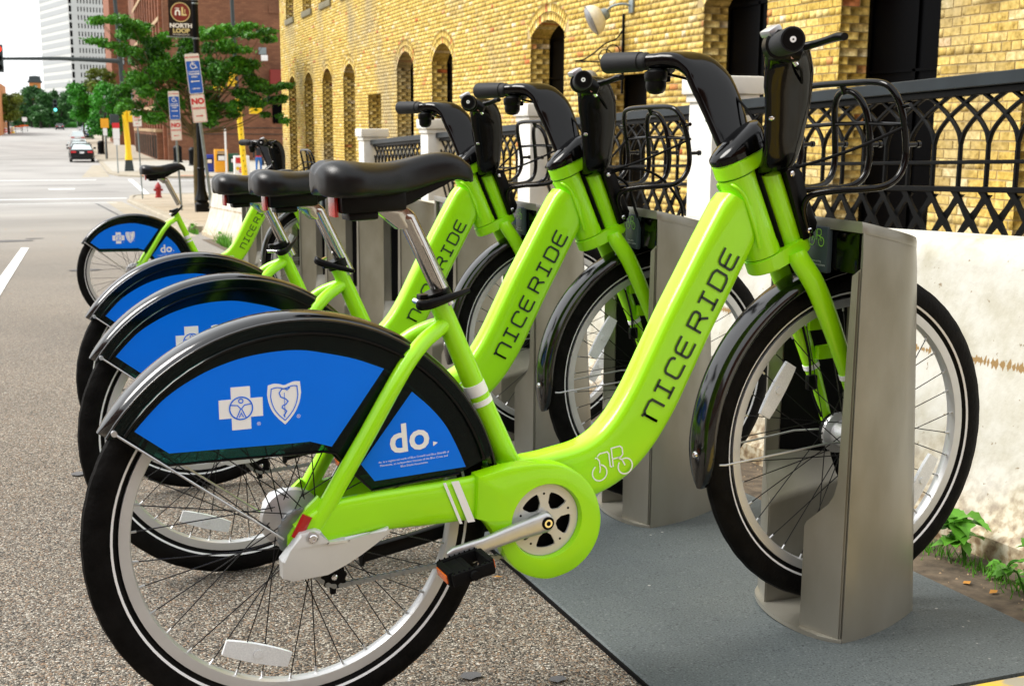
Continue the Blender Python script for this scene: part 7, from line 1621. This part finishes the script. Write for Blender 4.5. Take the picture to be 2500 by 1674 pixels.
e = empty('signal_pole', (dirx(8, 238), 238, gz(238)), label='distant yellow signal post in the road works at the left edge', cat='signal pole'); bm = bmesh.new(); sweep(bm, [(0, 0, 0), (0, 0, 5.4)], 0.14, seg=8); ob('yellow_pole', bm, 'yellow', e, 40)

# ================================================================== CARS
def car(x, y, col, label, yaw=0, s=1.0, suv=False, group='cars parked along the right kerb'):
    e = empty('parked_car' if group.startswith('cars') else 'moving_car', (x, y, gz(y)), (0, 0, R_(yaw)), label=label, cat='car', group=group); e.scale = (s, s, s)
    H = 1.72 if suv else 1.44; W_ = 0.90; L_ = 4.6
    # sections along the length (y from the tail forward): (y, half width low, z belt, z bottom)
    bm = bmesh.new(); rings = []
    for yq, wl, wb_, zb, z0 in ((0.0, 0.74, 0.70, 0.86, 0.42), (0.04, 0.84, 0.80, 0.95, 0.30), (0.35, 0.89, 0.84, 0.99, 0.22), (1.2, 0.90, 0.86, 0.97, 0.20), (2.6, 0.90, 0.86, 0.94, 0.20), (3.6, 0.89, 0.83, 0.90, 0.22), (4.3, 0.84, 0.76, 0.78, 0.24), (4.58, 0.70, 0.62, 0.62, 0.34)):
        if suv: zb += 0.10
        r = [bm.verts.new(q) for q in ((-wl * .94, yq, z0), (-wl, yq, (z0 + zb) / 2 - .05), (-wl, yq, zb - .16), (-wb_, yq, zb - .03), (-wb_ * .8, yq, zb), (0, yq, zb + .015), (wb_ * .8, yq, zb), (wb_, yq, zb - .03), (wl, yq, zb - .16), (wl, yq, (z0 + zb) / 2 - .05), (wl * .94, yq, z0))]; rings.append(r)
    for a, b in zip(rings, rings[1:]):
        for k in range(len(a)): bm.faces.new((a[k], a[(k + 1) % len(a)], b[(k + 1) % len(a)], b[k]))
    bm.faces.new(rings[0]); bm.faces.new(rings[-1]); ob('body', bm, col, e, 35)
    zb = 0.99 + (0.10 if suv else 0); y0 = 0.08 if suv else 0.45
    bm = bmesh.new(); lo = [(-0.80, y0), (0.80, y0), (0.80, 3.45), (-0.80, 3.45)]; hi = [(-0.60, y0 + (0.22 if suv else 0.85)), (0.60, y0 + (0.22 if suv else 0.85)), (0.60, 2.55), (-0.60, 2.55)]
    A = [bm.verts.new((a, b, zb - .04)) for a, b in lo]; B_ = [bm.verts.new((a, b, H - .04)) for a, b in hi]
    for k in range(4): bm.faces.new((A[k], A[(k + 1) % 4], B_[(k + 1) % 4], B_[k]))
    bm.faces.new(B_); bmesh.ops.bevel(bm, geom=list(bm.edges), offset=0.02, segments=1, affect='EDGES'); ob('cabin_glass', bm, 'carglass', e, 30)
    bm = bmesh.new(); T0 = [bm.verts.new((a * 1.03, b, H - .045)) for a, b in hi]; T1 = [bm.verts.new((a * .9, b * .98 + .04, H)) for a, b in hi]
    for k in range(4): bm.faces.new((T0[k], T0[(k + 1) % 4], T1[(k + 1) % 4], T1[k]))
    bm.faces.new(T1); bm.faces.new(T0[::-1]); ob('roof', bm, col, e, 60)
    bm = bmesh.new()
    for sg in (-1, 1):
        sweep(bm, [(sg * .80, y0, zb - .03), (sg * .605, hi[0][1], H - .03)], 0.035, seg=6); sweep(bm, [(sg * .80, 3.45, zb - .03), (sg * .605, 2.55, H - .03)], 0.03, seg=6)
    ob('roof_pillars', bm, col, e, 40)
    for sg in (-1, 1):
        for yq in (0.85, 3.65):
            bm = bmesh.new(); lathe(bm, [(0.20, sg * .91), (0.31, sg * .90), (0.33, sg * .86), (0.33, sg * .70)], (0, yq, 0.33), 'X', 22); w_ = ob('wheel', bm, 'tyre', e, 35)
            bm = bmesh.new(); lathe(bm, [(0.04, sg * .92), (0.18, sg * .905), (0.20, sg * .905)], (0, yq, 0.33), 'X', 14); ob('rim', bm, 'alloy', w_, 30)
        bm = bmesh.new(); box(bm, sg * .60 - .19, sg * .60 + .19, -0.035, 0.06, zb - .26, zb - .12, 0.02); ob('tail_lamp', bm, 'taillamp', e, 30)
        bm = bmesh.new(); box(bm, sg * 1.0 - .09, sg * 1.0 + .09, 2.85, 2.97, zb - .02, zb + .13, 0.03); ob('wing_mirror', bm, col, e, 30)
    nbox('number_plate', e, 'sigwhite', -.16, .16, -.05, -.02, zb - .30, zb - .16); nbox('rear_bumper', e, 'carblack', -.80, .80, -.06, .04, .30, .52, bev=.03)
    return e
car(0.55, 96.9, 'carblack', 'black saloon parked nearest, its red tail lamps facing the camera')
car(0.60, 128, 'carwhite', 'white saloon parked behind the black one, mostly its pale rear window showing')
car(0.75, 163, 'carwhite', 'white sport utility car parked farthest along the kerb', suv=True)
car(0.50, 112, 'cargrey', 'grey saloon parked between the black and the white saloon')
car(dirx(145, 285), 285, 'cargrey', 'dark car driving away near the end of the street', group='moving traffic')
for c in COL.objects:
    if c.name.startswith('cabin_glass') and c.parent and c.parent.name.startswith('moving_car'): c.data.materials[0] = M['carblack']
e = car(dirx(211, 190), 190, 'carblue', 'dark blue van standing beyond the parked cars', suv=True); e.scale = (1, 1, 1.25)

# ================================================================== PERSON (walking away on the far corner)
e = empty('person', (dirx(628, 69.4), 69.4, gz(69.4) + 0.12), (0, 0, R_(-12)), label='person in blue jeans and dark top walking by the newspaper boxes', cat='person')
vsk = [(0, 0, 0.93), (0, 0, 1.10), (0, -.01, 1.28), (0, 0, 1.42), (0, .01, 1.50), (0, .02, 1.60), (0, .02, 1.70), (-.10, 0, 0.88), (-.115, .02, 0.50), (-.12, -.06, 0.10), (-.12, .08, 0.035), (.10, 0, 0.88), (.12, .06, 0.50), (.13, .14, 0.12), (.13, .27, 0.04), (-.19, 0, 1.38), (-.26, -.03, 1.12), (-.27, .06, 0.90), (-.27, .10, .82), (.19, 0, 1.38), (.26, .02, 1.12), (.27, .10, 0.90), (.27, .14, .82)]
esk = [(0, 1), (1, 2), (2, 3), (3, 4), (4, 5), (5, 6), (0, 7), (7, 8), (8, 9), (9, 10), (0, 11), (11, 12), (12, 13), (13, 14), (3, 15), (15, 16), (16, 17), (17, 18), (3, 19), (19, 20), (20, 21), (21, 22)]
rsk = [(.15, .11), (.135, .10), (.155, .11), (.12, .09), (.055, .055), (.085, .095), (.06, .07), (.10, .10), (.07, .07), (.05, .05), (.045, .03), (.10, .10), (.07, .07), (.05, .05), (.045, .03), (.065, .065), (.048, .048), (.038, .038), (.03, .04), (.065, .065), (.048, .048), (.038, .038), (.03, .04)]
me = bpy.data.meshes.new('body'); me.from_pydata(vsk, esk, []); o = link('body', me, e); md = o.modifiers.new('skin', 'SKIN')
for i, r_ in enumerate(rsk): me.skin_vertices[0].data[i].radius = r_
me.skin_vertices[0].data[0].use_root = True; ms = o.modifiers.new('sub', 'SUBSURF'); ms.levels = 2; ms.render_levels = 2
dg = bpy.context.evaluated_depsgraph_get(); me2 = bpy.data.meshes.new_from_object(o.evaluated_get(dg)); o.modifiers.clear(); o.data = me2
for mt in ('darkcloth', 'denim', 'skin', 'redcloth'): me2.materials.append(M[mt])
for p_ in me2.polygons:
    c = p_.center; p_.material_index = 2 if (c.z > 1.50 or (abs(c.x) > .2 and c.z < .88)) else (1 if c.z < 0.94 and abs(c.x) < .22 else (3 if c.z < 1.02 and abs(c.x) < .2 else 0))
    if c.z < 0.07: p_.material_index = 0
    p_.use_smooth = True
bm = bmesh.new(); lathe(bm, [(0.001, 1.805), (0.06, 1.79), (0.098, 1.74), (0.108, 1.68), (0.10, 1.62), (0.07, 1.58)], (0, 0.03, 0), 'Z', 16); ob('hair', bm, 'darkcloth', e, 60)
bm = bmesh.new(); box(bm, 0.20, 0.34, 0.05, 0.30, 0.45, 0.78, 0.03); sweep(bm, crom([(0.27, 0.10, 0.78), (0.27, 0.14, 0.86), (0.27, 0.20, 0.78)], 4), 0.01, seg=6); o = ob('shoulder_bag', bm, 'darkcloth', None, 30); o.location = e.location; tag(o, 'black bag hanging from the walking person\'s hand', 'bag')

# ================================================================== PLANTS BY THE BARRIER
def leafmesh(L, W_, seed):
    r = random.Random(seed); bm = bmesh.new(); n_ = 7; lf, rt, md_ = [], [], []
    for i in range(n_ + 1):
        t_ = i / n_; wv = W_ * (math.sin(math.pi * min(1, t_ * 1.02) ** 0.75)) ** 0.8 * (1 + (0.16 if i % 2 else -0.1)) if 0 < t_ < 1 else 0.001; z = -0.35 * L * t_ * t_
        lf.append(bm.verts.new((L * t_, wv, z + wv * .35))); rt.append(bm.verts.new((L * t_, -wv, z + wv * .35))); md_.append(bm.verts.new((L * t_, 0, z)))
    for i in range(n_): bm.faces.new((lf[i], md_[i], md_[i + 1], lf[i + 1])); bm.faces.new((md_[i], rt[i], rt[i + 1], md_[i + 1]))
    me = bpy.data.meshes.new('leaf'); bm.to_mesh(me); bm.free(); me.materials.append(M['weed']); a = me.attributes.new('tint', 'FLOAT', 'FACE'); a.data.foreach_set('value', [0.55 + r.uniform(-.2, .3)] * len(me.polygons)); shade(me, 80); return me
def weed(x, y, n_, sz, h, seed, label):
    r = random.Random(seed); e = empty('weed_plant', (x, y, gz(y)), label=label, cat='plant', group='weeds at the foot of the barrier'); bm = bmesh.new(); tips = []
    for q in range(3): 
        tp = Vector((r.uniform(-.045, .02), r.uniform(-.05, .05), h * r.uniform(.7, 1))); sweep(bm, crom([(0, 0, 0), tp * 0.5 + Vector((0, 0, .02)), tp], 4), [0.0028, 0.0016], seg=5); tips.append(tp)
    ob('stem', bm, 'weed', e, 60); ms = [leafmesh(sz * k, sz * k * .42, seed + i) for i, k in enumerate((1.0, 0.8, 0.6))]
    for i in range(n_):
        tp = tips[i % 3] * r.uniform(.45, 1.05); o = bpy.data.objects.new('leaf', ms[i % 3]); COL.objects.link(o); o.parent = e; o.location = tp; o.rotation_euler = (r.uniform(-.4, .4), r.uniform(-.5, .35), r.uniform(0, 6.28) if i % 3 else r.uniform(2.2, 4.2))
weed(1.545, 0.225, 20, 0.072, 0.115, 5, 'bright green broad leaved weed at the foot of the barrier beside the front wheel')
weed(1.55, 0.12, 12, 0.030, 0.07, 9, 'low small leaved weed just nearer than the broad leaved one'); weed(1.53, 0.02, 13, 0.036, 0.07, 14, 'trailing small weed at the right edge of the picture'); weed(1.55, 0.02, 8, 0.024, 0.13, 19, 'thin upright weed stalk against the barrier at the right edge')
weed(1.52, 14.2, 9, 0.055, 0.22, 31, 'tufted weed at the barrier foot behind the far bicycle\'s beam'); weed(1.50, 18.1, 10, 0.08, 0.16, 33, 'small weed at the far end of the barrier')
V, Fc, tn = [], [], []; r = random.Random(77)
for i in range(900):
    if i < 620: x, y, s, h = 1.565 - abs(r.gauss(0, .03)), r.uniform(-.6, .42), 0.0022, r.uniform(.015, .05)
    elif i < 800: x, y, s, h = 1.53 + r.uniform(-.05, .02), 14.2 + r.gauss(0, .4), 0.008, r.uniform(.06, .22)
    else: x, y, s, h = 1.48 + r.uniform(-.04, .04), 18.1 + r.gauss(0, .25), 0.008, r.uniform(.04, .12)
    a = r.uniform(0, 6.28); dx, dy = math.cos(a) * s, math.sin(a) * s; z = gz(y); lx, ly2 = r.gauss(0, .35) * h, r.gauss(0, .35) * h; n0 = len(V)
    V += [(x - dx, y - dy, z), (x + dx, y + dy, z), (x + lx, y + ly2, z + h)]; Fc.append((n0, n0 + 1, n0 + 2)); tn.append(r.random())
o = pydata('grass', V, Fc, 'weed', None, tn); o['kind'] = 'stuff'
# fallen leaves
V, Fc = [], []; r = random.Random(12)
for (x, y, s) in [(0.52, 0.53, .012), (1.46, .12, .016), (1.47, .05, .014), (1.50, -.05, .018), (1.38, .30, .010), (0.60, 0.48, .008)] + [(r.uniform(-3, 1.2), r.uniform(2, 30), r.uniform(.012, .03)) for _ in range(26)] + [(r.uniform(2, 6), r.uniform(20, 44), .03) for _ in range(14)]:
    z = gz(y) + (0.13 if x > 1.8 else 0.004); a = r.uniform(0, 6.28); n0 = len(V)
    for q in range(4): V.append((x + s * math.cos(a + q * 1.57) * (1 if q % 2 else .55), y + s * math.sin(a + q * 1.57) * (1 if q % 2 else .55), z + r.uniform(0.0, .008)))
    Fc.append((n0, n0 + 1, n0 + 2, n0 + 3))
o = pydata('fallen_leaves', V, Fc, 'litter'); o['kind'] = 'stuff'
